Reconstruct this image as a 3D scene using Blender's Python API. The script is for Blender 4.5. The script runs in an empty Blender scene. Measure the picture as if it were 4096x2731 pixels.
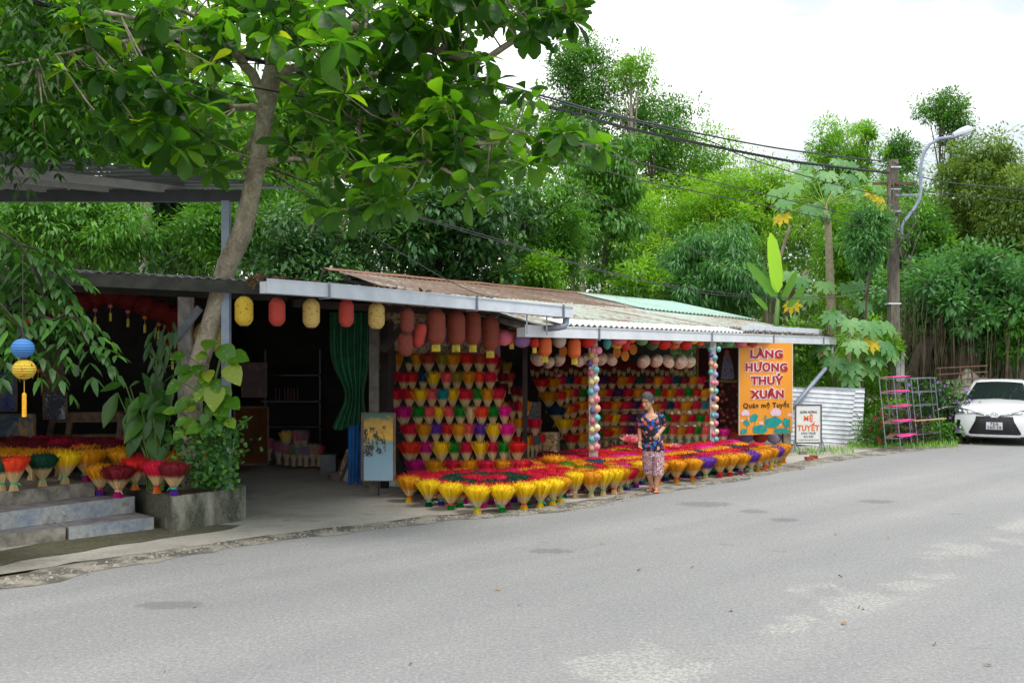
import bpy, math, random, bmesh
import numpy as np
from mathutils import Vector, Matrix, Euler, noise
PI=math.pi; rnd=random.Random(7); NR=np.random.default_rng(11)
S=bpy.context.scene; COL=S.collection
F=3982.0; HC=2.0; HY=1430.0
def P(x,y,Z): return Vector(((x-2048)/F*Z, Z, HC+(HY-y)/F*Z))
def G(x,y,z=0.0): return P(x,y,(HC-z)*F/(y-HY))
def V(*a): return Vector(a)
# ---------------------------------------------------------------- colours and materials
def lin(c): return c/12.92 if c<=.04045 else ((c+.055)/1.055)**2.4
def C(r,g,b,k=1.0): return (lin(r/255)*k,lin(g/255)*k,lin(b/255)*k,1)
def newmat(name):
    m=bpy.data.materials.new(name); m.use_nodes=True; nt=m.node_tree
    b=nt.nodes['Principled BSDF']; return m,nt,b
def N(nt,t,**k):
    n=nt.nodes.new(t)
    for a,v in k.items():
        if a in n.inputs.keys(): n.inputs[a].default_value=v
        else: setattr(n,a,v)
    return n
def L(nt,a,b): nt.links.new(a,b)
def ramp(nt,fac,stops):
    r=nt.nodes.new('ShaderNodeValToRGB'); e=r.color_ramp.elements
    while len(e)<len(stops): e.new(.5)
    for i,(p,c) in enumerate(stops): e[i].position=p; e[i].color=c if len(c)==4 else (*c,1)
    L(nt,fac,r.inputs[0]); return r.outputs[0]
def mixc(nt,f,a,b,bt='MIX'):
    n=nt.nodes.new('ShaderNodeMix'); n.data_type='RGBA'; n.blend_type=bt
    for i,v in ((0,f),(6,a),(7,b)):
        if hasattr(v,'is_linked') or hasattr(v,'links'): L(nt,v,n.inputs[i])
        else: n.inputs[i].default_value=v
    return n.outputs[2]
def noisef(nt,scale,detail=4,rough=.6,vec=None,stretch=None,dist=0):
    tc=nt.nodes.new('ShaderNodeNewGeometry').outputs['Position'] if vec is None else vec
    if stretch:
        mp=nt.nodes.new('ShaderNodeMapping'); mp.inputs['Scale'].default_value=stretch[:3]
        if len(stretch)>3: mp.inputs['Rotation'].default_value[2]=stretch[3]
        L(nt,tc,mp.inputs[0]); tc=mp.outputs[0]
    n=N(nt,'ShaderNodeTexNoise',Scale=scale,Detail=detail,Roughness=rough,Distortion=dist); L(nt,tc,n.inputs[0]); return n.outputs[0]
def math_(nt,op,a,b=None,c=None):
    n=nt.nodes.new('ShaderNodeMath'); n.operation=op
    for i,v in enumerate((a,b,c)):
        if v is None: continue
        if hasattr(v,'links'): L(nt,v,n.inputs[i])
        else: n.inputs[i].default_value=v
    return n.outputs[0]
def bump(nt,b,h,strength=.3,dist=.01):
    n=N(nt,'ShaderNodeBump',Strength=strength,Distance=dist); L(nt,h,n.inputs['Height']); L(nt,n.outputs[0],b.inputs['Normal'])
MC={}
def mat(name,col,col2=None,rough=.6,scale=8,metal=0,lo=.35,hi=.65,bmp=0,spec=.5,trans=0,stretch=None,coord='pos',emit=None,alpha=None):
    if name in MC: return MC[name]
    m,nt,b=newmat(name)
    if col2 is None: col2=tuple(c*.8 for c in col[:3])+(1,)
    vec=None
    if coord=='obj': vec=nt.nodes.new('ShaderNodeTexCoord').outputs['Object']
    f=noisef(nt,scale,5,.6,vec,stretch)
    L(nt,ramp(nt,f,[(lo,col),(hi,col2)]),b.inputs['Base Color'])
    b.inputs['Roughness'].default_value=rough; b.inputs['Metallic'].default_value=metal
    b.inputs['Specular IOR Level'].default_value=spec
    if bmp: bump(nt,b,f,bmp,.02)
    if trans:
        t=N(nt,'ShaderNodeBsdfTranslucent'); L(nt,b.inputs['Base Color'].links[0].from_socket,t.inputs[0])
        mx=N(nt,'ShaderNodeMixShader'); mx.inputs[0].default_value=trans
        L(nt,b.outputs[0],mx.inputs[1]); L(nt,t.outputs[0],mx.inputs[2])
        L(nt,mx.outputs[0],nt.nodes['Material Output'].inputs[0])
    if emit: b.inputs['Emission Color'].default_value=emit[0]; b.inputs['Emission Strength'].default_value=emit[1]
    MC[name]=m; return m
def leafmat(name,stops,trans=.35,rough=.45,tcol=None,spec=.4):
    """leaf colours picked per leaf by the 'tone' face attribute"""
    if name in MC: return MC[name]
    m,nt,b=newmat(name)
    a=N(nt,'ShaderNodeAttribute',attribute_name='tone').outputs['Fac']
    c=ramp(nt,a,stops); L(nt,c,b.inputs['Base Color'])
    b.inputs['Roughness'].default_value=rough; b.inputs['Specular IOR Level'].default_value=spec
    t=N(nt,'ShaderNodeBsdfTranslucent')
    L(nt,mixc(nt,1.0,c,tcol or (1.6,1.5,.5,1),'MULTIPLY'),t.inputs[0])
    mx=N(nt,'ShaderNodeMixShader'); mx.inputs[0].default_value=trans
    L(nt,b.outputs[0],mx.inputs[1]); L(nt,t.outputs[0],mx.inputs[2])
    L(nt,mx.outputs[0],nt.nodes['Material Output'].inputs[0]); MC[name]=m; return m
# ---------------------------------------------------------------- objects
def props(o,label=None,cat=None,group=None,kind=None):
    if label: o['label']=label
    if cat: o['category']=cat
    if group: o['group']=group
    if kind: o['kind']=kind
    return o
def thing(name,loc,label,cat,group=None,kind=None):
    o=bpy.data.objects.new(name,None); COL.objects.link(o); o.location=loc; o.empty_display_size=.1
    return props(o,label,cat,group,kind)
def wloc(o):
    l=Vector((0,0,0))
    while o: l+=o.location; o=o.parent
    return l
def link(name,me,parent=None,origin=None):
    o=bpy.data.objects.new(name,me); COL.objects.link(o)
    if parent: o.parent=parent
    if origin is not None: o.location=origin-(wloc(parent) if parent else Vector((0,0,0)))
    return o
class MB:
    def __init__(s): s.v=[];s.f=[];s.m=[];s.t=[]
    def add(s,vs,fs,mi=0,tone=0.):
        k=len(s.v); s.v+= [tuple(v) for v in vs]; s.f+=[tuple(i+k for i in f) for f in fs]; s.m+=[mi]*len(fs)
        s.t+= list(tone) if hasattr(tone,'__len__') else [tone]*len(fs); return s
    def box(s,c,d,rot=None,mi=0):
        c=Vector(c); R=(Euler(rot).to_matrix() if not isinstance(rot,Matrix) else rot) if rot is not None else Matrix.Identity(3)
        vs=[c+R@Vector((x*d[0]/2,y*d[1]/2,z*d[2]/2)) for x in(-1,1) for y in(-1,1) for z in(-1,1)]
        return s.add(vs,[(0,1,3,2),(4,6,7,5),(0,4,5,1),(2,3,7,6),(0,2,6,4),(1,5,7,3)],mi)
    def bar(s,a,b,w,h=None,up=(0,0,1),mi=0):
        a=Vector(a);b=Vector(b);h=h or w; d=(b-a); l=d.length; d.normalize(); u=Vector(up)
        if abs(d.dot(u))>.98: u=Vector((1,0,0))
        x=d.cross(u).normalized(); u=x.cross(d)
        R=Matrix((x,d,u)).transposed(); return s.box((a+b)/2,(w,l,h),R,mi)
    def tube(s,pts,r,n=8,mi=0,cap=True,tone=0.):
        pts=[Vector(p) for p in pts]; rs=r if hasattr(r,'__len__') else [r]*len(pts); k=len(pts)
        vs=[];fs=[]; d0=(pts[1]-pts[0]).normalized(); u=Vector((0,0,1)) if abs(d0.z)<.9 else Vector((1,0,0)); x=d0.cross(u).normalized()
        for i,p in enumerate(pts):
            d=(pts[min(i+1,k-1)]-pts[max(i-1,0)]).normalized(); x=(x-d*x.dot(d)).normalized(); y=d.cross(x)
            for j in range(n):
                a=2*PI*j/n; vs.append(p+(x*math.cos(a)+y*math.sin(a))*rs[i])
        for i in range(k-1):
            for j in range(n): fs.append((i*n+j,i*n+(j+1)%n,(i+1)*n+(j+1)%n,(i+1)*n+j))
        if cap: fs.append(tuple(range(n))[::-1]); fs.append(tuple((k-1)*n+j for j in range(n)))
        return s.add(vs,fs,mi,tone)
    def lathe(s,prof,c=(0,0,0),n=16,mi=0,R=None,cap=True,wob=None):
        c=Vector(c);vs=[];fs=[];k=len(prof)
        for i,(r,z) in enumerate(prof):
            for j in range(n):
                a=2*PI*j/n; rr=r*(wob(a,i) if wob else 1); p=Vector((rr*math.cos(a),rr*math.sin(a),z)); vs.append(c+(R@p if R is not None else p))
        for i in range(k-1):
            for j in range(n): fs.append((i*n+j,i*n+(j+1)%n,(i+1)*n+(j+1)%n,(i+1)*n+j))
        if cap:
            if prof[0][0]>1e-5: fs.append(tuple(range(n))[::-1])
            if prof[-1][0]>1e-5: fs.append(tuple((k-1)*n+j for j in range(n)))
        return s.add(vs,fs,mi)
    def prism(s,pts,h,mi=0,base=0.):
        """vertical prism over a plan polygon"""
        n=len(pts); vs=[(p[0],p[1],base if len(p)<3 else p[2]) for p in pts]+[(p[0],p[1],base+h) for p in pts]
        fs=[tuple(range(n))[::-1],tuple(range(n,2*n))]+[(i,(i+1)%n,n+(i+1)%n,n+i) for i in range(n)]
        return s.add(vs,fs,mi)
    def slab(s,pts,th,mi=0):
        """extrude any planar-ish polygon along its normal by th"""
        pts=[Vector(p) for p in pts]; n=len(pts); nn=(pts[1]-pts[0]).cross(pts[2]-pts[0]).normalized()*th
        vs=pts+[p+nn for p in pts]; fs=[tuple(range(n))[::-1],tuple(range(n,2*n))]+[(i,(i+1)%n,n+(i+1)%n,n+i) for i in range(n)]
        return s.add(vs,fs,mi)
    def build(s,name,mats,parent=None,smooth=False,origin=None):
        if not isinstance(mats,(list,tuple)): mats=[mats]
        if origin is None:
            if parent: origin=wloc(parent)
            else:
                a=np.array(s.v); origin=Vector(((a[:,0].min()+a[:,0].max())/2,(a[:,1].min()+a[:,1].max())/2,a[:,2].min()))
        me=bpy.data.meshes.new(name); o3=tuple(origin)
        me.from_pydata([(x-o3[0],y-o3[1],z-o3[2]) for x,y,z in s.v],[],s.f)
        for m in mats: me.materials.append(m)
        if len(mats)>1: me.polygons.foreach_set('material_index',s.m)
        if smooth: me.polygons.foreach_set('use_smooth',[True]*len(s.f))
        if any(s.t): me.attributes.new('tone','FLOAT','FACE').data.foreach_set('value',s.t)
        me.update(); return link(name,me,parent,origin)
def copytree(o,parent=None):
    c=o.copy(); COL.objects.link(c)
    if parent: c.parent=parent
    for ch in list(o.children): copytree(ch,c)
    return c
def np_mesh(name,v,loops,counts,mats,tone=None,mi=None,smooth=True,parent=None,origin=None,ptattr=None):
    v=np.asarray(v,dtype=np.float32)
    if origin is None: origin=wloc(parent) if parent else Vector((float((v[:,0].min()+v[:,0].max())/2),float((v[:,1].min()+v[:,1].max())/2),float(v[:,2].min())))
    v=v-np.array(origin,dtype=np.float32)
    me=bpy.data.meshes.new(name); me.vertices.add(len(v)); me.vertices.foreach_set('co',v.ravel())
    me.loops.add(len(loops)); me.loops.foreach_set('vertex_index',np.asarray(loops,dtype=np.int32).ravel())
    me.polygons.add(len(counts)); st=np.concatenate([[0],np.cumsum(counts)[:-1]]).astype(np.int32)
    me.polygons.foreach_set('loop_start',st)
    for m in mats: me.materials.append(m)
    if mi is not None: me.polygons.foreach_set('material_index',mi)
    if smooth: me.polygons.foreach_set('use_smooth',[True]*len(counts))
    me.update(calc_edges=True)
    if tone is not None: me.attributes.new('tone','FLOAT','FACE').data.foreach_set('value',np.asarray(tone,dtype=np.float32))
    if ptattr is not None: me.attributes.new(ptattr[0],'FLOAT','POINT').data.foreach_set('value',np.asarray(ptattr[1],dtype=np.float32))
    return link(name,me,parent,origin)
# ---------------------------------------------------------------- leaves
FAR=((0,0),(.5,1),(1,0)); ALM=((0,.05),(.3,.45),(.6,.92),(.85,.85),(1,.25)); LAN=((0,.1),(.3,1),(.7,.7),(1,0)); OVA=((0,.2),(.3,1),(.65,.8),(1,0))
class LC:
    """collects many leaves as numpy arrays"""
    def __init__(s): s.V=[];s.L=[];s.T=[];s.n=0;s.Q=[]
    def leaves(s,pos,d,up,ln,wr=.4,prof=FAR,tone=None,fold=.25,droop=.15):
        pos=np.atleast_2d(pos);n=len(pos); d=np.atleast_2d(d)*np.ones((n,1)); up=np.atleast_2d(up)*np.ones((n,1)); ln=np.ones(n)*ln
        d=d/(np.linalg.norm(d,axis=1,keepdims=True)+1e-9); sd=np.cross(d,up); sd/=np.linalg.norm(sd,axis=1,keepdims=True)+1e-9; up=np.cross(sd,d)
        w=ln*wr*.5
        if prof is FAR:
            lf=up*(w*fold)[:,None]; mid=pos+d*(ln*.45)[:,None]-up*(ln*droop*.2)[:,None]
            A=np.stack([pos,mid-sd*w[:,None]+lf,pos+d*ln[:,None]-up*(ln*droop)[:,None],mid+sd*w[:,None]+lf],1)
            base=s.n+np.arange(n)*4; s.L.append((np.arange(4)[None]+base[:,None])); s.V.append(A.reshape(-1,3)); s.n+=n*4
            if tone is None: tone=NR.random(n)
            s.T.append(np.ones(n)*tone); return
        k=len(prof); A=np.zeros((n,k,3,3))
        for i,(t,ww) in enumerate(prof):
            c=pos+d*(ln*t)[:,None]-up*(ln*droop*t*t)[:,None]
            lift=up*(w*ww*fold)[:,None]
            A[:,i,0]=c-sd*(w*ww)[:,None]+lift; A[:,i,1]=c; A[:,i,2]=c+sd*(w*ww)[:,None]+lift
        q=[]
        for i in range(k-1):
            a=i*3
            for j in (0,1): q.append((a+j,a+j+1,a+j+4,a+j+3))
        q=np.array(q); base=s.n+np.arange(n)*(k*3)
        s.L.append((q[None]+base[:,None,None]).reshape(-1,4)); s.V.append(A.reshape(-1,3)); s.n+=n*k*3
        if tone is None: tone=NR.random(n)
        s.T.append(np.repeat(np.ones(n)*tone,len(q)))
    def build(s,name,mats,parent=None,kindprops=None,origin=None):
        v=np.concatenate(s.V);l=np.concatenate(s.L);t=np.concatenate(s.T)
        if not isinstance(mats,(list,tuple)): mats=[mats]
        return np_mesh(name,v,l.ravel(),np.full(len(l),4),mats,tone=t,parent=parent,origin=origin)
def unit(n):
    a=NR.normal(size=(n,3)); return a/np.linalg.norm(a,axis=1,keepdims=True)
def clumps(lc,cs,rs,per,ln,wr=.4,prof=FAR,tone0=(0,1),droop=.15,flat=1.,outward=1.0,down=0.):
    """leaf clumps: centres cs (N,3), radii rs; leaves point outward from each clump"""
    for c,r in zip(cs,rs):
        u=unit(per); rr=(NR.random(per)**.45)*r
        p=np.array(c)+u*rr[:,None]*np.array([1,1,flat])
        d=u*outward+unit(per)*.6+np.array([0,0,-down]); up=np.array([0,0,1.])+unit(per)*.45+u*.2
        b=NR.random(); t=np.clip(tone0[0]+(tone0[1]-tone0[0])*(.55*b+.45*NR.random(per)),0,1)
        lc.leaves(p,d,up,ln*(.7+.6*NR.random(per)),wr,prof,t,.25,droop)
BARK=lambda:mat('bark',C(120,108,92),C(78,70,60),.85,9,bmp=.5,stretch=(1,1,.35))
def tree(name,label,cat,base,top,trunk_r,crown_c,crown_r,leaf,lm,nc=60,per=120,clr=.5,wr=.4,prof=FAR,droop=.15,flat=.75,down=.2,group=None,limbs=7,bark=None,shell=.35,lean=0,extra=None,inner=False):
    base=Vector(base);top=Vector(top);cc=Vector(crown_c);cr=Vector(crown_r)
    t=thing(name,base,label,cat,group)
    mb=MB(); k=6; pts=[base.lerp(top,i/k)+Vector((noise.noise(Vector((i*.7,base.x,base.y)))*.25*trunk_r*6,noise.noise(Vector((base.x,i*.7,base.y)))*trunk_r*1.5,0))*(0<i<k) for i in range(k+1)]
    mb.tube(pts,[trunk_r*(1.25-.85*i/k) for i in range(k+1)],8)
    cs=[];rs=[]
    for i in range(nc):
        u=unit(1)[0]; rr=(shell+(1-shell)*NR.random())
        wobble=1+.5*noise.noise(Vector((u[0]*2.2+base.x,u[1]*2.2,u[2]*2.2+cc.z)))
        c=np.array([cc.x+u[0]*cr.x*rr*wobble,cc.y+u[1]*cr.y*rr*wobble,cc.z+u[2]*cr.z*rr*wobble]); cs.append(c); rs.append(clr*(.45+1.0*NR.random()))
    for i in range(limbs):
        c=Vector(cs[i%nc]); q=pts[3+i%4] if inner else base.lerp(top,.55+.45*i/limbs); m=q.lerp(c,.5)+Vector((0,0,.12*(c-q).length))
        mb.tube([q,m,c],[trunk_r*.42,trunk_r*.26,trunk_r*.1],6)
    mb.build('trunk',bark or BARK(),t,True)
    lc=LC(); clumps(lc,cs,rs,per,leaf,wr,prof,droop=droop,flat=flat,down=down)
    if extra: extra(lc)
    lc.build('crown',lm,t); return t
def text_mesh(s,size,extr=.004,offset=0.,bold=1.0,align='CENTER',space=1.0,shear=0):
    c=bpy.data.curves.new('t','FONT'); c.body=s; c.size=size; c.extrude=extr; c.align_x=align; c.offset=offset; c.space_character=1.12; c.shear=shear; c.resolution_u=3
    o=bpy.data.objects.new('t',c); COL.objects.link(o); bpy.context.view_layer.update()
    me=bpy.data.meshes.new_from_object(o.evaluated_get(bpy.context.evaluated_depsgraph_get())); 
    COL.objects.unlink(o); bpy.data.objects.remove(o); return me
def g_(r,g,b): return (r,g,b,1)
# ---------------------------------------------------------------- camera, light, sky
cam=bpy.data.cameras.new('camera'); co=bpy.data.objects.new('camera',cam); COL.objects.link(co)
co.location=(0,0,HC); co.rotation_euler=(PI/2,0,0); cam.sensor_width=36; cam.lens=36*F/4096; cam.shift_y=(HY-1365.5)/4096; cam.clip_end=600; S.camera=co
SUN_EL,SUN_AZ=math.radians(64),math.radians(128)   # azimuth measured from +Y (away from camera) towards +X
W=bpy.data.worlds.new('World'); S.world=W; W.use_nodes=True; nt=W.node_tree; bg=nt.nodes['Background']
sky=nt.nodes.new('ShaderNodeTexSky'); sky.sky_type='NISHITA'; sky.sun_disc=False; sky.sun_elevation=SUN_EL; sky.sun_rotation=SUN_AZ; sky.air_density=1.2; sky.dust_density=2
tc=nt.nodes.new('ShaderNodeTexCoord').outputs['Generated']
mp=N(nt,'ShaderNodeMapping'); mp.inputs['Scale'].default_value=(1,1,2.2); L(nt,tc,mp.inputs[0])
cl=N(nt,'ShaderNodeTexNoise',Scale=1.7,Detail=6,Roughness=.55); L(nt,mp.outputs[0],cl.inputs[0])
cov=ramp(nt,cl.outputs[0],[(.30,(.55,.55,.55,1)),(.5,(1,1,1,1))])
sxx=N(nt,'ShaderNodeSeparateXYZ'); L(nt,tc,sxx.inputs[0])
cloudc=ramp(nt,math_(nt,'SUBTRACT',cl.outputs[0],math_(nt,'MULTIPLY',sxx.outputs[0],.42)),[(.34,(4.7,5.6,6.0,1)),(.44,(5.7,6.2,6.4,1)),(.54,(12.,12.,12.,1)),(.8,(12,12.2,12.4,1))])
mx=mixc(nt,cov,sky.outputs[0],cloudc); L(nt,mx,bg.inputs[0]); bg.inputs[1].default_value=.1
sl=bpy.data.lights.new('sun','SUN'); sl.energy=1.7; sl.angle=math.radians(18); sl.color=(1,.97,.9)
so=bpy.data.objects.new('sun',sl); COL.objects.link(so)
sd=Vector((math.sin(SUN_AZ)*math.cos(SUN_EL),math.cos(SUN_AZ)*math.cos(SUN_EL),math.sin(SUN_EL))); so.rotation_euler=sd.to_track_quat('Z','Y').to_euler(); so.location=sd*50
S.view_settings.view_transform='Standard'; S.view_settings.look='None'; S.view_settings.gamma=1; S.view_settings.exposure=.68
S.cycles.max_bounces=8; S.cycles.diffuse_bounces=4; S.cycles.transmission_bounces=6; S.cycles.transparent_max_bounces=8
S.cycles.use_adaptive_sampling=True; S.cycles.use_denoising=True
# ---------------------------------------------------------------- ground, road, pavement
def flat(name,pts,z,m,kind='structure',label=None):
    mb=MB(); mb.add([(p[0],p[1],z) for p in pts],[tuple(range(len(pts)))]); o=mb.build(name,m,origin=Vector((0,0,z))); props(o,label,None,None,kind); return o
m,nt,b=newmat('earth'); n1=noisef(nt,1.3,6,.65); n2=noisef(nt,14,5,.7)
L(nt,mixc(nt,math_(nt,'MULTIPLY',n2,.8),ramp(nt,n1,[(.35,C(122,108,88)),(.6,C(96,100,62))]),C(160,146,124)),b.inputs[0]); b.inputs['Roughness'].default_value=.95; bump(nt,b,n2,.6,.05); MC['earth']=m
flat('ground',[(-300,-60),(300,-60),(300,420),(-300,420)],-.02,m)
# road surface
edge_px=[(-700,2520),(0,2345),(300,2288),(600,2232),(900,2185),(1200,2142),(1500,2110),(1750,2078),(2000,2062),(2250,2040),(2400,2018),(2560,1976),(2800,1942),(3000,1907),(3150,1878),(3300,1845),(3450,1822),(3600,1803),(3750,1787),(3850,1778),(4000,1772),(4300,1762),(5000,1700),(6000,1640)]
edge=[G(x,y) for x,y in edge_px]
m,nt,b=newmat('asphalt'); pos=nt.nodes.new('ShaderNodeNewGeometry').outputs['Position']
nf=noisef(nt,34,6,.9); nm=noisef(nt,9,5,.7); nl=noisef(nt,.5,6,.65); vor=N(nt,'ShaderNodeTexVoronoi',Scale=95.); L(nt,pos,vor.inputs[0])
base=ramp(nt,nf,[(.34,(.09,.09,.095,1)),(.46,(.22,.22,.225,1)),(.56,(.31,.305,.30,1)),(.68,(.62,.61,.59,1))])
c=mixc(nt,.30,base,ramp(nt,nl,[(.35,(.25,.25,.255,1)),(.62,(.33,.325,.315,1))]))
c=mixc(nt,math_(nt,'MULTIPLY',ramp(nt,nm,[(.52,(0,0,0,1)),(.7,(1,1,1,1))]),.35),c,(.36,.34,.32,1))
# worn lane paint: distance to a line across the road
A=G(2320,2720);B=G(3950,2180); dv=(B-A).normalized(); nv=Vector((-dv.y,dv.x,0))
dt=N(nt,'ShaderNodeVectorMath',operation='DOT_PRODUCT'); L(nt,pos,dt.inputs[0]); dt.inputs[1].default_value=nv
dist=math_(nt,'ABSOLUTE',math_(nt,'SUBTRACT',dt.outputs['Value'],A.dot(nv)))
wid=math_(nt,'SUBTRACT',1.,math_(nt,'DIVIDE',dist,.6)); np_=noisef(nt,42,5,.8); npl=noisef(nt,.9,3,.6)
mask=math_(nt,'MULTIPLY',math_(nt,'GREATER_THAN',math_(nt,'ADD',np_,math_(nt,'MULTIPLY',math_(nt,'MINIMUM',wid,.5),ramp(nt,npl,[(.44,(0,0,0,1)),(.58,(.75,.75,.75,1))]))) ,.71),math_(nt,'GREATER_THAN',wid,0.))
mask=math_(nt,'MULTIPLY',mask,ramp(nt,noisef(nt,26,4,.85),[(.47,(0,0,0,1)),(.56,(1,1,1,1))]))
c=mixc(nt,math_(nt,'MULTIPLY',mask,.42),c,(.60,.58,.51,1))
# long faint wheel bands that follow the road, and the few worn dark patches
dt2=N(nt,'ShaderNodeVectorMath',operation='DOT_PRODUCT'); L(nt,pos,dt2.inputs[0]); dt2.inputs[1].default_value=dv
cmb=N(nt,'ShaderNodeCombineXYZ'); L(nt,math_(nt,'MULTIPLY',dt2.outputs['Value'],.07),cmb.inputs[0]); L(nt,math_(nt,'MULTIPLY',dt.outputs['Value'],.75),cmb.inputs[1])
c=mixc(nt,1.,c,ramp(nt,noisef(nt,1.,4,.55,cmb.outputs[0]),[(.36,(.88,.88,.89,1)),(.5,(.96,.96,.96,1)),(.64,(1.08,1.07,1.06,1))]),'MULTIPLY')
for (px,py,rx,ry) in ((683,2418,.33,.14),(2819,2015,.42,.28),(3015,2044,.20,.2),(3136,2078,.20,.16),(3507,2005,.28,.2),(2196,2202,.26,.16)):
    g=G(px,py); sb_=N(nt,'ShaderNodeVectorMath',operation='SUBTRACT'); L(nt,pos,sb_.inputs[0]); sb_.inputs[1].default_value=g
    ml=N(nt,'ShaderNodeVectorMath',operation='MULTIPLY'); L(nt,sb_.outputs[0],ml.inputs[0]); ml.inputs[1].default_value=(1/rx,1/ry,0)
    ln_=N(nt,'ShaderNodeVectorMath',operation='LENGTH'); L(nt,ml.outputs[0],ln_.inputs[0])
    mk=ramp(nt,math_(nt,'ADD',ln_.outputs['Value'],math_(nt,'MULTIPLY',math_(nt,'SUBTRACT',nm,.5),1.6)),[(.75,(1,1,1,1)),(1.,(0,0,0,1))]); c=mixc(nt,math_(nt,'MULTIPLY',mk,.42),c,(.10,.095,.09,1))
stain=ramp(nt,noisef(nt,1.9,4,.55,stretch=(1,3.,1,.8)),[(.67,(0,0,0,1)),(.72,(1,1,1,1))])
c=mixc(nt,math_(nt,'MULTIPLY',stain,.3),c,(.10,.10,.10,1))
L(nt,c,b.inputs[0]); b.inputs['Roughness'].default_value=.82; bump(nt,b,nf,.55,.012); MC['asphalt']=m
rd=[(p.x,p.y) for p in edge]+[(60,20),(60,-20),(-20,-20),(-14,-2)]
def ragged(pts,amp,step=.25,seed=0):
    out=[]
    for a,b_ in zip(pts[:-1],pts[1:]):
        a=Vector(a);b_=Vector(b_); k=max(1,int((b_-a).length/step)); nrm=Vector((-(b_-a).y,(b_-a).x)).normalized()
        for i in range(k):
            p=a.lerp(b_,i/k); out.append(p+nrm*amp*noise.noise(Vector((p.x*2.3,p.y*2.3,seed)))*2)
    return out+[Vector(pts[-1])]
e2=ragged([(p.x,p.y) for p in edge],.05)
flat('road',[tuple(p) for p in e2]+rd[len(edge):],-.002,m)
# dirt seam between asphalt and concrete
mseam=mat('seam_dirt',C(150,144,132),C(92,88,82),.95,3.2,bmp=.5,lo=.42,hi=.56)
def band(name,px,amp,seed,z,m):
    q=[G(*p) for p in px]; return flat(name,[tuple(v) for v in ragged([(p.x,p.y) for p in q],amp,.2,seed)],z,m)
band('road_verge',[(-200,2400),(300,2300),(900,2192),(1500,2116),(1750,2086),(2250,2046),(2560,1984),(3000,1914),(3300,1850),(3600,1808),(3850,1782),(3850,1765),(3500,1770),(3200,1800),(2560,1940),(2250,1990),(1750,2050),(1200,2110),(600,2190),(-200,2350)],.09,3,.002,mseam)
# concrete apron
m,nt,b=newmat('concrete_apron'); n1=noisef(nt,.9,6,.6); n2=noisef(nt,24,5,.75)
c=ramp(nt,n1,[(.3,C(150,143,132)),(.5,C(176,170,160)),(.68,C(138,130,118))]); c=mixc(nt,.25,c,ramp(nt,n2,[(.35,C(110,104,96)),(.65,C(200,196,188))]))
st=ramp(nt,noisef(nt,2.4,4,.5,stretch=(1,1.8,1)),[(.62,(0,0,0,1)),(.7,(1,1,1,1))]); c=mixc(nt,math_(nt,'MULTIPLY',st,.45),c,C(84,80,78))
L(nt,c,b.inputs[0]); b.inputs['Roughness'].default_value=.85; bump(nt,b,n2,.25,.01); MC['apron']=m
ap=[(-300,2370),(0,2300),(300,2252),(600,2208),(900,2166),(1200,2126),(1500,2092),(1750,2062),(2000,2036),(2250,2014),(2420,1994),(2560,1950),(2800,1918),(3000,1884),(3180,1848)]
ap=[tuple(v) for v in ragged([tuple(G(*p))[:2] for p in ap],.07,.2,9)]
flat('pavement',ap+[(8.8,22.5),(9,30),(-12,30),(-12,8)],.006,m)
# mossy strip under the steps
m,nt,b=newmat('mossy_strip'); n1=noisef(nt,3,6,.7); n2=noisef(nt,30,4,.8)
L(nt,mixc(nt,.4,ramp(nt,n1,[(.35,C(98,92,78)),(.5,C(74,74,44)),(.65,C(60,62,30))]),ramp(nt,n2,[(.35,C(50,48,40)),(.65,C(130,122,105))])),b.inputs[0]); b.inputs['Roughness'].default_value=1; bump(nt,b,n2,.8,.02)
band('gutter_strip',[(-300,2330),(0,2262),(250,2216),(560,2170),(760,2142),(930,2118),(960,2104),(800,2100),(560,2110),(300,2150),(0,2205),(-300,2260)],.05,5,.010,m)
# ---------------------------------------------------------------- shared materials
M_zinc=mat('galvanised_sheet',C(222,226,236),C(204,209,220),.42,5,bmp=.03)
M_steel=mat('painted_steel',C(150,158,170),C(120,128,140),.5,7)
M_dark=mat('dark_board',C(52,44,38),C(34,29,26),.85,5)
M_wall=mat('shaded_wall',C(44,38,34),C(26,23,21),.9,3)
M_wood=mat('weathered_wood',C(120,96,74),C(84,66,52),.8,12,bmp=.3,stretch=(1,.2,1))
M_plaster=mat('stained_plaster',C(196,192,190),C(150,144,140),.85,6,bmp=.2)
M_rust=mat('rusty_iron',C(120,84,62),C(84,70,62),.8,14)
def corrugated(p00,p10,p11,p01,waves,amp=.018,nv=10,per=6,jag=0.,sag=0.,th=.006):
    """sheet: p00-p10 runs across the ribs at the eave, p01-p11 at the top"""
    p=[Vector(q) for q in (p00,p10,p11,p01)]; nn=(p[1]-p[0]).cross(p[3]-p[0]).normalized()
    if nn.z<0: nn=-nn
    nu=waves*per; vs=[];fs=[]
    for lay in (0,1):
        for j in range(nv+1):
            v=j/nv
            for i in range(nu+1):
                u=i/nu; vv=v
                if jag and j in (0,): vv=v-jag*(.5+noise.noise(Vector((math.floor(u*waves/9)*3.7,1,2))))
                q=(p[0].lerp(p[1],u)).lerp(p[3].lerp(p[2],u),vv)
                q=q+nn*(amp*math.sin(2*PI*u*waves)-lay*th+sag*noise.noise(Vector((u*5,v*2,amp*100))))
                vs.append(q)
    k=(nu+1)*(nv+1)
    for j in range(nv):
        for i in range(nu):
            a=j*(nu+1)+i; fs.append((a,a+1,a+nu+2,a+nu+1)); fs.append((k+a,k+a+nu+1,k+a+nu+2,k+a+1))
    for i in range(nu):
        a=i; fs.append((a,k+a,k+a+1,a+1)); a=nv*(nu+1)+i; fs.append((a,a+1,k+a+1,k+a))
    return vs,fs
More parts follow.
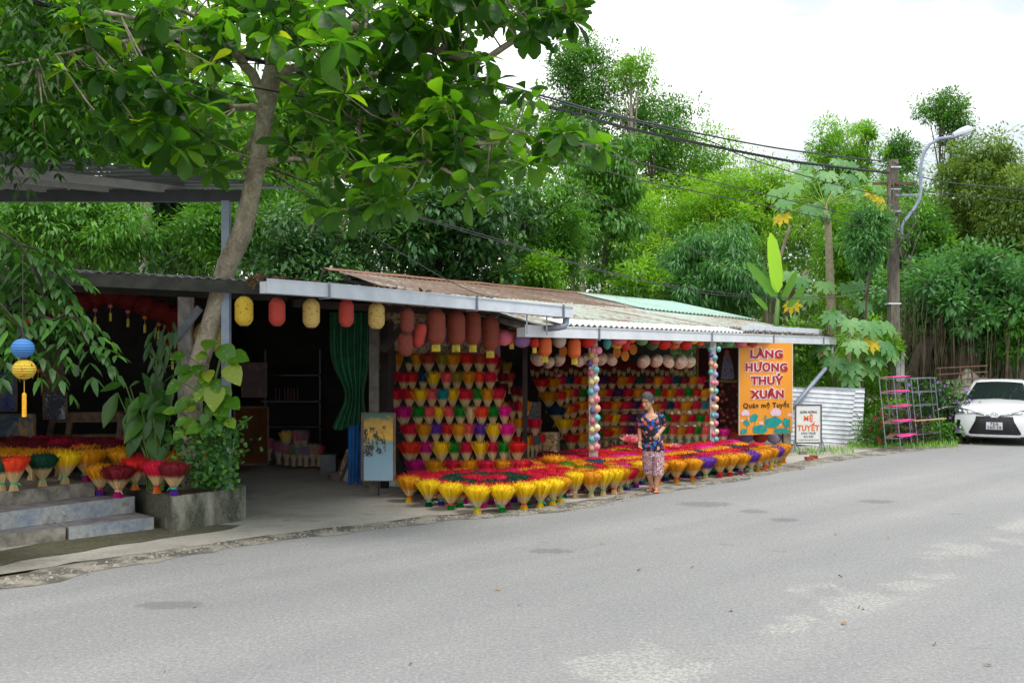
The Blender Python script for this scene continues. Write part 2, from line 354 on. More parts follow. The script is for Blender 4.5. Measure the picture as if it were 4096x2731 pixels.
def rustmat(name,base,rust,amount,vec_rot):
    m,nt,b=newmat(name); f1=noisef(nt,1.5,5,.65,stretch=(.35,2.6,1,vec_rot)); f2=noisef(nt,9,6,.75); f3=noisef(nt,.6,3,.5)
    f=math_(nt,'ADD',math_(nt,'MULTIPLY',f1,.65),math_(nt,'ADD',math_(nt,'MULTIPLY',f2,.25),math_(nt,'MULTIPLY',f3,.25)))
    c=ramp(nt,f,[(amount-.1,base),(amount-.02,tuple((x+y)/2 for x,y in zip(base,rust))),(amount+.03,rust),(amount+.16,tuple(x*.6 for x in rust[:3])+(1,))])
    L(nt,c,b.inputs[0]); b.inputs['Roughness'].default_value=.6; b.inputs['Metallic'].default_value=.1; return m
RIB=-math.radians(45)
M_r1=rustmat('rusty_roof_sheet',C(160,168,168),C(122,98,80),.50,RIB)
M_r2=rustmat('teal_roof_sheet',C(172,184,174),C(138,114,96),.625,RIB)
M_r3=rustmat('teal_clean_sheet',C(158,192,180),C(140,130,112),.68,RIB)
M_white=mat('white_roof_sheet',C(232,232,228),C(200,198,190),.5,6)
def channel(mb,a,b,w,h,t=.008):
    """open-topped box gutter from a to b; a,b = outer bottom edge"""
    a=Vector(a);b=Vector(b); d=(b-a).normalized(); n=Vector((-d.y,d.x,0)).normalized(); u=Vector((0,0,1))
    mb.bar(a+u*h/2,b+u*h/2,t,h); mb.bar(a+n*w+u*h*.42,b+n*w+u*h*.42,t,h*.84); mb.bar(a+n*w/2+u*t/2+n*t*.5,b+n*w/2+u*t/2+n*t*.5,w-2*t,t)
    for q in (a,b): mb.box(q+n*w/2+u*h*.4,(.006,w-2*t-.004,h*.78),Matrix((d,n,u)).transposed())
    mb.bar(a-n*.012+u*(h-.01),b-n*.012+u*(h-.01),.016,.012)
    return n
# ---------------------------------------------------------------- corner shop with the low dark roof
shop=thing('incense_shop',V(-4,14,0),'open-fronted shop with low dark tin roof behind the tree and long white gutter','shop')
mb=MB()
for q in ([(-9.5,9.2,3.10),(-2.97,12.1,2.93),(-2.3,19.7,3.38),(-9.5,19.7,3.5)],[(-2.93,11.42,2.86),(.85,15.02,2.72),(-.55,16.3,2.8),(-3.2,18.2,3.25)]):
    vs,fs=corrugated(*q,waves=int((Vector(q[1])-Vector(q[0])).length/.12),amp=.014,nv=4,per=4); mb.add(vs,fs)
mb.build('roof',rustmat('dull_roof_sheet',C(196,200,204),C(88,80,72),.60,0),shop,True)
mb=MB(); mb.bar((-9.5,9.15,3.0),(-2.97,12.06,2.83),.03,.14); mb.build('fascia',mat('mossy_fascia',C(72,72,66),C(46,46,42),.8,6),shop)
mb=MB()
for a,b in (((-9.5,10.5,2.95),(-3.0,13.3,2.8)),((-9.5,14,3.05),(-3.1,15.5,2.95)),((-2.9,13.2,2.72),(-.6,15.9,2.7)),((-4.3,12.7,2.84),(-4.3,18.2,3.1)),((-6.6,11.5,2.9),(-6.6,18.2,3.2))): mb.bar(a,b,.06,.1)
mb.build('roof_beam',M_dark,shop)
GA=P(1067,1167,11.3);GB=P(2292,1271,14.9)
g=MB(); gm=GA.lerp(GB,.05+.11); nn=channel(g,GA+V(0,0,-.012),gm,.15,.165); channel(g,gm+(GB-GA).normalized()*.01,GB,.15,.17)
gt=g.build('gutter',M_zinc,shop)
d1=(GB-GA).normalized()
for k in (.16,.62,.955):
    q=GA.lerp(GB,k); mb=MB(); mb.bar(q-nn*.02+V(0,0,-.01),q-nn*.02+V(0,0,.18),.05,.012,up=d1); mb.bar(q-nn*.02+V(0,0,-.015),q+nn*.18+V(0,0,-.015),.04,.012); mb.build('bracket',M_steel,gt)
mb=MB(); q=GA.lerp(GB,.985)+nn*.07
mb.tube([q+V(0,0,.0),q+V(.0,0,-.07),q+V(-.03,-.03,-.13),q+V(-.12,-.1,-.15),q+V(-.3,.05,-.16)],.05,10); mb.build('pipe_elbow',mat('pvc_grey',C(140,150,166),C(126,136,152),.4,5),gt,True)
mb=MB(); q=GA.lerp(GB,.9); 
for k in (.82,.9): q=GA.lerp(GB,k); mb.bar(q+nn*.05,q+nn*.05+V(0,0,-.28),.02,.02)
mb.build('hanger',M_steel,gt)
# walls
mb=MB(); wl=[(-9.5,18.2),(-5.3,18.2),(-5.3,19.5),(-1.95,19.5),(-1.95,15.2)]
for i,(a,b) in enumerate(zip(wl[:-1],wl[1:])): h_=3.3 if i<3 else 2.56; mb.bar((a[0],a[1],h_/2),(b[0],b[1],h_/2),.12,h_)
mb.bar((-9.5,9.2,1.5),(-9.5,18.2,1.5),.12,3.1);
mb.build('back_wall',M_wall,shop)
mb=MB(); q=P(744,1850,13.2); mb.box((q.x,q.y,1.72),(.165,.165,2.46)); mb.build('pillar',M_plaster,shop)
mb=MB(); q0=P(700,1362,13.1); mb.bar(q0,P(800,1230,13.0),.05,.09); mb.build('brace',M_steel,shop)
# porch, steps, planter
pl=thing('porch',V(-6,11.5,0),'raised concrete porch with worn blue-painted steps beside the planter','porch')
a0,a1=V(-5.7,11.1,0),V(-5.03,11.99,0)
ed=(a1-a0).normalized(); bk=V(-ed.y,ed.x,0)
def along(t,o): return a0+ed*t+bk*o
M_curb=mat('curb_concrete',C(158,150,138),C(104,98,88),.9,7,bmp=.5)
m,nt,b=newmat('blue_painted_concrete'); n1=noisef(nt,2.6,6,.65); n2=noisef(nt,20,5,.7)
L(nt,mixc(nt,.25,ramp(nt,n1,[(.38,C(128,138,154)),(.48,C(150,154,160)),(.54,C(172,170,166)),(.66,C(112,108,98))]),ramp(nt,n2,[(.35,C(84,84,84)),(.65,C(190,194,200))])),b.inputs[0]); b.inputs['Roughness'].default_value=.8; bump(nt,b,n2,.4,.015); M_blue=m
M_tread=mat('worn_tread',C(134,128,130),C(96,92,94),.9,6,bmp=.3)
mb=MB(); mb.prism([along(-6,0),along(1.12,0),along(1.12,.9),V(-5.35,14.5,0),V(-5.35,18.1,0),V(-9.4,18.1,0),V(-9.4,8,0)],.5); mb.build('floor',M_curb,pl)
def step(name,px,z0,h,dep,m):
    q=[G(x,y,z0) for x,y in px]; back=[p+bk*dep for p in q][::-1]; mb=MB(); pts=[p for p in q]+back
    n=len(pts); mb.add([(p.x,p.y,z0) for p in pts]+[(p.x,p.y,z0+h) for p in pts],[tuple(range(n,2*n))],1)
    mb.add([(p.x,p.y,z0) for p in pts]+[(p.x,p.y,z0+h) for p in pts],[(i,(i+1)%n,n+(i+1)%n,n+i) for i in range(n)],0)
    return mb.build(name,[m,M_tread],pl)
s_=[G(616,2119),G(271,2161)]
def sstep(name,x0,x1,yr,yl,z0,h,dep,m):
    r=G(x1,yr,z0); l=G(x0,yl,z0); dd=(r-l); k=max(2,int(dd.length/.1)); px=[]
    mb=MB(); nb=V(-dd.y,dd.x,0).normalized()
    fr=[l.lerp(r,i/k)+nb*.012*noise.noise(V(i*.9,z0*9,0)) for i in range(k+1)]
    pts=fr+[r+nb*dep,l+nb*dep]; n=len(pts)
    mb.add([(p.x,p.y,z0+h) for p in pts],[tuple(range(n))],1)
    mb.add([(p.x,p.y,z0) for p in pts]+[(p.x,p.y,z0+h) for p in pts],[(i,(i+1)%n,n+(i+1)%n,n+i) for i in range(n)],0)
    return mb.build(name,[m,M_tread],pl)
sstep('step',276,616,2118,2161,.0,.15,.75,M_blue)
props(sstep('step',-260,262,2162,2225,.0,.148,.75,M_curb),'bare grey concrete step block')
sstep('step',-300,539,2047,2160,.15,.19,.75,M_blue)
# planter: outline on the ground
m,nt,b=newmat('mossy_concrete'); n1=noisef(nt,2.3,6,.65); n2=noisef(nt,26,5,.75); sx=nt.nodes.new('ShaderNodeSeparateXYZ'); L(nt,nt.nodes.new('ShaderNodeNewGeometry').outputs['Position'],sx.inputs[0])
drip=noisef(nt,3.2,5,.6,stretch=(1,1,.35)); grime=ramp(nt,math_(nt,'ADD',drip,math_(nt,'MULTIPLY',math_(nt,'SUBTRACT',-3.25,sx.outputs[0]),.22)),[(.42,(0,0,0,1)),(.62,(1,1,1,1))])
c=mixc(nt,grime,ramp(nt,n1,[(.35,C(176,172,160)),(.65,C(140,134,116))]),C(58,60,40)); c=mixc(nt,.2,c,ramp(nt,n2,[(.35,C(60,58,50)),(.65,C(190,186,176))]))
L(nt,c,b.inputs[0]); b.inputs['Roughness'].default_value=.9; bump(nt,b,n2,.4,.015); M_moss=m
cA,cB,cC=G(540,2055),G(690,2131),G(1022,2074)
ptr=thing('planter',(cA+cB+cC)/3,'rough mossy concrete planter with a rounded corner around the tree base','planter')
ux=(cC-cB).normalized(); uy=V(-ux.y,ux.x,0)
out=[cB]+[cB+ux*(cC-cB).length*t for t in (.3,.6,.86)]
ctr=cB+ux*((cC-cB).length-.28)+uy*.28
out+=[ctr+ux*.28*math.sin(a)-uy*.28*math.cos(a) for a in [PI/12*i for i in range(1,7)]]
out+=[out[-1]+uy*.8,cB+uy*1.25+ux*.1,cA+uy*.4]
n=len(out); inn=[]
cen=sum(out,V(0,0,0))/n
inn=[cen+(p-cen)*(1-.10/(p-cen).length) for p in out]
mb=MB(); H=.41
mb.add([(p.x,p.y,0) for p in out]+[(p.x,p.y,H) for p in out]+[(p.x,p.y,H) for p in inn]+[(p.x,p.y,H-.08) for p in inn],
 [(i,(i+1)%n,n+(i+1)%n,n+i) for i in range(n)]+[(n+i,n+(i+1)%n,2*n+(i+1)%n,2*n+i) for i in range(n)]+[(2*n+i,2*n+(i+1)%n,3*n+(i+1)%n,3*n+i) for i in range(n)])
mb.build('planter_wall',M_moss,ptr)
mb=MB(); mb.add([(p.x,p.y,H-.05) for p in inn]+[(cen.x,cen.y,H)],[(i,(i+1)%n,n) for i in range(n)]); mb.build('soil',mat('soil',C(116,92,76),C(70,56,46),1,30,bmp=.9),ptr)
# ---------------------------------------------------------------- the stall with the rusty roof
st=thing('market_stall',V(3,19,0),'long open stall with rusty teal corrugated roof over the incense racks','stall')
R0,R1=V(-3.2,18.0,3.56),V(4.35,27.4,3.52); E0,E1=V(.05,14.48,2.47),V(8.05,24.6,2.47)
def rp(u,v): return R0.lerp(R1,u).lerp(E0.lerp(E1,u),v)
# ---- roof sheets, overlapping like shingles
for k,(va,vb,m,sg) in enumerate(((.0,.40,M_r1,.05),(.37,.80,M_r2,.03),(.77,.985,M_r2,.02))):
    mb=MB(); up=V(0,0,-.012*k)
    vs,fs=corrugated(rp(0,vb)+up,rp(1,vb)+up,rp(1,va)+up,rp(0,va)+up,waves=86,amp=.02,nv=8,per=6,jag=.05,sag=sg*.5); mb.add(vs,fs); mb.build('roof_sheet',m,st,True)
mb=MB(); vs,fs=corrugated(rp(.62,.42)+V(0,0,.035),rp(1,.55)+V(0,0,.035),rp(1,.02)+V(0,0,.035),rp(.62,.02)+V(0,0,.035),waves=32,amp=.02,nv=6,per=6); mb.add(vs,fs); mb.build('roof_sheet',M_r3,st,True)
mb=MB(); vs,fs=corrugated(rp(.10,.985)+V(0,0,.035),rp(.70,.985)+V(0,0,.035),rp(.70,.88)+V(0,0,.03),rp(.10,.88)+V(0,0,.03),waves=46,amp=.022,nv=3,per=6); mb.add(vs,fs); mb.build('roof_sheet',M_white,st,True)
mb=MB(); ra,rb=rp(-.02,-.01),rp(.75,-.01)
k=30; pts=[ra.lerp(rb,i/k)+V(0,0,.035+.02*noise.noise(V(i*.4,3,1))) for i in range(k+1)]
nr=V(.786,-.62,-.28)*.16; vs=[];fs=[]
for p in pts: vs+=[p+V(-.05,.04,-.03),p+V(0,0,.012),p+nr]
for i in range(k): a=i*3; fs+=[(a,a+1,a+4,a+3),(a+1,a+2,a+5,a+4)]
mb.add(vs,fs); mb.build('ridge_cap',mat('rusty_ridge',C(136,88,66),C(112,76,62),.7,4),st)
mb=MB()
for u in (.02,.25,.5,.75,.98): mb.bar(rp(u,0)-V(0,0,.1),rp(u,1)-V(0,0,.1),.05,.09)
for v in (.1,.4,.7,.97): mb.bar(rp(0,v)-V(0,0,.06),rp(1,v)-V(0,0,.06),.05,.05)
mb.build('roof_frame',M_dark,st)
GC=P(2100,1347,14.6); GD=P(3345,1378,24.5); GD=V(GD.x,GD.y,GD.z); d2=(GD-GC).normalized(); n2=V(-d2.y,d2.x,0)
mb=MB(); channel(mb,GC,GC.lerp(GD,.52),.15,.178); channel(mb,GC.lerp(GD,.5205)+V(0,0,.002),GD,.15,.178); g2=mb.build('gutter',mat('white_gutter',C(228,231,236),C(210,215,222),.42,3),st)
for k in (.155,.47,.7,.93):
    q=GC.lerp(GD,k); mb=MB(); mb.bar(q-n2*.022+V(0,0,-.03),q-n2*.022+V(0,0,.19),.035,.012,up=d2); mb.bar(q-n2*.022+V(0,0,-.02),q+n2*.2+V(0,0,-.02),.03,.012); mb.build('bracket',M_steel,g2)
mb=MB(); a=GC.lerp(GD,.62)+n2*.24+V(0,0,.175); b_=GC.lerp(GD,.978)+n2*.24+V(0,0,.175); mb.bar(a+V(0,0,.1),b_+V(0,0,.1),.05,.2); mb.build('fascia',M_zinc,st)
mb=MB(); q=GD-d2*.12+n2*.07; e=P(3172,1628,21.9)
mb.tube([q,q+V(0,0,-.36),q.lerp(e,.06)+V(0,0,-.40),q.lerp(e,.12)+V(0,0,-.36),e],.05,12); mb.build('downpipe',mat('pvc_grey',C(140,150,166),C(126,136,152),.4,5),st,True)
mb=MB()
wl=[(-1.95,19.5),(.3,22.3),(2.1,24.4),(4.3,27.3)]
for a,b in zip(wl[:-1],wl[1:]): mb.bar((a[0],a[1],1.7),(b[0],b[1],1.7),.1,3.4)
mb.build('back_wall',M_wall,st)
def post(x,y,Z,top,w,name='post',m=M_steel,par=st): 
    p=P(x,y,Z); mb=MB(); mb.box((p.x,p.y,top/2),(w,w,top)); return mb.build(name,m,par)
post(2372,1900,16.62,2.42,.15,m=M_plaster); post(2850,1840,19.5,2.42,.12,m=M_plaster); post(2100,1900,16.4,2.6,.08,m=M_dark); post(1497,1900,14.4,2.7,.13,m=mat('grey_post',C(104,100,92),C(74,70,64),.9,6))
post(3145,1790,21.9,.62,.16,m=M_curb); post(2790,1790,22.2,2.7,.05,m=mat('orange_timber',C(150,90,50),C(110,64,36),.8,6))
# ---------------------------------------------------------------- metal canopy upper left
cn=thing('metal_canopy',P(905,1935,11.9),'flat corrugated steel canopy on a tall grey post above the shop','canopy')
p0=V(-2.62,12.55,4.12);pf=V(-9.3,6.6,4.12);pb=V(-9.3,12.2,4.12)
mb=MB(); k=52
for i in range(k):   # strips run along X and end on the slanted front edge
    ya=6.6+(12.5-6.6)*i/k; yb=6.6+(12.5-6.6)*(i+.93)/k; xe=-9.3+(ya-6.6)/(12.55-6.6)*6.68; z=4.10+(.032 if i%2 else 0)
    mb.box(((-10.5+xe+.1)/2,(ya+yb)/2,z),(xe+.1+10.5,yb-ya+.01,.006))
mb.build('roof_sheet',mat('canopy_sheet',C(120,124,130),C(94,98,104),.45,4,metal=.4),cn)
def purlin(a,b,w,h,nm,m): mb=MB(); mb.bar(a,b,w,h); mb.build(nm,m,cn)
fr=(p0-pf).normalized()
for off,ex in ((.1,0),(.9,.5),(1.8,1.1),(2.8,1.9)):
    s_=V(-1,0,0)*off; a=pf+V(-1,0,-.07)+V(0,off*.75,0); t=(12.25-a.y)/fr.y; purlin(a,a+fr*t,.06,.10,'purlin',mat('pale_steel',C(176,174,172),C(150,148,148),.5,5))
purlin(V(-10.5,12.1,3.96),V(-3.28,12.1,3.96),.08,.14,'beam',mat('dark_steel',C(58,62,68),C(44,46,50),.5,5))
q=P(905,1935,12.1); mb=MB(); mb.box((q.x,q.y,2.15),(.095,.095,3.5)); mb.build('post',mat('blue_grey_paint',C(146,160,180),C(126,140,160),.5,5),cn)
# ---------------------------------------------------------------- incense bundles
DYE=dict(yellow=C(246,200,14),gold=C(222,146,12),crimson=C(206,20,58),red=C(214,34,30),orangered=C(240,66,30),magenta=C(204,20,128),hotpink=C(236,20,148),coral=C(236,84,88),green=C(14,128,28),darkgreen=C(12,66,46),navy=C(14,60,88),teal=C(14,128,136),purple=C(98,48,160),natural=C(226,190,134),olive=C(150,134,40),darkred=C(120,22,34),violet=C(64,30,84),orange=C(240,130,60),brick=C(170,60,40))
STRAW=C(226,194,142)
def stickmat(tip,foot=None,split=.56,soft=.06):
    key='incense_%s_%s_%d'%(tip,foot,int(split*100))
    if key in MC: return MC[key]
    m,nt,b=newmat(key); a=N(nt,'ShaderNodeAttribute',attribute_name='along').outputs['Fac']
    r=N(nt,'ShaderNodeAttribute',attribute_name='tone').outputs['Fac']
    ff=math_(nt,'ADD',a,math_(nt,'MULTIPLY',math_(nt,'SUBTRACT',r,.5),.05))
    fc=DYE[foot] if foot else STRAW; st=[(.0,fc),(.26,fc),(.34,STRAW),(split-soft,STRAW),(split+soft,DYE[tip]),(1.0,DYE[tip])]
    c=ramp(nt,ff,st); c=mixc(nt,math_(nt,'MULTIPLY',r,.5),c,tuple(x*.45 for x in DYE[tip][:3])+(1,),'MULTIPLY') if 0 else mixc(nt,math_(nt,'MULTIPLY',math_(nt,'SUBTRACT',1.,r),.55),c,(.35,.3,.28,1),'MULTIPLY')
    L(nt,c,b.inputs[0]); b.inputs['Roughness'].default_value=.75; b.inputs['Specular IOR Level'].default_value=.25; MC[key]=m; return m
def sticks_mesh(seed,n=230,ang=34,flatten=1.,L0=.29,r=.0030,lean=0.,core=True,kf=0):
    rg=np.random.default_rng(seed); th=rg.random(n)*2*PI; rho=rg.random(n)**.38; phi=np.radians(ang)*rho*(1+.06*rg.normal(size=n)); Ls=L0*(1+.05*rg.normal(size=n))
    cx,sy=np.cos(th),np.sin(th)*flatten
    if flatten<1:   # hand-spread fan: straight sides and square shoulders
        xx=2*rg.random(n)-1; xx=np.sign(xx)*np.abs(xx)**.85; yy=(2*rg.random(n)-1)*flatten; rho=np.sqrt(xx*xx+yy*yy*.3)+1e-4; cx=xx/rho; sy=yy/rho; phi=np.radians(ang)*np.minimum(rho,1.03)*(1+.03*rg.normal(size=n))
    p=[np.stack([cx*rho*.052,sy*rho*.052,np.zeros(n)],1),np.stack([cx*rho*.03,sy*rho*.03,np.full(n,.082)],1)]
    for t in (.5,1.): p.append(np.stack([cx*(rho*.03+np.sin(phi)*Ls*t),sy*(rho*.03+np.sin(phi)*Ls*t),.082+np.cos(phi)*Ls*t],1))
    al=[0,.25,.625,1.]; vs=[];at=[]
    a0=rg.random(n)*6
    for q,a in zip(p,al):
        for j in range(3):
            an=a0+2*PI*j/3; vs.append(q+np.stack([np.cos(an)*r,np.sin(an)*r,np.zeros(n)],1)); at.append(np.full(n,a))
    v=np.stack(vs,1).reshape(-1,3); at=np.stack(at,1).reshape(-1); fs=[]
    for i in range(3):
        for j in range(3): fs.append((i*3+j,i*3+(j+1)%3,(i+1)*3+(j+1)%3,(i+1)*3+j))
    fs=np.array(fs); Q=(fs[None]+(np.arange(n)*12)[:,None,None]).reshape(-1,4); tone=np.repeat(rg.random(n),len(fs))
    if core:
        prof=[(.0,0.,0.),(.044,.0,.0),(.027,.082,.25)]
        for t in (.5,.93): prof.append(((.027+math.sin(math.radians(ang))*L0*t)*(.93 if flatten==1 else .8),.082+math.cos(math.radians(ang))*L0*t,.25+.75*t))
        for f in (.66,.33,0.): prof.append(((.027+math.sin(math.radians(ang*f))*L0*.95)*(f>0),.082+math.cos(math.radians(ang*f))*L0*.95,.97))
        m=22; vv=[];aa=[]
        for (rr,z,a) in prof:
            for j in range(m): vv.append((rr*math.cos(2*PI*j/m),rr*math.sin(2*PI*j/m)*flatten,z)); aa.append(a)
        q2=[(i*m+j,i*m+(j+1)%m,(i+1)*m+(j+1)%m,(i+1)*m+j) for i in range(len(prof)-1) for j in range(m)]
        Q=np.concatenate([Q,np.array(q2)+len(v)]); tone=np.concatenate([tone,np.tile([.25,.7],len(q2))[:len(q2)]]); v=np.concatenate([v,np.array(vv)]); at=np.concatenate([at,aa])
    return v,Q,at,tone
def mk_sticks(nm,*a,**k):
    v,Q,at,tone=sticks_mesh(*a,**k); o=np_mesh(nm,v,Q.ravel(),np.full(len(Q),4),[stickmat('yellow')],tone=tone,smooth=False,origin=Vector((0,0,0)),ptattr=('along',at))
    me=o.data; bpy.data.objects.remove(o); return me
WIDE=[mk_sticks('wide_sticks',s,ang=a) for s,a in ((1,34),(2,31),(3,37))]
FAN=[mk_sticks('fan_sticks',s,ang=a,flatten=.42,n=200) for s,a in ((11,27),(12,24),(13,29),(14,25))]
mb=MB(); mb.lathe([(.034,.068),(.0365,.072),(.0355,.094),(.033,.097)],n=14,cap=False); mb.tube([V(.034,0,.08),V(.06,.01,.065),V(.075,.015,.05)],.0045,5); mb.tube([V(.034,0,.082),V(.058,-.015,.085),V(.08,-.02,.07)],.0045,5)
TIE=mb.build('tie',mat('ribbon',C(40,170,120)),origin=V(0,0,0)); TIEM=TIE.data; bpy.data.objects.remove(TIE)
TCOL=dict(green=mat('green_ribbon',C(50,180,130),C(40,160,110),.4,9),red=mat('red_ribbon',C(210,60,60),C(190,40,50),.4,9),cream=mat('cream_ribbon',C(214,190,150),C(190,160,120),.5,9))
NB=0
def bundle(p,tip,label,group,foot=None,tie='green',kind='wide',sc=(1,1,1),split=.56,rz=None,tilt=0):
    global NB; NB+=1
    t=thing('incense_bundle',p,label,'incense bundle',group); t.rotation_euler=(tilt,0,rz if rz is not None else rnd.uniform(-3,3) if kind=='wide' else rnd.uniform(-.2,.2)); t.scale=sc
    me=(WIDE if kind=='wide' else FAN)[rnd.randrange(3)]
    o=bpy.data.objects.new('sticks',me); COL.objects.link(o); o.parent=t; o.material_slots[0].link='OBJECT'; o.material_slots[0].material=stickmat(tip,foot,split)
    o=bpy.data.objects.new('tie',TIEM); COL.objects.link(o); o.parent=t; o.material_slots[0].link='OBJECT'; o.material_slots[0].material=TCOL[tie]
    return t
ORD='first second third fourth fifth sixth seventh eighth ninth tenth eleventh twelfth thirteenth fourteenth fifteenth sixteenth seventeenth eighteenth nineteenth twentieth twenty-first twenty-second twenty-third twenty-fourth twenty-fifth twenty-sixth'.split()
CW=dict(orangered='orange-red',hotpink='hot pink',darkgreen='dark green',darkred='dark red')
def cw(c): return CW.get(c,c)
# ---- front row by the road, beside the painting
fr=[(1638,2008,'gold','yellow','red'),(1715,2027,'yellow','darkgreen','green'),(1804,2040,'yellow','green','red'),(1910,2052,'yellow','yellow','green'),(2009,2049,'yellow','green','green'),(2096,2038,'yellow','yellow','red'),(2161,2030,'yellow','yellow','green'),(2210,2021,'yellow','yellow','green'),(2238,2010,'gold','yellow','green')]
for i,(x,y,c,f,t) in enumerate(fr):
    bundle(G(x,y),c,'%s bundle with %s foot, %s from the painting in the front row'%(cw(c),cw(f),ORD[i]),'yellow bundles edging the round display',f,t,sc=(1.03,1.03,1.0))
fr=[(2300,1989,'yellow','cream'),(2364,1988,'gold','green'),(2413,1981,'yellow','green'),(2457,1975,'yellow','red'),(2480,1969,'gold','green')]
for i,(x,y,c,t) in enumerate(fr):
    bundle(G(x,y,.012),c,'%s incense bundle with straw foot on grey cardboard, %s from the road-side corner'%(c,ORD[i]),'yellow bundles standing on grey cardboard',None,t,sc=(.93,.93,1.02))
fr=[(2566,1940,'yellow','purple','green'),(2634,1940,'gold','yellow','red'),(2705,1932,'gold','gold','red'),(2770,1925,'gold','gold','red'),(2823,1917,'purple',None,'green'),(2879,1910,'gold','red','red'),(2919,1904,'gold','red','cream'),(2964,1898,'gold','magenta','green'),(3003,1891,'purple',None,'green'),(3032,1886,'gold','gold','green'),(3059,1879,'gold','orange','red'),(3083,1873,'gold','yellow','cream'),(3103,1868,'purple',None,'green'),(3119,1863,'gold','yellow','red'),(3134,1853,'gold','gold','red')]
for i,(x,y,c,f,t) in enumerate(fr):
    bundle(G(x,y),c,'%s incense bundle%s, %s along the kerb from the woman'%(cw(c),' with %s foot'%cw(f) if f else ' with straw foot',ORD[i]),'bundles lining the asphalt beyond the woman',f,t,sc=(.98,.98,1.04))
# ---- round carpet by the painting: rings behind the yellow front
cA_=V(-.38,14.05,0)
def ring(c,r,n,cols,what,group,a0=0.,span=2*PI,dz=0,zs=1.,skip=None,ex=1.):
    for i in range(n):
        a=a0+span*i/(n if span>6 else max(1,n-1)); p=c+V(math.cos(a)*r*ex,math.sin(a)*r,dz)
        if skip and skip(p): continue
        cc=cols[i%len(cols)]
        bundle(p,cc,'%s-topped bundle, %s in the %s'%(cw(cc),ORD[i],what),group,rnd.choice(['red','purple','green','magenta']),rnd.choice(['green','red']),sc=(1.08,1.08,.93*zs))
ring(cA_,.82,16,['crimson'],'second ring of the round display near the painting','crimson ring of the round display')
ring(cA_,.50,8,['darkgreen'],'dark green ring of the round display near the painting','dark green ring of the round display',a0=.2)
ring(cA_,.2,3,['crimson'],'middle of the round display near the painting','crimson bundles in the middle of the round display',a0=.5)
ring(cA_,1.13,9,['crimson','crimson','crimson','magenta','crimson','gold','gold','crimson','crimson'],'back rim of the round display near the painting','rear rim of the round display',a0=.15,span=2.8)
# ---- second carpet towards the woman
cB_=V(.98,15.62,0)
ring(cB_,.98,18,['crimson','gold'],'outer ring behind the cardboard','outer ring of the second round display')
ring(cB_,.66,11,['gold','crimson','gold','red'],'inner ring behind the cardboard','inner ring of the second round display',a0=.3)
ring(cB_,.33,6,['crimson','gold','green'],'small ring around the tall yellow centre','small ring of the second round display')
bundle(cB_+V(-.3,.35,.05),'gold','tall gold incense bundle at the heart of the second round display','small ring of the second round display','gold','red',sc=(1.25,1.25,1.06))
bundle(G(2258,1972),'crimson','crimson incense bundle standing between the two round displays','bundles between the round displays','crimson','red')
bundle(G(2214,1968),'red','red incense bundle just behind the yellow ones where the displays meet','bundles between the round displays','magenta','red')
# ---- rows behind the kerb line: second row as individuals
kl=[G(x,y) for x,y in ((2540,1950),(2634,1940),(2705,1932),(2770,1925),(2823,1917),(2879,1910),(2919,1904),(2964,1898),(3003,1891),(3040,1883),(3083,1873),(3134,1853))]
def on(t):
    k=t*(len(kl)-1); i=min(int(k),len(kl)-2); return kl[i].lerp(kl[i+1],k-i)
bk2=V(-.55,.83,0)
cols2=['magenta','gold','darkred','magenta','red','darkred','magenta','crimson','magenta','red','gold','magenta','crimson','violet','gold','gold']
for i in range(16):
    p=on((i+.1)/15.5)+bk2*.33; bundle(p,cols2[i],'%s-topped bundle, %s in the second row behind the kerb line'%(cw(cols2[i]),ORD[i]),'second row behind the kerb line',rnd.choice(['darkgreen','purple','green']),'green',sc=(1.1,1.1,.95))
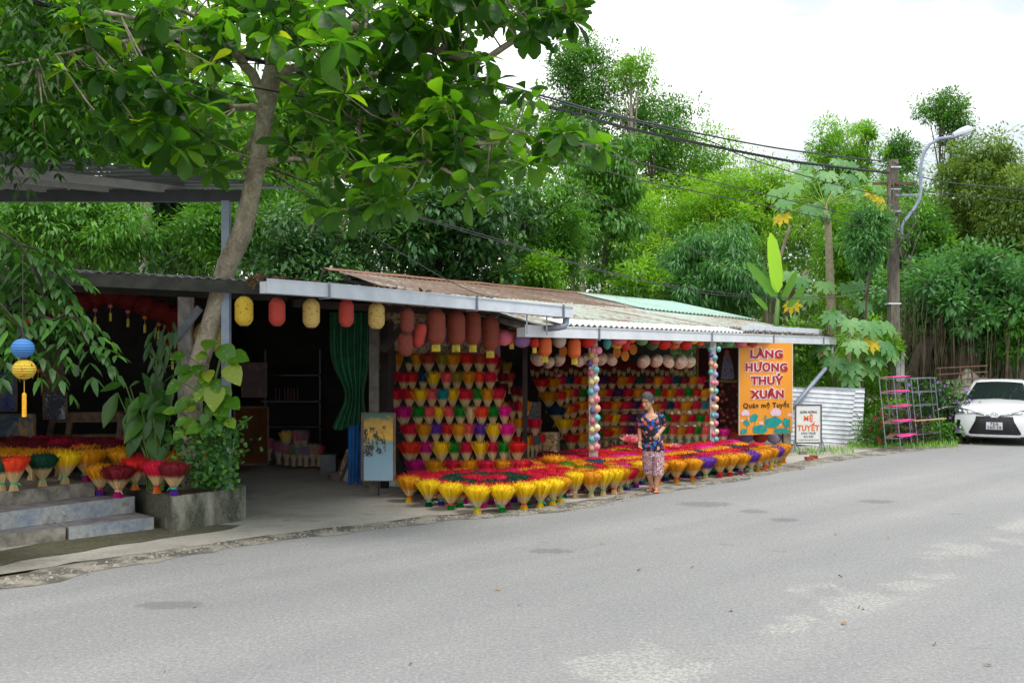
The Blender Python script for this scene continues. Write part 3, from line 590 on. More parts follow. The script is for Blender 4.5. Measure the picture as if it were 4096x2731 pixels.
# ---- rack beside the doorway
def rack_rows(rows,ox,oy,k,Zf,hgt,wd,base,label,group,post_split=.60,kw={}):
    for ri,(yt,items) in enumerate(rows):
        Z=Zf(ri)
        for i,it in enumerate(items):
            x,c=it[0],it[1]; big=it[2] if len(it)>2 else 1.; yy=it[3] if len(it)>3 else yt
            Zc=Z(x) if callable(Z) else Z
            top=P(ox+x/k,oy+yy/k,Zc); s=hgt*(1+.12*(big-1))*rnd.uniform(.96,1.04); big=big*rnd.uniform(.92,1.08); p=V(top.x,top.y,top.z-.372*s)
            bundle(p,c,label(ri,i,c),group(ri),None,'cream' if rnd.random()<.5 else 'green',kind='fan',sc=(wd*big,wd*big,s),split=.62 if c not in('gold','olive','yellow') else .58,tilt=.10)
r1=[(100,[(85,'crimson',.8),(255,'gold',1.25),(400,'darkgreen'),(490,'gold'),(630,'brick',1.3),(790,'olive',1.1),(920,'gold',1.1),(1080,'red',1.2),(1230,'brick',1.2),(1370,'crimson',1.2)]),
(318,[(175,'red',1.35),(340,'crimson',1.1),(440,'red'),(570,'navy'),(690,'yellow',1.2),(838,'coral'),(968,'olive',1.1),(1110,'gold',1.1),(1230,'orangered'),(1355,'crimson',1.1)]),
(515,[(245,'crimson',1.45),(405,'red',1.1),(535,'yellow',1.2),(670,'coral'),(798,'teal'),(918,'yellow'),(1060,'crimson',1.2),(1205,'green'),(1320,'gold',1.1),(1450,'crimson',1.1)]),
(722,[(343,'magenta',1.4),(510,'green',1.1),(640,'coral',1.1),(752,'yellow'),(872,'coral'),(1005,'green',1.1),(1125,'natural',.95),(1255,'orangered',1.05),(1388,'green'),(1525,'hotpink',1.1)]),
(925,[(410,'crimson',1.25),(578,'gold',1.15),(718,'purple',1.05),(850,'red',1.1),(985,'gold',1.05),(1105,'coral',1.),(1240,'purple',1.1),(1393,'yellow',1.15),(1550,'hotpink',1.2)]),
(1138,[(425,'orangered',1.5),(600,'magenta',1.2),(780,'yellow',1.35),(935,'green',1.05),(1075,'crimson',1.1),(1240,'yellow',1.25),(1380,'crimson',1.1),(1510,'green',1.),(1675,'red',1.35)]),
(1350,[(485,'magenta',1.4),(710,'gold',1.5),(920,'crimson',1.4),(1120,'gold',1.4),(1315,'crimson',1.4),(1510,'gold',1.4),(1715,'crimson',1.55)])]
TOPD='top second third fourth fifth sixth lowest'.split()
rack_rows(r1,1500,1380,2.94,lambda r:16.25-.18*r,1.,.76,0,lambda r,i,c:'%s-tipped bundle, %s from the painting on the %s shelf of the near rack'%(cw(c),ORD[i],TOPD[r]),lambda r:'bundles on the %s shelf of the near rack'%TOPD[r])
# ---- long rack behind the pastel hat poles
r2=[(660,[(340,'red',1.3,690),(480,'gold',1.1,680),(560,'crimson'),(650,'navy'),(745,'red'),(840,'gold'),(1060,'violet'),(1170,'darkred'),(1275,'gold'),(1370,'red'),(1490,'darkgreen',1.1),(1590,'darkred'),(1690,'gold'),(1800,'crimson',1.1),(1900,'navy'),(2010,'darkred'),(2110,'gold'),(2210,'crimson')]),  # dim red and green bundles get darker dyes: shade put into the colour
(808,[(430,'gold',1.35,845),(560,'red',1.,835),(640,'gold'),(725,'crimson'),(820,'green'),(1035,'gold'),(1110,'crimson',1.1),(1230,'violet'),(1350,'crimson',1.1),(1465,'gold',1.05),(1590,'crimson'),(1690,'green',.9),(1755,'red',.9),(1845,'gold'),(1955,'crimson'),(2060,'green'),(2152,'red',.9),(2250,'gold',1.1)]),
(955,[(520,'navy',1.6,1012),(640,'gold',1.,1000),(715,'red',1.,985),(810,'gold'),(890,'red'),(1095,'red',1.1),(1200,'gold',1.1),(1320,'crimson',1.1),(1430,'violet'),(1510,'crimson'),(1670,'gold',1.,975),(1735,'crimson'),(1830,'navy'),(1912,'crimson',.9),(2015,'gold',1.1),(2140,'crimson',1.15),(2230,'teal'),(2310,'red')]),
(1105,[(602,'yellow',1.5,1160),(715,'red',1.1,1155),(810,'gold',1.1,1145),(882,'red'),(1045,'green',.7),(1100,'orangered'),(1195,'yellow',1.1),(1300,'crimson'),(1400,'violet'),(1480,'red'),(1800,'green',.8),(1890,'crimson',1.1),(1985,'gold'),(2090,'crimson',1.1),(2190,'green'),(2272,'red')]),
(1248,[(690,'red',1.3,1338),(810,'gold',1.2,1325),(888,'red',1.,1315),(1030,'green',.6,1300),(1095,'red',1.1,1280),(1190,'gold',1.1,1255),(1282,'crimson'),(1382,'violet'),(1462,'red'),(1792,'green',.8),(1872,'coral'),(1962,'gold',1.1),(2062,'crimson'),(2162,'green'),(2252,'coral'),(2470,'magenta',1.1,1278)])]
zf=lambda r:(lambda x:(20.6+.9*(x-340)/1900)-.14*r-(.35 if x<900 else 0))
T2='top second third fourth lowest'.split()
rack_rows(r2,2050,1280,2.94,zf,1.02,.93,0,lambda r,i,c:'%s-tipped bundle, %s from the doorway on the %s tier of the long rack'%(cw(c),ORD[i],T2[r]),lambda r:'bundles on the %s tier of the long rack'%T2[r])
# ---- racks themselves
def rackframe(nm,label,rows,ox,oy,k,Zf,hgt,side=0):
    t=None; mbl=MB(); shelves=[]
    for ri,(yt,items) in enumerate(rows):
        a=[]
        for it in items:
            Z=Zf(ri); Zc=Z(it[0]) if callable(Z) else Z; yy=it[3] if len(it)>3 else yt; q=P(ox+it[0]/k,oy+yy/k,Zc); a.append(V(q.x,q.y,q.z-.378*hgt*(1+.12*((it[2] if len(it)>2 else 1)-1))-.004))
        a.sort(key=lambda q:q.x); a=[a[0]+(a[0]-a[1]).normalized()*.1]+a; shelves.append(a)
    t=thing(nm,V(shelves[-1][0].x,shelves[-1][0].y,0),label,'rack')
    for a in shelves:
        mb=MB(); u,v=a[0],a[-1]; zz=min(q.z for q in a[1:]); u=V(u.x,u.y,zz-.012); v=V(v.x,v.y,zz-.012); mb.bar(u,v,.09,.02); mb.build('shelf',M_wood,t)
    top=shelves[0];bot=shelves[-1]
    for f in (0.,.33,.66,1.):
        a=top[0].lerp(top[-1],f)+V(0,.1,0); b_=bot[0].lerp(bot[-1],f)+V(0,.1,0); mb=MB(); mb.bar(V(b_.x,b_.y,0),V(a.x,a.y,a.z+.05),.035,.035,up=(0,1,0)); mb.build('upright',M_dark,t)
    return t
rackframe('display_rack','stepped timber rack of incense beside the striped painting',r1,1500,1380,2.94,lambda r:16.25-.18*r,1.)
rackframe('display_rack','long stepped timber rack of incense behind the pastel hat posts',r2,2050,1280,2.94,zf,1.02)
# ---- the rest, too many to tell apart: dense masses of bundles
def mass(name,label,items,seedbase=50,n=90,r=.0042,cat='incense'):
    V_=[];Q_=[];A_=[];T_=[];M_=[];mats=[];keys={};k=0
    protos={}
    for (p,tip,kind,sc,fo) in items:
        pk=(kind,rnd.randrange(2))
        if pk not in protos: protos[pk]=sticks_mesh(seedbase+len(protos),n=n,ang=36 if kind=='wide' else 24,flatten=1 if kind=='wide' else .5,r=r)
        v,Q,at,tone=protos[pk]; a=rnd.uniform(-PI,PI) if kind=='wide' else 0; R=np.array([[math.cos(a),-math.sin(a),0],[math.sin(a),math.cos(a),0],[0,0,1]])
        vv=(v*np.array(sc))@R.T+np.array(p); V_.append(vv);Q_.append(Q+k);k+=len(v);A_.append(at);T_.append(tone)
        kk=(tip,fo)
        if kk not in keys: keys[kk]=len(mats); mats.append(stickmat(tip,fo,.6))
        M_.append(np.full(len(Q),keys[kk]))
    Q=np.concatenate(Q_); o=np_mesh(name,np.concatenate(V_),Q.ravel(),np.full(len(Q),4),mats,tone=np.concatenate(T_),mi=np.concatenate(M_),smooth=False,ptattr=('along',np.concatenate(A_)))
    return props(o,label,cat,None,'stuff')
it=[]
rowc=[['crimson','crimson','red','darkred'],['yellow','gold','gold','darkgreen','gold'],['crimson','hotpink','crimson','magenta','crimson'],['crimson','red','crimson'],['darkred','crimson','gold'],['darkred','crimson']]
for r in range(1,7):
    for i in range(17):
        f=(i+.5*(r%2))/16.5
        if f>1: continue
        p=on(f)+bk2*(.33+.33*r)+V(0,0,0.0)
        if r>2 and f>.75+.0*r and r>4: continue
        cc=rowc[r-1]; c=cc[(i//2)%len(cc)] if r!=1 else cc[(i//2)%4]
        if r==2: c='gold' if i%5 else 'navy'
        it.append((p,c,'wide',(1.14,1.14,.95+.02*r),None))
mass('incense_field','dense field of red and gold incense tops behind the kerb row',it)
it=[]
for (x,y,c,s) in [(2010,1530,'darkred',1),(2060,1545,'darkred',1),(2085,1550,'darkred',1),(1985,1440,'brick',1),(2025,1450,'olive',.9),(2010,1490,'darkred',1),(2040,1490,'brick',.8),
 (2015,1608,'gold',1),(2050,1605,'darkred',1),(2080,1605,'crimson',.9),(2100,1605,'gold',1.),(2045,1675,'gold',1.1),(2075,1672,'gold',1),(2100,1672,'crimson',.9),(2140,1675,'crimson',1.1),(2020,1675,'darkred',1),
 (2070,1742,'crimson',1.2),(2110,1742,'gold',.9),(2130,1742,'red',.7),(2148,1740,'teal',.8),(2165,1736,'red',.8),(2035,1745,'gold',1.)]:
    Z=17.4 if y>1560 else 18.2; q=P(x,y,Z); it.append(((q.x,q.y,q.z-.37*1.05),c,'fan',(.8*s,.8*s,1.05),None))
mass('incense_shelf_mass','shadowed incense bundles crammed on shelves between the two racks',it,80)
it=[]
for i in range(34):
    x=2130+i*19.2; Z=21.2+.9*i/33; q=P(x,1447+8*math.sin(i*2.1),Z); it.append(((q.x,q.y,q.z-.4),'darkred','fan',(.62,.62,1.05),'darkred'))
mass('dark_red_incense','continuous band of dark red incense along the top of the long rack',it,90)
mb=MB(); mb.bar(P(2120,1548,21.5),P(2800,1540,22.5),.2,.03); mb.build('incense_shelf',M_dark); props(bpy.data.objects['incense_shelf'],'dark plank shelf holding the band of dark red incense','shelf')
# ---- porch bundles
po=[(55,1962,.5,'orangered',None,'green',1.),(10,1962,.5,'darkgreen',None,'green',.95),(170,1944,.5,'darkgreen',None,'green',1.),(260,1934,.5,'yellow',None,'green',1.05),(345,1923,.5,'gold','magenta','green',1.),(402,1981,.34,'gold','purple','red',.98),(474,1989,.34,'darkred','magenta','cream',1.2),(540,1958,.41,'red','orange','green',1.),(628,1972,.41,'crimson','orange','red',.95),(695,1980,.41,'darkred','purple','green',1.0)]
PN=['beside the edge of the step','at the open end of the porch edge','between the orange-red and the yellow one','at the middle of the porch edge','last on the raised porch edge','on the blue step','maroon and widest on the blue step','on the planter corner, orange foot','on the planter rim, straight coral stems','on the planter rim with violet foot']
for (x,y,z,c,f,t,s),d in zip(po,PN):
    bundle(G(x,y,z),c,'%s incense bundle %s'%(cw(c),d),'bundles on the porch steps and planter',f,t,sc=(s,s,1.06),split=.62)
it=[]
for j in range(7):
    for i in range(16):
        x=V(-7.6+i*.34+(j%2)*.17,12.35+j*.36+.12*math.sin(i),.5)
        if x.x>-3.9-.05*j or x.x<-8: continue
        c='gold' if j<2 and i%3 else ('darkred' if (i+j)%4 else 'gold' if j<3 else 'crimson'); 
        if j==0 and x.x<-5.0 and i%2==0: c='gold'
        it.append((x,c,'wide',(1.05,1.05,.98),None))
mass('porch_incense','carpet of dark red and gold incense tops covering the porch floor',it,110)
print('BUNDLES',NB)
# ---------------------------------------------------------------- lanterns
def zl(x,A,B,off=0.):
    k=(x-2048)/F; d=B-A; t=(k*A.y-A.x)/(d.x-k*d.y); return A.y+d.y*t+off
def lampmat(c1,c2=None):
    key='paper_%s'%str(c1)
    if key in MC: return MC[key]
    m,nt,b=newmat(key); tc=nt.nodes.new('ShaderNodeTexCoord').outputs['Object']; w=N(nt,'ShaderNodeTexWave',Scale=14.,Distortion=.6); w.bands_direction='Z'; L(nt,tc,w.inputs[0])
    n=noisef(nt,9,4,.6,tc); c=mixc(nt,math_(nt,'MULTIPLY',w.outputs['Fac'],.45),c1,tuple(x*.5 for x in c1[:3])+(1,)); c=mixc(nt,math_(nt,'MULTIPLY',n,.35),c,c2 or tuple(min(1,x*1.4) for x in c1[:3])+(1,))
    if c2: c=mixc(nt,ramp(nt,noisef(nt,26,4,.6,tc),[(.60,(0,0,0,1)),(.64,(1,1,1,1))]),c,c2)
    L(nt,c,b.inputs[0]); b.inputs['Roughness'].default_value=.7; bump(nt,b,w.outputs['Fac'],.5,.01)
    t=N(nt,'ShaderNodeBsdfTranslucent'); L(nt,c,t.inputs[0]); mx=N(nt,'ShaderNodeMixShader'); mx.inputs[0].default_value=.18; L(nt,b.outputs[0],mx.inputs[1]); L(nt,t.outputs[0],mx.inputs[2]); L(nt,mx.outputs[0],nt.nodes['Material Output'].inputs[0])
    MC[key]=m; return m
M_cap=mat('lantern_cap',C(60,56,50),C(40,36,32),.6); M_tas=mat('gold_tassel',C(226,208,70),C(180,160,50),.7,40)
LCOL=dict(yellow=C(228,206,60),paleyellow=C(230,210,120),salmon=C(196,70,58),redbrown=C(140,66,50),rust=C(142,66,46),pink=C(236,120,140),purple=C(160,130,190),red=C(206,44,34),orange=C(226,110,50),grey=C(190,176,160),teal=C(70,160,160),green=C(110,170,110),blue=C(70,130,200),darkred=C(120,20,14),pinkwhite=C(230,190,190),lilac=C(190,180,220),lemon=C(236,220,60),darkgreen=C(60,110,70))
def lantern(x,y,w,h,Z,col,label,kind='cyl',tassel=0,group=None,tilt=0,spots=None,cord=.12,tcol=None):
    s=F/Z; p=P(x,y,Z); W=w/s/2; H=h/s/2; t=thing('paper_lantern',p,label,'lantern',group); t.rotation_euler=(0,tilt,rnd.uniform(0,3))
    mb=MB(); prof=[]
    if kind=='cyl':
        k=15
        for i in range(k+1):
            a=-1+2*i/k; r=W*(1-max(0,abs(a)-.5)**2*2.0); prof.append((r*(1.015 if i%2 else .985),a*H*.96))
    else:
        k=14
        for i in range(k+1):
            a=-PI/2*.86+PI*.86*i/k; prof.append((W*math.cos(a)*(1.02 if i%2 else .99),H*math.sin(a)))
    mb.lathe(prof,n=18,cap=False); o=mb.build('shade',lampmat(LCOL[col],spots),t,True,origin=p*0) ; o.location=(0,0,0)
    for sg in (-1,1):
        mb=MB(); r0=prof[0][0]*.82; mb.lathe([(r0,sg*H*.96-.012),(r0*1.06,sg*H*.96-.01),(r0*1.06,sg*H*.96+.014),(r0,sg*H*.96+.016)],n=14); o=mb.build('rim',M_cap,None,origin=V(0,0,0)); o.parent=t
    mb=MB(); mb.tube([V(0,0,H*.9),V(0,0,H+cord)],.004,4); o=mb.build('cord',M_cap,None,origin=V(0,0,0)); o.parent=t
    if tassel:
        mb=MB(); tl=tassel/s
        if tassel<50:
            for i in range(18): a=2*PI*i/18; r=prof[0][0]*.8; mb.tube([V(r*math.cos(a),r*math.sin(a),-H*.95),V(r*1.05*math.cos(a),r*1.05*math.sin(a),-H*.95-tl)],.006,4)
        else:
            mb.tube([V(0,0,-H),V(0,0,-H-tl*.35)],.003,4); mb.tube([V(0,0,-H-tl*.35),V(0,0,-H-tl*.4),V(0,0,-H-tl)],[.008,.018,.018],8)
        o=mb.build('tassel',tcol or M_tas,None,origin=V(0,0,0)); o.parent=t
    return t
z1=lambda x:zl(x,GA,GB,.35)
GL='tall paper lanterns under the long gutter'
for x,y,w,h,c,sp,lb in [(976,1245,72,118,'yellow',C(190,50,30),'yellow paper lantern with red specks next to the blue-grey post'),(1108,1248,66,112,'salmon',None,'salmon pink lantern between the speckled yellow and the blossom lantern'),(1245,1253,68,118,'paleyellow',C(190,40,30),'cream yellow lantern with red blossom pattern under the gutter joint'),(1385,1252,60,112,'salmon',None,'salmon red lantern hanging before the green curtain top'),(1506,1263,66,108,'paleyellow',None,'pale yellow lantern at the corner of the near rack'),(1629,1282,56,100,'redbrown',None,'small brown-red lantern with dark rings above two tilted ones')]:
    lantern(x,y,w,h,z1(x),c,lb,group=GL,spots=sp)
lantern(1622,1374,60,100,z1(1622)+.2,'redbrown','brown-red lantern with white blossoms hanging low in front of the round fans',tilt=.05,group=GL,spots=None)
lantern(1677,1340,50,100,z1(1677)+.15,'salmon','faded red lantern tilted sideways below the dark brace',tilt=-.35,group=GL)
for i,(x,y,w,h) in enumerate([(1744,1307,77,145),(1824,1311,75,140),(1891,1311,66,140),(1961,1333,72,142)]):
    lantern(x,y,w,h,z1(x)+.1+.15*i,'rust',['largest rust-coloured lantern with gold fringe, above the near rack','rust lantern with silver cap and ragged fringe, second above the near rack','slim rust lantern with gold fringe, between two wider ones','lowest of the four rust lanterns above the near rack'][i],tassel=30,group='fringed rust lanterns above the near rack')
z2=lambda x:zl(max(x,2100),GC,GD,.35)
rl=[(2016,1350,66,66,'pink','r',0,'round pink lantern beside the last rust lantern'),(2046,1345,40,60,'orange','c',22,'orange fringed lantern half hidden behind the pink and lilac globes'),(2089,1358,80,64,'purple','r',0,'round lilac lantern under the open end of the white gutter'),(2138,1371,36,40,'red','c',22,'small red fringed lantern between lilac globe and orange cylinder'),
(2180,1385,54,80,'orange','c',26,'orange-red ribbed cylinder lantern with yellow fringe above the straw hats'),(2237,1362,56,60,'grey','r',0,'round grey-white lantern between two orange cylinders'),(2297,1392,52,84,'orange','c',26,'orange ribbed cylinder lantern with fringe, next to the near post'),(2352,1362,66,62,'red','r',0,'large round red lantern touching the near post of pastel hats'),
(2428,1372,34,52,'teal','r',0,'round teal lantern just past the near post'),(2475,1362,66,40,'pink','r',0,'flat pink lantern in front of a yellow one'),(2469,1374,52,44,'lemon','r',0,'yellow lantern peeping below the pink one'),(2503,1382,36,44,'red','r',0,'small red lantern above the orange fans'),(2523,1358,40,32,'orange','r',0,'small orange lantern high against the gutter past the fans'),(2567,1358,54,48,'green','r',0,'light green lantern at the middle of the white gutter'),(2608,1376,56,48,'darkgreen','r',0,'dull green lantern under the small vermilion one'),(2620,1360,46,36,'salmon','r',0,'small vermilion lantern tucked over the dull green one'),(2656,1376,54,46,'red','r',0,'deep red lantern above the green window gap'),(2708,1362,48,28,'pinkwhite','r',0,'pale pink lantern touching the gutter over an orange one'),(2697,1378,46,40,'orange','r',0,'burnt orange lantern beneath the pale pink one'),(2743,1376,50,48,'red','r',0,'crimson lantern before the far post, with short thread'),(2771,1362,44,28,'lemon','r',0,'flat yellow lantern beside the crimson one before the far post'),(2800,1370,34,28,'orange','r',0,'small orange lantern against the poster corner'),
(2914,1368,48,44,'green','r',0,'light green lantern just beyond the far post'),(2963,1370,50,40,'pink','r',0,'salmon pink lantern over the corner of the orange signboard'),(3009,1374,42,28,'salmon','r',0,'flat red lantern over the top of the signboard'),(3082,1380,60,42,'lemon','r',0,'ribbed yellow lantern over the signboard lettering'),(3120,1374,32,30,'green','r',0,'small mint lantern at the outer corner of the signboard')]
for x,y,w,h,c,k,ta,lb in rl: lantern(x,y,w,h,z2(x)+(.25 if 'behind' in lb or 'below' in lb or 'beneath' in lb or 'under' in lb else 0),c,lb,'cyl' if k=='c' else 'round',tassel=ta,group='coloured lanterns under the white gutter',cord=.06)
for x,y,w,h,c,lb in [(2936,1748,54,48,'salmon','red lantern resting low beside the signboard foot, under the poster'),(2981,1748,60,46,'purple','purple ribbed lantern low under the signboard'),(3041,1749,58,44,'salmon','coral ribbed lantern low under the middle of the signboard'),(3097,1752,56,44,'lilac','pale lilac lantern with dark print low under the signboard')]:
    lantern(x,y,w,h,22.0,c,lb,'round',group='lanterns under the signboard',cord=.05)
lantern(91,1393,88,78,8.45,'blue','round blue lantern hanging over the yellow one at the porch','round',cord=.7)
lantern(97,1477,88,80,8.45,'yellow','round yellow lantern with long golden tassel below the blue one','round',tassel=150,cord=.05,tcol=mat('amber_tassel',C(240,180,20),C(220,150,10),.6,30))
lantern(80,1300,80,80,10.2,'darkred','red lantern mostly hidden by hanging leaves above the blue one','round',cord=.6)
lantern(835,1345,120,130,13.3,'paleyellow','big pale yellow lantern half hidden behind the leaning trunk','round',cord=.3)
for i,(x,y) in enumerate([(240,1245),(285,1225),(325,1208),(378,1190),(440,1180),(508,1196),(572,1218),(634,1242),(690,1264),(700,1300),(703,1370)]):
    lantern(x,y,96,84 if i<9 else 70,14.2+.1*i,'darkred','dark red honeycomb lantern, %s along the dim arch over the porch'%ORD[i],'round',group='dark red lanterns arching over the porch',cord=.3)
for x,y,c,lb in [(381,1240,'pink','tiny pink lantern with tassel, lowest beside the first arch'),(442,1224,'pink','tiny pink lantern with tassel at the crown of the dark arch'),(512,1247,'pink','tiny pink lantern beyond the crown of the dark arch'),(579,1270,'orange','tiny orange lantern under the falling side of the arch'),(635,1297,'orange','tiny orange lantern nearest the white pillar'),(690,1417,'salmon','tiny coral lantern low against the white pillar'),(153,1483,'orange','tiny orange lantern by the tan painting')]:
    lantern(x,y,18,17,13.9,c,lb,'round',tassel=52,group='tiny lanterns in the porch')
# ---------------------------------------------------------------- pastel cone hats on the posts
HC_=dict(pink=C(240,140,165),gold=C(214,176,90),indigo=C(104,96,150),rose=C(216,120,140),yellow=C(232,216,150),teal=C(110,196,196),tan=C(220,164,140),blue=C(140,140,200),peach=C(238,176,140),cream=C(240,226,180),lavender=C(168,168,226))
def conemesh(r,h,n=20):
    mb=MB(); mb.lathe([(r,0),(r*1.01,.004),(r*.5,h*.5),(0,h)],n=n,cap=False); mb.lathe([(r*.97,.003),(0,h*.9)],n=n,cap=False,mi=1); o=mb.build('cone',[mat('cone_paper',C(200,200,200)),mat('hat_lining',C(120,100,80))],origin=V(0,0,0),smooth=True); me=o.data; bpy.data.objects.remove(o); return me
HM=conemesh(.052,.034)
def hat(p,dirv,col,label,group,me,sc=1.,name='paper_hat',cat='paper hat',m=None):
    o=bpy.data.objects.new(name,me); COL.objects.link(o); o.location=p; o.rotation_euler=Vector(dirv).to_track_quat('Z','Y').to_euler(); o.scale=(sc,sc,sc)
    o.material_slots[0].link='OBJECT'; o.material_slots[0].material=m or mat('hat_'+col,HC_[col],tuple(x*.82 for x in HC_[col][:3])+(1,),.5,30,bmp=.2); return props(o,label,cat,group)
def hatpost(x,Z,k,ox,oy,w,L_,R_,nm):
    for side,lst in (('doorway',L_),('roadside',R_)):
        for i,(hx,hy,c) in enumerate(lst):
            sg=-1 if side=='doorway' else 1
            zc=Z-w/2-.003; p=P(ox+hx/k,oy+hy/k,zc); hat(p,(sg*.5+.25*(-1 if sg<0 else 1)*.3,-1,rnd.uniform(-.08,.08)),c,'%s cone hat, %s from the top in the %s column of the %s post'%(c,ORD[i],side,nm),'pastel cone hats on the %s post'%nm,HM,(1.18 if k>2.5 else 1.05))
l1=[(945,355,'pink'),(921,415,'gold'),(908,507,'indigo'),(915,620,'rose'),(920,730,'yellow'),(917,843,'teal'),(924,955,'tan'),(939,1067,'indigo'),(934,1185,'rose'),(928,1292,'yellow'),(927,1400,'teal'),(924,1512,'tan')]
r_=[(1018,358,'pink'),(981,470,'peach'),(984,585,'teal'),(984,698,'cream'),(986,808,'lavender'),(992,927,'pink'),(1000,1040,'peach'),(997,1152,'teal'),(996,1265,'cream'),(993,1378,'lavender'),(994,1490,'pink')]
hatpost(2372,16.62,2.94,2050,1280,.15,l1,r_,'near')
l2=[(315,440,'teal'),(322,490,'indigo'),(322,568,'peach'),(318,648,'teal'),(335,740,'pink'),(325,808,'yellow'),(341,882,'indigo'),(340,957,'peach'),(338,1032,'teal'),(325,1108,'cream'),(342,1198,'pink'),(330,1266,'blue')]
r2_=[(392,440,'teal'),(362,515,'teal'),(364,590,'peach'),(366,668,'lavender'),(370,742,'pink'),(369,815,'teal'),(375,886,'peach'),(370,960,'cream'),(372,1034,'blue'),(370,1105,'pink'),(374,1178,'cream'),(372,1248,'teal')]
hatpost(2850,19.5,2.24,2700,1200,.12,l2,r2_,'far')
SM=conemesh(.135,.125,26); Mst=mat('straw_hat',C(232,214,188),C(170,140,112),.7,26,lo=.52,hi=.68,bmp=.3)
for i,(x,y,rr) in enumerate([(292,455,1.1),(425,500,.9),(545,468,1.),(770,472,1.),(868,455,.9),(1040,460,1.),(1160,462,1.),(1540,486,1.05),(1690,478,1.05),(1832,485,1.05),(1975,492,1.15),(2078,492,1.)]):
    hat(P(2050+x/2.94,1280+y/2.94,18.4+.14*i),(-.55 if i%3 else .5,-1,.45),None,'natural straw conical hat with sketched pattern, %s from the dark doorway in the hanging row'%ORD[i],'straw hats hanging in a row above the long rack',SM,rr,'straw_hat','straw hat',Mst)
mb=MB(); mb.bar(P(2100,1402,18.75),P(2790,1402,20.2),.012,.012); o=mb.build('hanging_rail',M_dark); props(o,'thin dark rail the straw hats hang from','rail')
for i,(x,y) in enumerate([(597,368),(1230,380),(1325,420),(1421,345)]):
    mb=MB(); mb.lathe([(0,-.004),(.12,-.003),(.12,.003),(0,.004)],n=26,R=Matrix(((.62,0,0),(0,0,1),(0,.85,0)))); o=mb.build('orange_fan',mat('orange_paper',C(226,150,30),C(190,110,24),.6,5),origin=V(0,0,0)); o.location=P(2050+x/2.94,1280+y/2.94,18.0+.3*i); props(o,['orange oval fan between the cylinder lanterns','upper orange oval fan past the near post','lowest orange oval fan past the near post','orange oval fan nearest the green lantern'][i],'fan','orange oval fans')
# round straw fans behind the rust lanterns
Mfan=mat('printed_straw',C(176,150,120),C(96,80,66),.8,16,lo=.42,hi=.6)
for i,(x,y,r) in enumerate([(1570,1260,.26),(1580,1345,.24),(1690,1260,.27),(1660,1400,.2),(1745,1395,.19),(1832,1400,.2),(1940,1395,.12)]):
    mb=MB(); mb.lathe([(0,-.01),(r,-.004),(r,.004),(0,.006)],n=28,R=Matrix(((1,0,0),(0,.0,1),(0,1,0)))); o=mb.build('round_fan',Mfan,origin=V(0,0,0)); o.location=P(x,y,15.9+.12*i); props(o,'round printed straw fan, %s behind the red lanterns above the near rack'%ORD[i],'fan','round straw fans above the near rack')
mb=MB(); mb.bar(P(1480,1370,16.6),P(2000,1370,17.1),.04,.5); o=mb.build('lilac_board',mat('lilac_board',C(170,150,176),C(140,122,146),.8,3)); props(o,'dull lilac board behind the round straw fans','board')
mb=MB(); mb.bar(P(1530,1400,14.2),P(1640,1270,14.0),.05,.1); o=mb.build('steel_brace',M_dark); props(o,'dark steel brace slanting before the straw fans','brace')
# lotus arrangement among the bundles
def lotus(p,label,sc=1.):
    lc=LC(); 
    for r_i,(n,el,l) in enumerate(((9,.25,.16),(8,.65,.14),(6,1.05,.11))):
        a=np.arange(n)*2*PI/n+r_i*.4; d=np.stack([np.cos(a)*math.cos(el),np.sin(a)*math.cos(el),np.full(n,math.sin(el))],1); lc.leaves(np.tile(np.array(p),(n,1)),d,np.stack([-np.cos(a),-np.sin(a),np.full(n,.6)],1),l*sc,.6,OVA,None,.6,-.25)
    o=lc.build('lotus_flower',leafmat('lotus_petal',[(0,C(214,110,160)),(.6,C(236,160,190)),(1,C(246,206,216))],.25)); props(o,label,'flower','paper lotus flowers')
lotus(P(2522,1775,17.6),'big pink paper lotus between the hat post and the woman',1.5); lotus(P(2700,1795,18.0),'small pink paper lotus on the magenta disc past the woman',.9); lotus(P(2230,1511+0,20.2),'pink paper lotus stuck among the long rack bundles near the doorway',.7)
for p,r,cs_,lb in ((P(2490,1800,17.3),.52,('gold','darkred'),'low round platter of gold incense rings around the big lotus'),(P(2760,1782,18.6),.55,('hotpink','gold'),'low round disc of hot pink and gold incense beyond the woman')):
    t=thing('incense_disc',V(p.x,p.y,p.z-.1),lb,'incense disc'); 
    for i,(ra,rb) in enumerate(((1.,.72),(.7,.3))):
        v,Q,at,to=sticks_mesh(30+i,n=10); lc=LC(); n=700; a=NR.random(n)*6.28; rr=(rb+(ra-rb)*NR.random(n))*r; pos=np.stack([p.x+np.cos(a)*rr,p.y+np.sin(a)*rr,np.full(n,p.z-.1)],1); d=np.stack([np.cos(a)*.9,np.sin(a)*.9,np.full(n,.7)],1); lc.leaves(pos,d,np.array([0,0,1.]),.13,.07,FAR,None,.1,0)
        lc.build('incense_ring',mat('ring_'+cs_[i],DYE[cs_[i]]),t)
    mb=MB(); mb.lathe([(0,p.z-.3),(r*.9,p.z-.3),(r*.95,p.z-.08),(0,p.z-.06)],(p.x,p.y,0),24); mb.build('base',mat('disc_base',DYE['darkred']),t)
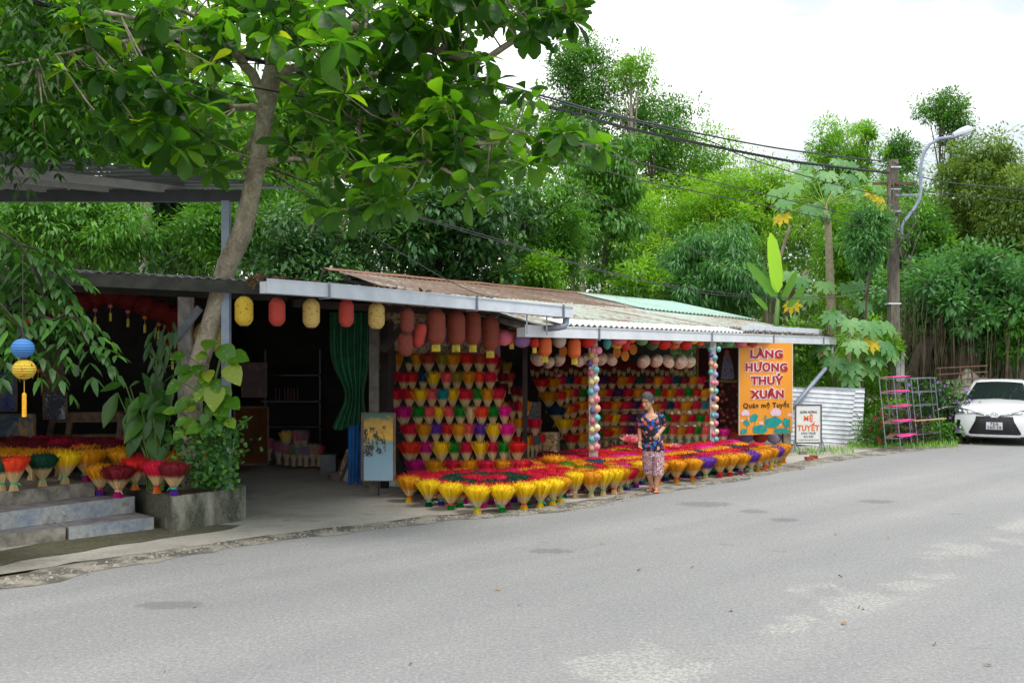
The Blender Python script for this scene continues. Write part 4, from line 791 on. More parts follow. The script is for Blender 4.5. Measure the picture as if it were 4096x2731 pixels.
# ---------------------------------------------------------------- curtain, painting and clutter at the doorway
def cloth(name,label,x0,x1,top,bot,Z,m,folds,waist=None,cat='curtain',depth=.06):
    mb=MB();nu,nv=folds*6,26;vs=[];fs=[]
    for j in range(nv+1):
        v=j/nv
        for i in range(nu+1):
            u=i/nu; xx=x0+(x1-x0)*u
            if waist: yw,xc,wk=waist; k_=math.exp(-((v-yw)/.22)**2); xx=xc+(xx-xc)*(1-wk*k_)
            vs.append(P(xx,top+(bot-top)*v+8*math.sin(u*9)*v,Z+depth*math.sin(u*folds*2*PI+v*2)+.04*noise.noise(V(u*4,v*3,0))))
    for j in range(nv):
        for i in range(nu): a=j*(nu+1)+i; fs.append((a,a+1,a+nu+2,a+nu+1))
    mb.add(vs,fs); o=mb.build(name,m,smooth=True); props(o,label,cat); return o
Mg=mat('green_cloth',C(16,92,54),C(10,62,38),.75,6)
cloth('curtain','dark green curtain gathered at the doorway',1318,1480,1250,1712,14.5,Mg,6,(.72,1435,.52))
cloth('cloth','blue cloth hanging below the green curtain',1392,1450,1700,1932,14.45,mat('blue_cloth',C(20,96,160),C(14,70,120),.75,6),4,None,'cloth',.04)
m,nt,b=newmat('abstract_painting'); tc=nt.nodes.new('ShaderNodeTexCoord').outputs['Generated']; sx=N(nt,'ShaderNodeSeparateXYZ'); L(nt,tc,sx.inputs[0]); nz=noisef(nt,3,6,.7,tc,(1,1,3)); v=math_(nt,'ADD',sx.outputs[2],math_(nt,'MULTIPLY',math_(nt,'SUBTRACT',nz,.5),.35))
c=ramp(nt,v,[(0,C(140,170,186)),(.42,C(120,156,176)),(.55,C(104,140,130)),(.64,C(210,160,30)),(.85,C(170,130,40)),(.95,C(40,90,70))]); bl=math_(nt,'ABSOLUTE',math_(nt,'SUBTRACT',v,.58)); msk=math_(nt,'MULTIPLY',math_(nt,'LESS_THAN',bl,.2),math_(nt,'GREATER_THAN',noisef(nt,7,6,.8,tc),.5)); msk=math_(nt,'MULTIPLY',msk,math_(nt,'LESS_THAN',sx.outputs[0],.72)); L(nt,mixc(nt,msk,c,C(40,34,30)),b.inputs[0]); b.inputs['Roughness'].default_value=.5
def panel(name,label,x0,x1,y0,y1,Z,m,cat='painting',lean=.12,w=.03,frame=None,dz=0):
    a=P(x0,y1,Z);b_=P(x1,y1,Z+dz);c_=P(x1,y0,Z+dz+lean);d_=P(x0,y0,Z+lean); mb=MB(); mb.slab([a,b_,c_,d_],-w); 
    t=thing(name,a,label,cat); o=mb.build('canvas',m,t); o.data.transform(Matrix.Identity(4))
    mb=MB(); e=.008
    for p,q in ((a,b_),(b_,c_),(c_,d_),(d_,a)): mb.bar(p+V(0,-.006,0),q+V(0,-.006,0),w*1.25,e,up=(0,0,1) if abs(p.z-q.z)<.01 else (0,1,0))
    mb.build('frame',frame or M_wood,t); return t
panel('painting','tall abstract painting in ochre, black and pale blue beside the near rack',1450,1578,1650,1922,14.15,m,lean=.1)
def artmat(nm,a,b_,c_,sc=4):
    m,nt,b=newmat(nm); tc=nt.nodes.new('ShaderNodeTexCoord').outputs['Object']; n=noisef(nt,sc,6,.75,tc,dist=1.2); L(nt,ramp(nt,n,[(.35,a),(.5,b_),(.6,c_)]),b.inputs[0]); return m
panel('painting','small painting of brown and yellow strokes propped between the two racks',2170,2235,1727,1822,17.3,artmat('art_brown',C(60,24,14),C(150,110,40),C(190,180,170),9),lean=.15)
panel('painting','grey abstract canvas standing in shadow between the racks',2115,2160,1608,1730,18.6,artmat('art_grey',C(30,30,32),C(60,62,64),C(110,110,112),8),lean=.1)
panel('painting','large golden brown painting leaning inside the dark bay',938,1072,1628,1856,16.6,artmat('art_amber',C(70,34,16),C(96,56,22),C(60,40,20),3),lean=.35,dz=.5)
panel('painting','dark red-brown picture hung on the wall of the dark bay',970,1065,1450,1588,18.0,artmat('art_maroon',C(40,16,12),C(56,24,16),C(80,50,40),5),lean=0)
panel('painting','tall tan and black ink painting on the porch wall',168,252,1385,1582,15.8,artmat('art_tan',C(120,92,52),C(84,64,36),C(30,26,20),5),lean=.05)
panel('painting','small square charcoal painting with white smudges on the porch',176,266,1568,1676,15.4,artmat('art_char',C(40,44,52),C(56,60,70),C(170,174,180),6),lean=.1)
panel('painting','grey painting with blue flowers at the end of the porch',-60,66,1485,1645,15.2,artmat('art_blueflower',C(96,96,92),C(70,80,120),C(40,50,110),5),lean=.05)
panel('painting','wide dark blue and sand coloured painting low on the porch',-80,140,1655,1775,14.6,artmat('art_sand',C(36,50,70),C(70,84,96),C(150,120,70),3),lean=.15)
panel('notice','small white paper notice pinned in the dim porch',293,319,1460,1503,15.9,mat('paper',C(180,190,200)),'notice',0,.01)
# bench on the porch
t=thing('wooden_bench',P(330,1800,15.6),'rough wooden work bench on the dim porch','bench'); zt=1.16
a=P(222,1655,15.6);b_=P(492,1650,15.7)
mb=MB(); mb.bar(V(a.x,a.y,1.13),V(b_.x,b_.y,1.13),.34,.03); mb.bar(V(a.x,a.y-.17,1.06),V(b_.x,b_.y-.17,1.06),.025,.13); mb.build('top',M_wood,t)
for x,dx in ((215,-.02),(285,0),(486,.03)): p=P(x,1650,15.5); mb=MB(); mb.bar(V(p.x-.05+dx,p.y-.1,.5),V(p.x,p.y,1.12),.06,.08); mb.build('leg',M_wood,t)
mb=MB(); mb.bar(V(a.x,a.y-.1,.78),V(b_.x,b_.y-.1,.78),.04,.05); mb.build('rail',M_wood,t)
# shelf in the dark bay with candles and bagged goods
t=thing('display_shelf',P(1170,1860,18.7),'black steel shelf at the rear of the dark bay','shelf'); Mk=mat('black_steel',C(46,46,48),C(30,30,32),.4)
for x in (1062,1280): p=P(x,1860,18.7); mb=MB(); mb.bar(V(p.x,p.y,0),V(p.x,p.y,2.15),.03); mb.build('upright',Mk,t)
for y in (1604,1704,1500): a=P(1055,y,18.7);b_=P(1285,y,18.7); mb=MB(); mb.bar(a,b_,.4,.02); mb.build('shelf_board',Mk,t)
for i,x in enumerate((1103,1118,1139,1152,1164,1176,1191)):
    p=P(x,1602,18.6); mb=MB(); mb.tube([p,V(p.x,p.y,p.z+.24)],.008,6); o=mb.build('incense_tube',mat('pink_tube',C(170,110,110),C(120,80,80),.3)); props(o,'slim pinkish incense tube, %s from the wall picture on the steel shelf'%ORD[i],'incense tube','incense tubes on the steel shelf')
Mfilm,nt,b=newmat('plastic_film'); b.inputs['Base Color'].default_value=(.5,.5,.5,1); b.inputs['Roughness'].default_value=.12; b.inputs['Alpha'].default_value=.18; bump(nt,b,noisef(nt,14,4,.6),1.,.06)
BG=[(1075,1760,'magenta'),(1115,1775,'magenta'),(1147,1780,'crimson'),(1175,1785,'green'),(1200,1782,'brick'),(1225,1785,'purple'),(1252,1782,'gold'),(1275,1785,'crimson'),(1145,1728,'yellow'),(1190,1730,'crimson'),(1215,1728,'darkred')]
for i,(x,y,c) in enumerate(BG):
    top=P(x,y,17.8); zb=top.z-.36; t=thing('bagged_incense',V(top.x,top.y,zb),'clear-bagged %s incense, %s along the heap in the dark bay'%(cw(c),ORD[i]),'bagged incense','clear-bagged incense in the dark bay'); t.scale=(.75,.75,1)
    o=bpy.data.objects.new('sticks',FAN[i%3]); COL.objects.link(o); o.parent=t; o.material_slots[0].link='OBJECT'; o.material_slots[0].material=stickmat(c,None,.6)
    mb=MB(); mb.lathe([(.08,0),(.11,.1),(.15,.34),(.13,.40),(.04,.42)],n=14,cap=False,wob=lambda a,i:1+.1*math.sin(a*3+i)); o=mb.build('bag',Mfilm,None,True,origin=V(0,0,0)); o.parent=t
q=P(1318,1843,17.2); mb=MB(); mb.box((q.x,q.y,.17),(.26,.3,.33)); o=mb.build('white_box',mat('grey_card',C(120,124,130),C(96,100,106))); props(o,'pale carton on the floor of the dark bay','box')
q=P(1350,1845,16.4); mb=MB(); mb.lathe([(0,0),(.14,0),(.15,.1),(.14,.12),(0,.12)],(q.x,q.y,0),18); o=mb.build('round_tin',mat('red_tin',C(110,50,36),C(120,120,120),.3,6)); props(o,'round red tin before the pale carton','tin')
t=thing('leaning_frames',G(1375,1925),'bundle of plastic-wrapped frames leaning by the blue cloth','frames'); mb=MB()
for i in range(3): mb=MB(); a=G(1352+i*14,1920+i*3)+V(0,0,.01); mb.bar(a,a+V(.16,.12,.48-.03*i),.012,.12,up=(1,-1,0)); mb.build('framed_print',[artmat('art_wrap',C(120,30,40),C(150,110,70),C(200,200,200),6),M_wood,mat('paper',C(180,190,200))][i],t)
q=G(1560,1948); t=thing('carton',q,'flattened green and white carton under the striped painting','carton'); mb=MB(); mb.box((q.x,q.y+.1,.07),(.34,.3,.12),(0,0,.1)); mb.build('box',mat('green_carton',C(40,130,90),C(200,210,200),.6,14),t); mb=MB(); mb.box((q.x,q.y-.053,.07),(.16,.004,.09),(0,0,.1)); mb.build('label',mat('paper_white',C(220,224,220)),t)
t=thing('incense_bundle',G(1500,1940)+V(0,0,.035),'long bundle of natural incense lying on the floor by the striped painting','incense bundle'); mb=MB()
for i in range(60): a=rnd.uniform(0,6.28); r=.035*math.sqrt(rnd.random()); q=wloc(t)+V(-.2,math.cos(a)*r,math.sin(a)*r); mb.tube([q,q+V(.42,-.06,0)],.0025,3)
mb.build('sticks',mat('straw_sticks',STRAW,C(190,150,90)),t)
# grey cardboard mats
for px,lb in (([(2255,1970),(2300,1992),(2420,1986),(2510,1966),(2480,1955)],'grey cardboard sheet under the yellow bundles by the woman'),([(2793,1917),(2808,1922),(2845,1919),(2838,1912)],'small grey card under a purple bundle on the kerb line'),([(2980,1890),(2992,1896),(3022,1892),(3015,1886)],'small grey card under the farther purple bundle')):
    mb=MB(); mb.slab([G(x,y,.008) for x,y in px],.004); o=mb.build('cardboard',mat('grey_cardboard',C(160,152,142),C(136,128,118),.9,6)); props(o,lb,'cardboard')
q=P(2205,1893,14.9); mb=MB(); mb.slab([P(2134,1890,14.6),P(2204,1896,14.6),P(2206,1902+6,14.5),P(2136,1903,14.5)],.01); o=mb.build('card_strip',mat('buff_card',C(190,170,146))); props(o,'buff card strip laid over the bundles between the displays','card')
# ---------------------------------------------------------------- plants in the planter
def plant(name,label,cat='plant',at=None): return thing(name,at,label,cat)
LM_poth=leafmat('leaf_pothos',[(0,g_(.04,.14,.014)),(.5,g_(.08,.23,.018)),(.8,g_(.15,.32,.025)),(1,g_(.34,.40,.05))],.35,.3)
m=LM_poth; nt=m.node_tree; b=nt.nodes['Principled BSDF']; c0=b.inputs[0].links[0].from_socket
vg=ramp(nt,noisef(nt,16,5,.7,stretch=(1,1,3)),[(.60,(0,0,0,1)),(.64,(1,1,1,1))]); L(nt,mixc(nt,math_(nt,'MULTIPLY',vg,.7),c0,C(225,230,120)),b.inputs[0])
HRT=((0,.25),(.12,.85),(.32,1.),(.6,.8),(.85,.35),(1,0))
t=plant('pothos_vine','variegated golden pothos climbing the leaning trunk',at=P(850,1700,11.95)); lc=LC()
pos=[(905,1400,118),(870,1380,110),(940,1440,110),(930,1480,120),(740,1545,90),(820,1480,80),(850,1500,80),(880,1560,130),(850,1540,70),(905,1600,110),(820,1560,60),(760,1620,70),(800,1640,75),(880,1640,120),(720,1660,60),(760,1690,60),(850,1690,60),(790,1690,70),(900,1690,95),(745,1735,55),(770,1745,50),(930,1620,100),(800,1600,50),(835,1440,60)]+[(rnd.uniform(740,930),rnd.uniform(1420,1740),rnd.uniform(50,90)) for _ in range(22)]
for x,y,l in pos:
    s=F/11.8; d=[(x-850)/150+rnd.uniform(-.2,.2),-.35,rnd.uniform(-.8,-.1)]; lc.leaves(np.array([P(x-18,y-20,11.8-rnd.uniform(0,.15))]),np.array([d]),np.array([[0,-1,.7]]),l/s*.86,.8,HRT,rnd.uniform(.2,.95),.12,.12)
lc.build('leaves',LM_poth,t); mb=MB(); mb.tube([P(790,1860,12.05),P(800,1700,12.0),P(850,1560,11.98),P(890,1400,11.98)],.014,6)
for x,y,l in pos: mb.tube([P(x-18,y-20,11.75),P((x+840)/2,y+20,11.95)],.005,4)
mb.build('stem',mat('green_stem',C(90,120,50)),t)
LM_big=leafmat('leaf_big_green',[(0,g_(.025,.09,.014)),(.6,g_(.045,.15,.02)),(1,g_(.09,.24,.03))],.35,.3)  # broad leaves in their own greens, varied per leaf
t=plant('broad_leaf_plant','big-leaved green plant at the mossy end of the planter',at=G(600,1930,.4)); lc=LC(); mb=MB(); root=G(620,1960,.4)
for x,y,dx,dy,l in [(500,1530,-90,30,100),(520,1545,40,-20,70),(470,1570,-50,140,150),(560,1570,70,60,120),(520,1590,60,90,130),(610,1640,110,-10,110),(590,1650,-70,100,150),(600,1660,30,120,120),(640,1620,60,60,90),(640,1680,20,130,110),(560,1700,-20,110,110),(600,1730,30,110,110),(540,1800-60,-30,120,100),(610,1560,60,40,80),(590,1700,-50,30,80),(650,1720,60,60,80),(560,1640,-30,130,120),(520,1660,-20,110,90),(650,1560,60,80,90),(600,1540,-20,-50,60)]+[(rnd.uniform(500,690),rnd.uniform(1560,1780),rnd.uniform(-80,90),rnd.uniform(30,120),rnd.uniform(80,125)) for _ in range(26)]:
    Z=12.3+rnd.uniform(-.25,.25); c=P(x,y,Z); d=V(dx,0,-dy)/F*Z; lc.leaves(np.array([c]),np.array([[d.x,-abs(d.x)*.5-.05,d.z]]),np.array([[0.1,-1,.9]]),l/F*Z*1.0,.42,((0,.1),(.2,.6),(.45,1),(.7,.75),(.9,.3),(1,0)),rnd.random(),.22,.12); mb.tube([c,c.lerp(root,.4)+V(0,.1,-.02),root+V(rnd.uniform(-.1,.1),0,0)],.008,5)
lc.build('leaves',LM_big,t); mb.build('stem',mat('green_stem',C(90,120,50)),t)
t=plant('lance_leaf_plant','tall plant with drooping lance leaves in front of the white pillar',at=G(640,1940,.4)); lc=LC(); mb=MB()
st_=[P(640,1850,12.8),P(640,1600,12.75),P(625,1450,12.7),P(660,1300,12.7)]; mb.tube(st_,[.02,.016,.012,.006],6); mb.tube([P(625,1500,12.7),P(600,1420,12.7)],.008,5)
for i in range(44):
    f=rnd.random(); c=P(rnd.uniform(575,715),1285+f*290,12.7); dx=rnd.uniform(-1,1); lc.leaves(np.array([c]),np.array([[dx*.6,-.2,-1.]]),np.array([[0,-1,.5]]),rnd.uniform(.16,.3),.24,LAN,rnd.random(),.15,.15)
    if i%3==0: mb.tube([c,P(635,1330+f*290,12.75)],.005,4)
lc.build('leaves',LM_big,t); mb.build('stem',mat('green_stem',C(90,120,50)),t)
t=plant('small_leaf_vine','bushy vine with tiny leaves filling the planter under the trunk',at=G(880,1940,.4)); lc=LC(); mb=MB()
for i in range(1050):
    x=rnd.gauss(850,62); y=rnd.uniform(1690,1950); 
    if x>960 and y>1850: x-=80
    c=P(x,y,11.95+rnd.uniform(-.35,.2)); lc.leaves(np.array([c]),unit(1)+np.array([[0,-.6,.1]]),np.array([[0,-.8,.8]]),rnd.uniform(.04,.085),.62,OVA,rnd.random(),.15,.1)
for p in ([(925,1900),(930,1800),(950,1700),(1010,1665)],[(880,1930),(870,1800),(900,1720)],[(700,1900),(710,1780),(690,1700)]):
    q=[P(x,y,11.75) for x,y in p]; mb.tube(q,.006,5)
    for a,b_ in zip(q[:-1],q[1:]):
        for j in range(8): c=a.lerp(b_,j/8)+V(rnd.uniform(-.04,.04),0,rnd.uniform(-.03,.03)); lc.leaves(np.array([c]),unit(1)*.6+np.array([[rnd.choice((-1,1))*.8,-.4,.2]]),np.array([[0,-.8,.8]]),rnd.uniform(.05,.12),.6,OVA,rnd.random(),.15,.1)
lc.build('leaves',leafmat('leaf_vine',[(0,g_(.03,.11,.025)),(.6,g_(.06,.19,.035)),(1,g_(.13,.30,.06))],.35,.35),t); mb.build('stem',mat('green_stem',C(90,120,50)),t)
# ---------------------------------------------------------------- foliage colours

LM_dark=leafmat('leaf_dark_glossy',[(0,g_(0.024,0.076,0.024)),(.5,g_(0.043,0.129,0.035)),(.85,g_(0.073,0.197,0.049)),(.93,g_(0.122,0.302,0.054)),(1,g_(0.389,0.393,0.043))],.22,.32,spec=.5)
LM_mid=leafmat('leaf_mid',[(0,g_(0.049,0.148,0.020)),(.5,g_(0.084,0.243,0.031)),(.9,g_(0.153,0.382,0.043)),(1,g_(0.279,0.521,0.062))],.3)
LM_bright=leafmat('leaf_bright',[(0,g_(0.085,0.227,0.019)),(.5,g_(0.158,0.378,0.032)),(1,g_(0.292,0.544,0.054))],.38)
LM_yel=leafmat('leaf_yellow_green',[(0,g_(0.117,0.277,0.026)),(.5,g_(0.222,0.451,0.042)),(1,g_(0.386,0.641,0.083))],.38)
LM_blue=leafmat('leaf_bluish',[(0,g_(0.054,0.168,0.054)),(.5,g_(0.095,0.269,0.084)),(1,g_(0.176,0.420,0.120))],.3)
LM_olive=leafmat('leaf_olive',[(0,g_(0.079,0.140,0.030)),(.45,g_(0.135,0.238,0.050)),(.85,g_(0.225,0.350,0.080)),(1,g_(0.338,0.336,0.140))],.3)
LM_alm=leafmat('leaf_almond',[(0,g_(.010,.042,.009)),(.45,g_(.023,.085,.012)),(.75,g_(.05,.15,.016)),(.92,g_(.11,.24,.022)),(1,g_(.24,.22,.03))],.5,.38,(4.6,3.8,.6,1),spec=.45)
LM_dkpin=leafmat('leaf_dark_pinnate',[(0,g_(0.027,0.087,0.017)),(.6,g_(0.043,0.134,0.021)),(1,g_(0.086,0.242,0.029))],.35,.45)  # deep green pinnate leaves, tone varied per leaf
nt=LM_alm.node_tree; b=nt.nodes['Principled BSDF']; c0=b.inputs[0].links[0].from_socket
c1=mixc(nt,1.,c0,ramp(nt,noisef(nt,9,5,.75),[(.35,(.62,.62,.62,1)),(.55,(1,1,1,1)),(.68,(1.5,1.35,1.1,1))]),'MULTIPLY'); L(nt,c1,b.inputs[0]); bump(nt,b,noisef(nt,22,3,.6),.5,.02)
# ---------------------------------------------------------------- broad-leaved tree growing out of the planter
alm=thing('almond_tree',P(770,1905,12.3),'leaning broad-leaved tree with pale spotted trunk growing out of the concrete planter','tree')
def Q3(l): return [P(x,y,z) for x,y,z in l]
m,nt,b=newmat('spotted_bark'); n1=noisef(nt,7,6,.7,stretch=(1,1,.5)); n2=noisef(nt,30,4,.7); n3=noisef(nt,16,3,.6)
c=ramp(nt,n1,[(.3,C(112,100,86)),(.48,C(152,140,120)),(.62,C(184,174,152))]); c=mixc(nt,math_(nt,'MULTIPLY',ramp(nt,n3,[(.56,(0,0,0,1)),(.62,(1,1,1,1))]),.6),c,C(196,192,178)); c=mixc(nt,.3,c,ramp(nt,n2,[(.35,C(70,60,50)),(.65,C(170,160,140))]))
L(nt,c,b.inputs[0]); b.inputs['Roughness'].default_value=.9; bump(nt,b,n2,.6,.02); M_abark=m
mb=MB()
trunk=Q3([(752,1960,12.35),(765,1800,12.3),(770,1600,12.25),(800,1440,12.2),(862,1240,12.15),(908,1060,12.1),(966,940,12.05),(1002,790,12.0),(1030,640,12.0),(1056,480,12.0),(1082,330,12.0),(1110,180,12.1),(1120,40,12.3),(1140,-120,12.5),(1160,-300,12.8)])
tr=[.165,.135,.122,.12,.12,.122,.125,.112,.106,.10,.115,.09,.07,.055,.04]
mb.tube(trunk,tr,14)
brs=[([(1060,400,12.0),(1030,330,11.9),(960,230,11.7),(850,140,11.3),(720,115,10.9),(600,90,10.4),(420,50,9.9)],.075),
([(850,140,11.3),(770,60,11.0),(650,10,10.6)],.045),([(640,105,10.8),(560,160,10.6),(360,190,10.2),(150,240,9.8)],.035),
([(1115,300,12.0),(1180,270,11.8),(1260,250,11.5),(1420,280,11.2),(1600,310,11.0)],.06),
([(1130,120,12.1),(1260,100,11.8),(1450,110,11.4),(1640,175,11.0),(1800,220,10.8),(1950,230,10.7),(2130,110,10.6),(2250,60,10.6)],.08),
([(1310,270,11.4),(1400,360,11.2),(1450,430,11.0),(1560,450,10.8),(1640,530,10.6),(1740,590,10.4),(1900,570,10.3),(2100,560,10.3),(2400,585,10.3)],.05),
([(1450,430,11.0),(1440,520,10.9),(1460,620,10.8),(1485,690,10.7),(1470,790,10.7)],.035),
([(1640,175,11.0),(1740,350,10.8),(1850,450,10.7),(2050,520,10.6)],.045),
([(1560,450,10.8),(1700,640,10.3),(1850,720,10.1),(1950,800,10.1)],.03),
([(985,700,12.0),(1060,650,11.8),(1130,640,11.6),(1270,640,11.5)],.06),([(1000,560,12),(960,640,12.3),(900,700,12.8),(820,760,13.2)],.03),
([(1120,30,12.3),(1300,-60,12),(1500,-120,11.6),(1800,-100,11.2),(2150,-60,10.9),(2400,-30,10.8)],.06),([(1120,0,12.4),(900,-100,12.0),(600,-150,11.4),(200,-150,10.6)],.06),
([(1060,440,12.1),(900,420,12.8),(700,400,13.4),(450,420,14.0)],.05),([(900,420,12.8),(820,520,13.2),(700,600,13.6)],.03),([(1100,300,12.2),(1300,420,13.2),(1500,520,13.8),(1650,700,14)],.04)]
nodes=[]
for l,r in brs:
    q=Q3(l); k=[]; 
    for a,b_ in zip(q[:-1],q[1:]):
        for i in range(3): k.append(a.lerp(b_,i/3)+V(rnd.uniform(-1,1),rnd.uniform(-1,1),rnd.uniform(-1,1))*.018)
    k.append(q[-1]); mb.tube(k,[r*(1-.72*i/(len(k)-1)) for i in range(len(k))],7); nodes+=k[1:]
nodes+=trunk[8:]
def inpoly(x,y,p):
    c=False;j=len(p)-1
    for i in range(len(p)):
        if (p[i][1]>y)!=(p[j][1]>y) and x<(p[j][0]-p[i][0])*(y-p[i][1])/(p[j][1]-p[i][1])+p[i][0]: c=not c
        j=i
    return c
AP=[(-250,-350),(2420,-350),(2430,-10),(2300,-20),(2290,120),(2190,210),(2090,170),(2000,100),(1870,130),(1960,270),(2050,330),(2130,370),(2140,500),(2270,520),(2470,570),(2440,630),(2280,640),(2150,690),(2000,680),(1920,810),(1830,700),(1700,600),(1560,700),(1660,800),(1560,860),(1420,840),(1250,850),(1180,720),(1000,700),(820,720),(650,640),(-250,560)]
lc=LC(); cnt=0; cents=[]
def rosette(c,sz,nl,tilt=0.,t0=None,axis=None):
    a=NR.random()*6.28+np.arange(nl)*2.4; el=np.linspace(.75,-.75,nl)+NR.normal(size=nl)*.18+tilt
    d=np.stack([np.cos(a)*np.cos(el),np.sin(a)*np.cos(el),np.sin(el)],1)
    up=np.array([0,0,1.])*.9+NR.normal(size=(nl,3))*.3; up=up-0*d
    b=NR.random() if t0 is None else t0
    lc.leaves(np.array(c)+d*.02,d,up,sz*(.75+.5*NR.random(nl)),.58,ALM,np.clip(b*.6+.4*NR.random(nl),0,1),.28,.3)
tries=0
while cnt<760 and tries<40000:
    tries+=1; x=rnd.uniform(-250,2480); y=rnd.uniform(-350,900)
    if not inpoly(x,y,AP): continue
    dens=1.0
    if 850<x<1130 and 150<y<900: dens=.35
    if y<-60: dens=.5
    if x<420 and y>60: dens=.7
    if 900<x<1260 and 640<y<800: continue
    if x>1850 and y>300: dens=.5
    if x>1700 and y<=300: dens=.75
    if rnd.random()>dens: continue
    Z=rnd.uniform(9.9,14.0) if x<1500 else rnd.uniform(9.9,12.2)
    if 900<x<1150 and y>150: Z=rnd.uniform(12.6,14.2)
    c=P(x,y,Z)
    cents.append(c); cnt+=1
for x,y,Z in [(905,70,9.2),(1190,190,9.0),(1370,165,8.9),(1290,40,9.3),(2200,40,10),(2120,150,10.2),(2040,540,10.2),(2170,560,10.3),(2260,570,10.3),(2340,575,10.3),(2420,590,10.35),(2205,590,10.3),(1610,800,10.3),(1500,820,10.2),(1940,790,10.1),(1880,760,10.1),(2110,660,10.2)]: cents.append(P(x,y,Z))
for c in cents:
    rosette(c,.268 if rnd.random()<.7 else .21,rnd.choice((6,7,8,9)),tilt=rnd.uniform(-.35,.25))
    nd=min(nodes,key=lambda q:(q-c).length); 
    if (nd-c).length<1.1: m_=nd.lerp(c,.55)+V(0,0,-.05); mb.tube([nd,m_,c],[.011,.008,.005],5)
mb.build('trunk',M_abark,alm,True); lc.build('crown',LM_alm,alm)
# ---------------------------------------------------------------- dark feathery tree at the upper corner, with sprays hanging over the porch
pt=thing('feathery_tree',V(-8.2,10.0,0),'dark tree with feathery pinnate leaves drooping over the canopy and the porch','tree')
mb=MB(); mb.tube([V(-8.2,10,0),V(-8.0,10,3),V(-7.2,10,5.6),V(-6,10,7)],[.2,.17,.12,.05],10)
lc=LC()
def pinnate(c,d,Lr=.5,n=7,ln=.13,wr=.34,t0=.5,prof=FAR,sag=.5):
    d=Vector(d).normalized(); side=d.cross(Vector((0,0,1))); side=side.normalized() if side.length>.1 else Vector((1,0,0))
    pos=[];dr=[]
    for i in range(n):
        f=(i+1)/n; p=Vector(c)+d*Lr*f+V(0,0,-sag*Lr*f*f)
        for sg in (-1,1): pos.append(p); dr.append(side*sg*.9+d*.55+V(0,0,-.35))
    pos.append(Vector(c)+d*Lr+V(0,0,-sag*Lr)); dr.append(d+V(0,0,-sag))
    pos=np.array(pos); dr=np.array(dr)
    lc.leaves(pos,dr,np.array([0,0,1.])+NR.normal(size=pos.shape)*.2,ln*(.8+.4*NR.random(len(pos))),wr,prof,np.clip(t0+.3*NR.normal(size=len(pos)),0,1),.15,.25)
DP=[(-200,-250),(420,-250),(300,60),(330,250),(420,420),(300,540),(-200,570)]
k=0
while k<480:
    x=rnd.uniform(-200,700); y=rnd.uniform(-250,640)
    if not inpoly(x,y,DP): continue
    k+=1; c=P(x,y,rnd.uniform(9.6,13.6)); a=rnd.uniform(0,6.28); pinnate(c,(math.cos(a),math.sin(a)*.6,rnd.uniform(-.9,.1)),rnd.uniform(.3,.55),6,.13,t0=rnd.random()*.8)
lb=[([(-80,880,9.0),(80,980,9.2),(160,1120,9.3),(200,1300,9.35)],14),([(80,980,9.2),(200,1010,9.4),(230,1100,9.4)],9),([(100,1250,9.2),(220,1280,9.2),(290,1240,9.2),(350,1380,9.2)],11),([(-60,1150,9.0),(60,1280,9.0),(130,1400,9.0)],9),([(-80,900,9.6),(30,1000,9.8),(90,1160,9.9),(130,1250,9.9)],10)]
for l,n in lb:
    q=Q3(l); kk=[]
    for a,b_ in zip(q[:-1],q[1:]):
        for i in range(3): kk.append(a.lerp(b_,i/3))
    kk.append(q[-1]); mb.tube(kk,[.012]*len(kk),5)
    for p in kk:
        for j in range(2): a=rnd.uniform(0,6.28); pinnate(p,(math.cos(a),math.sin(a)*.4,rnd.uniform(-1,.1)),rnd.uniform(.28,.42),4,.16,.34,rnd.uniform(.05,.6),LAN,.4)
mb.tube([V(-7.2,10,5.6),V(-6,9.6,5.2),P(-80,880,9.3),],[.06,.04,.02],6); mb.tube([V(-7.6,10,4.2),P(-80,1150,9.0)],[.04,.02],6)
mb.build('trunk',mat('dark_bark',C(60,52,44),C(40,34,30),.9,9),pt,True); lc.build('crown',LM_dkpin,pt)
# ---------------------------------------------------------------- trees behind the roofs
def bt(name,label,cx,cy,w,h,Z,tx,lm,leaf=.15,nc=60,per=150,clr=.55,thick=None,trr=.12,group=None,**k):
    s=F/Z; c=P(cx,cy,Z); rx=w/2/s; rz=h/2/s; b_=P(tx,HY,Z)
    return tree(name,label,'tree',(b_.x,Z,-.03),(c.x,Z,c.z+rz*.5),trr,c,(rx,thick or min(rx,2.6),rz),leaf,lm,nc,per,clr,group=group,**k)
GT='trees behind the stalls'
bt('glossy_tree','dark glossy-leaved tree spreading right behind the rusty roof',1780,960,760,620,25,1700,LM_dark,.20,110,150,.6,group=GT,prof=FAR,wr=.45,down=0)
bt('glossy_tree','dark small-leaved tree seen beneath the almond branches, behind the blue-grey post',1240,1000,560,420,23,1290,LM_dark,.17,70,120,.5,trr=.2,group=GT)
bt('round_tree','dense round tree with shiny mid-green leaves beside the dark glossy one',2170,960,420,600,29,2120,LM_mid,.15,100,170,.55,group=GT,down=0)
bt('layered_tree','tall dark tree with drooping layered tiers of foliage above the stall roof',2430,820,330,760,34,2400,LM_mid,.20,90,150,.6,group=GT,down=.9,flat=.5,wr=.35)
bt('feather_tree','broad yellow-green feathery tree filling the slope above the teal sheet',2860,880,640,420,44,2900,LM_yel,.16,170,170,.7,group=GT,flat=.55)
bt('feather_tree','feathery lime tree standing low between the layered tree and the slope',2560,960,330,420,42,2600,LM_yel,.16,90,150,.65,group=GT,flat=.55)
bt('bamboo_clump','blue-green clump with drooping narrow leaves and rusty new tips above the teal roof',2830,1090,480,380,31,2800,LM_blue,.24,120,150,.5,group=GT,wr=.22,down=.8)
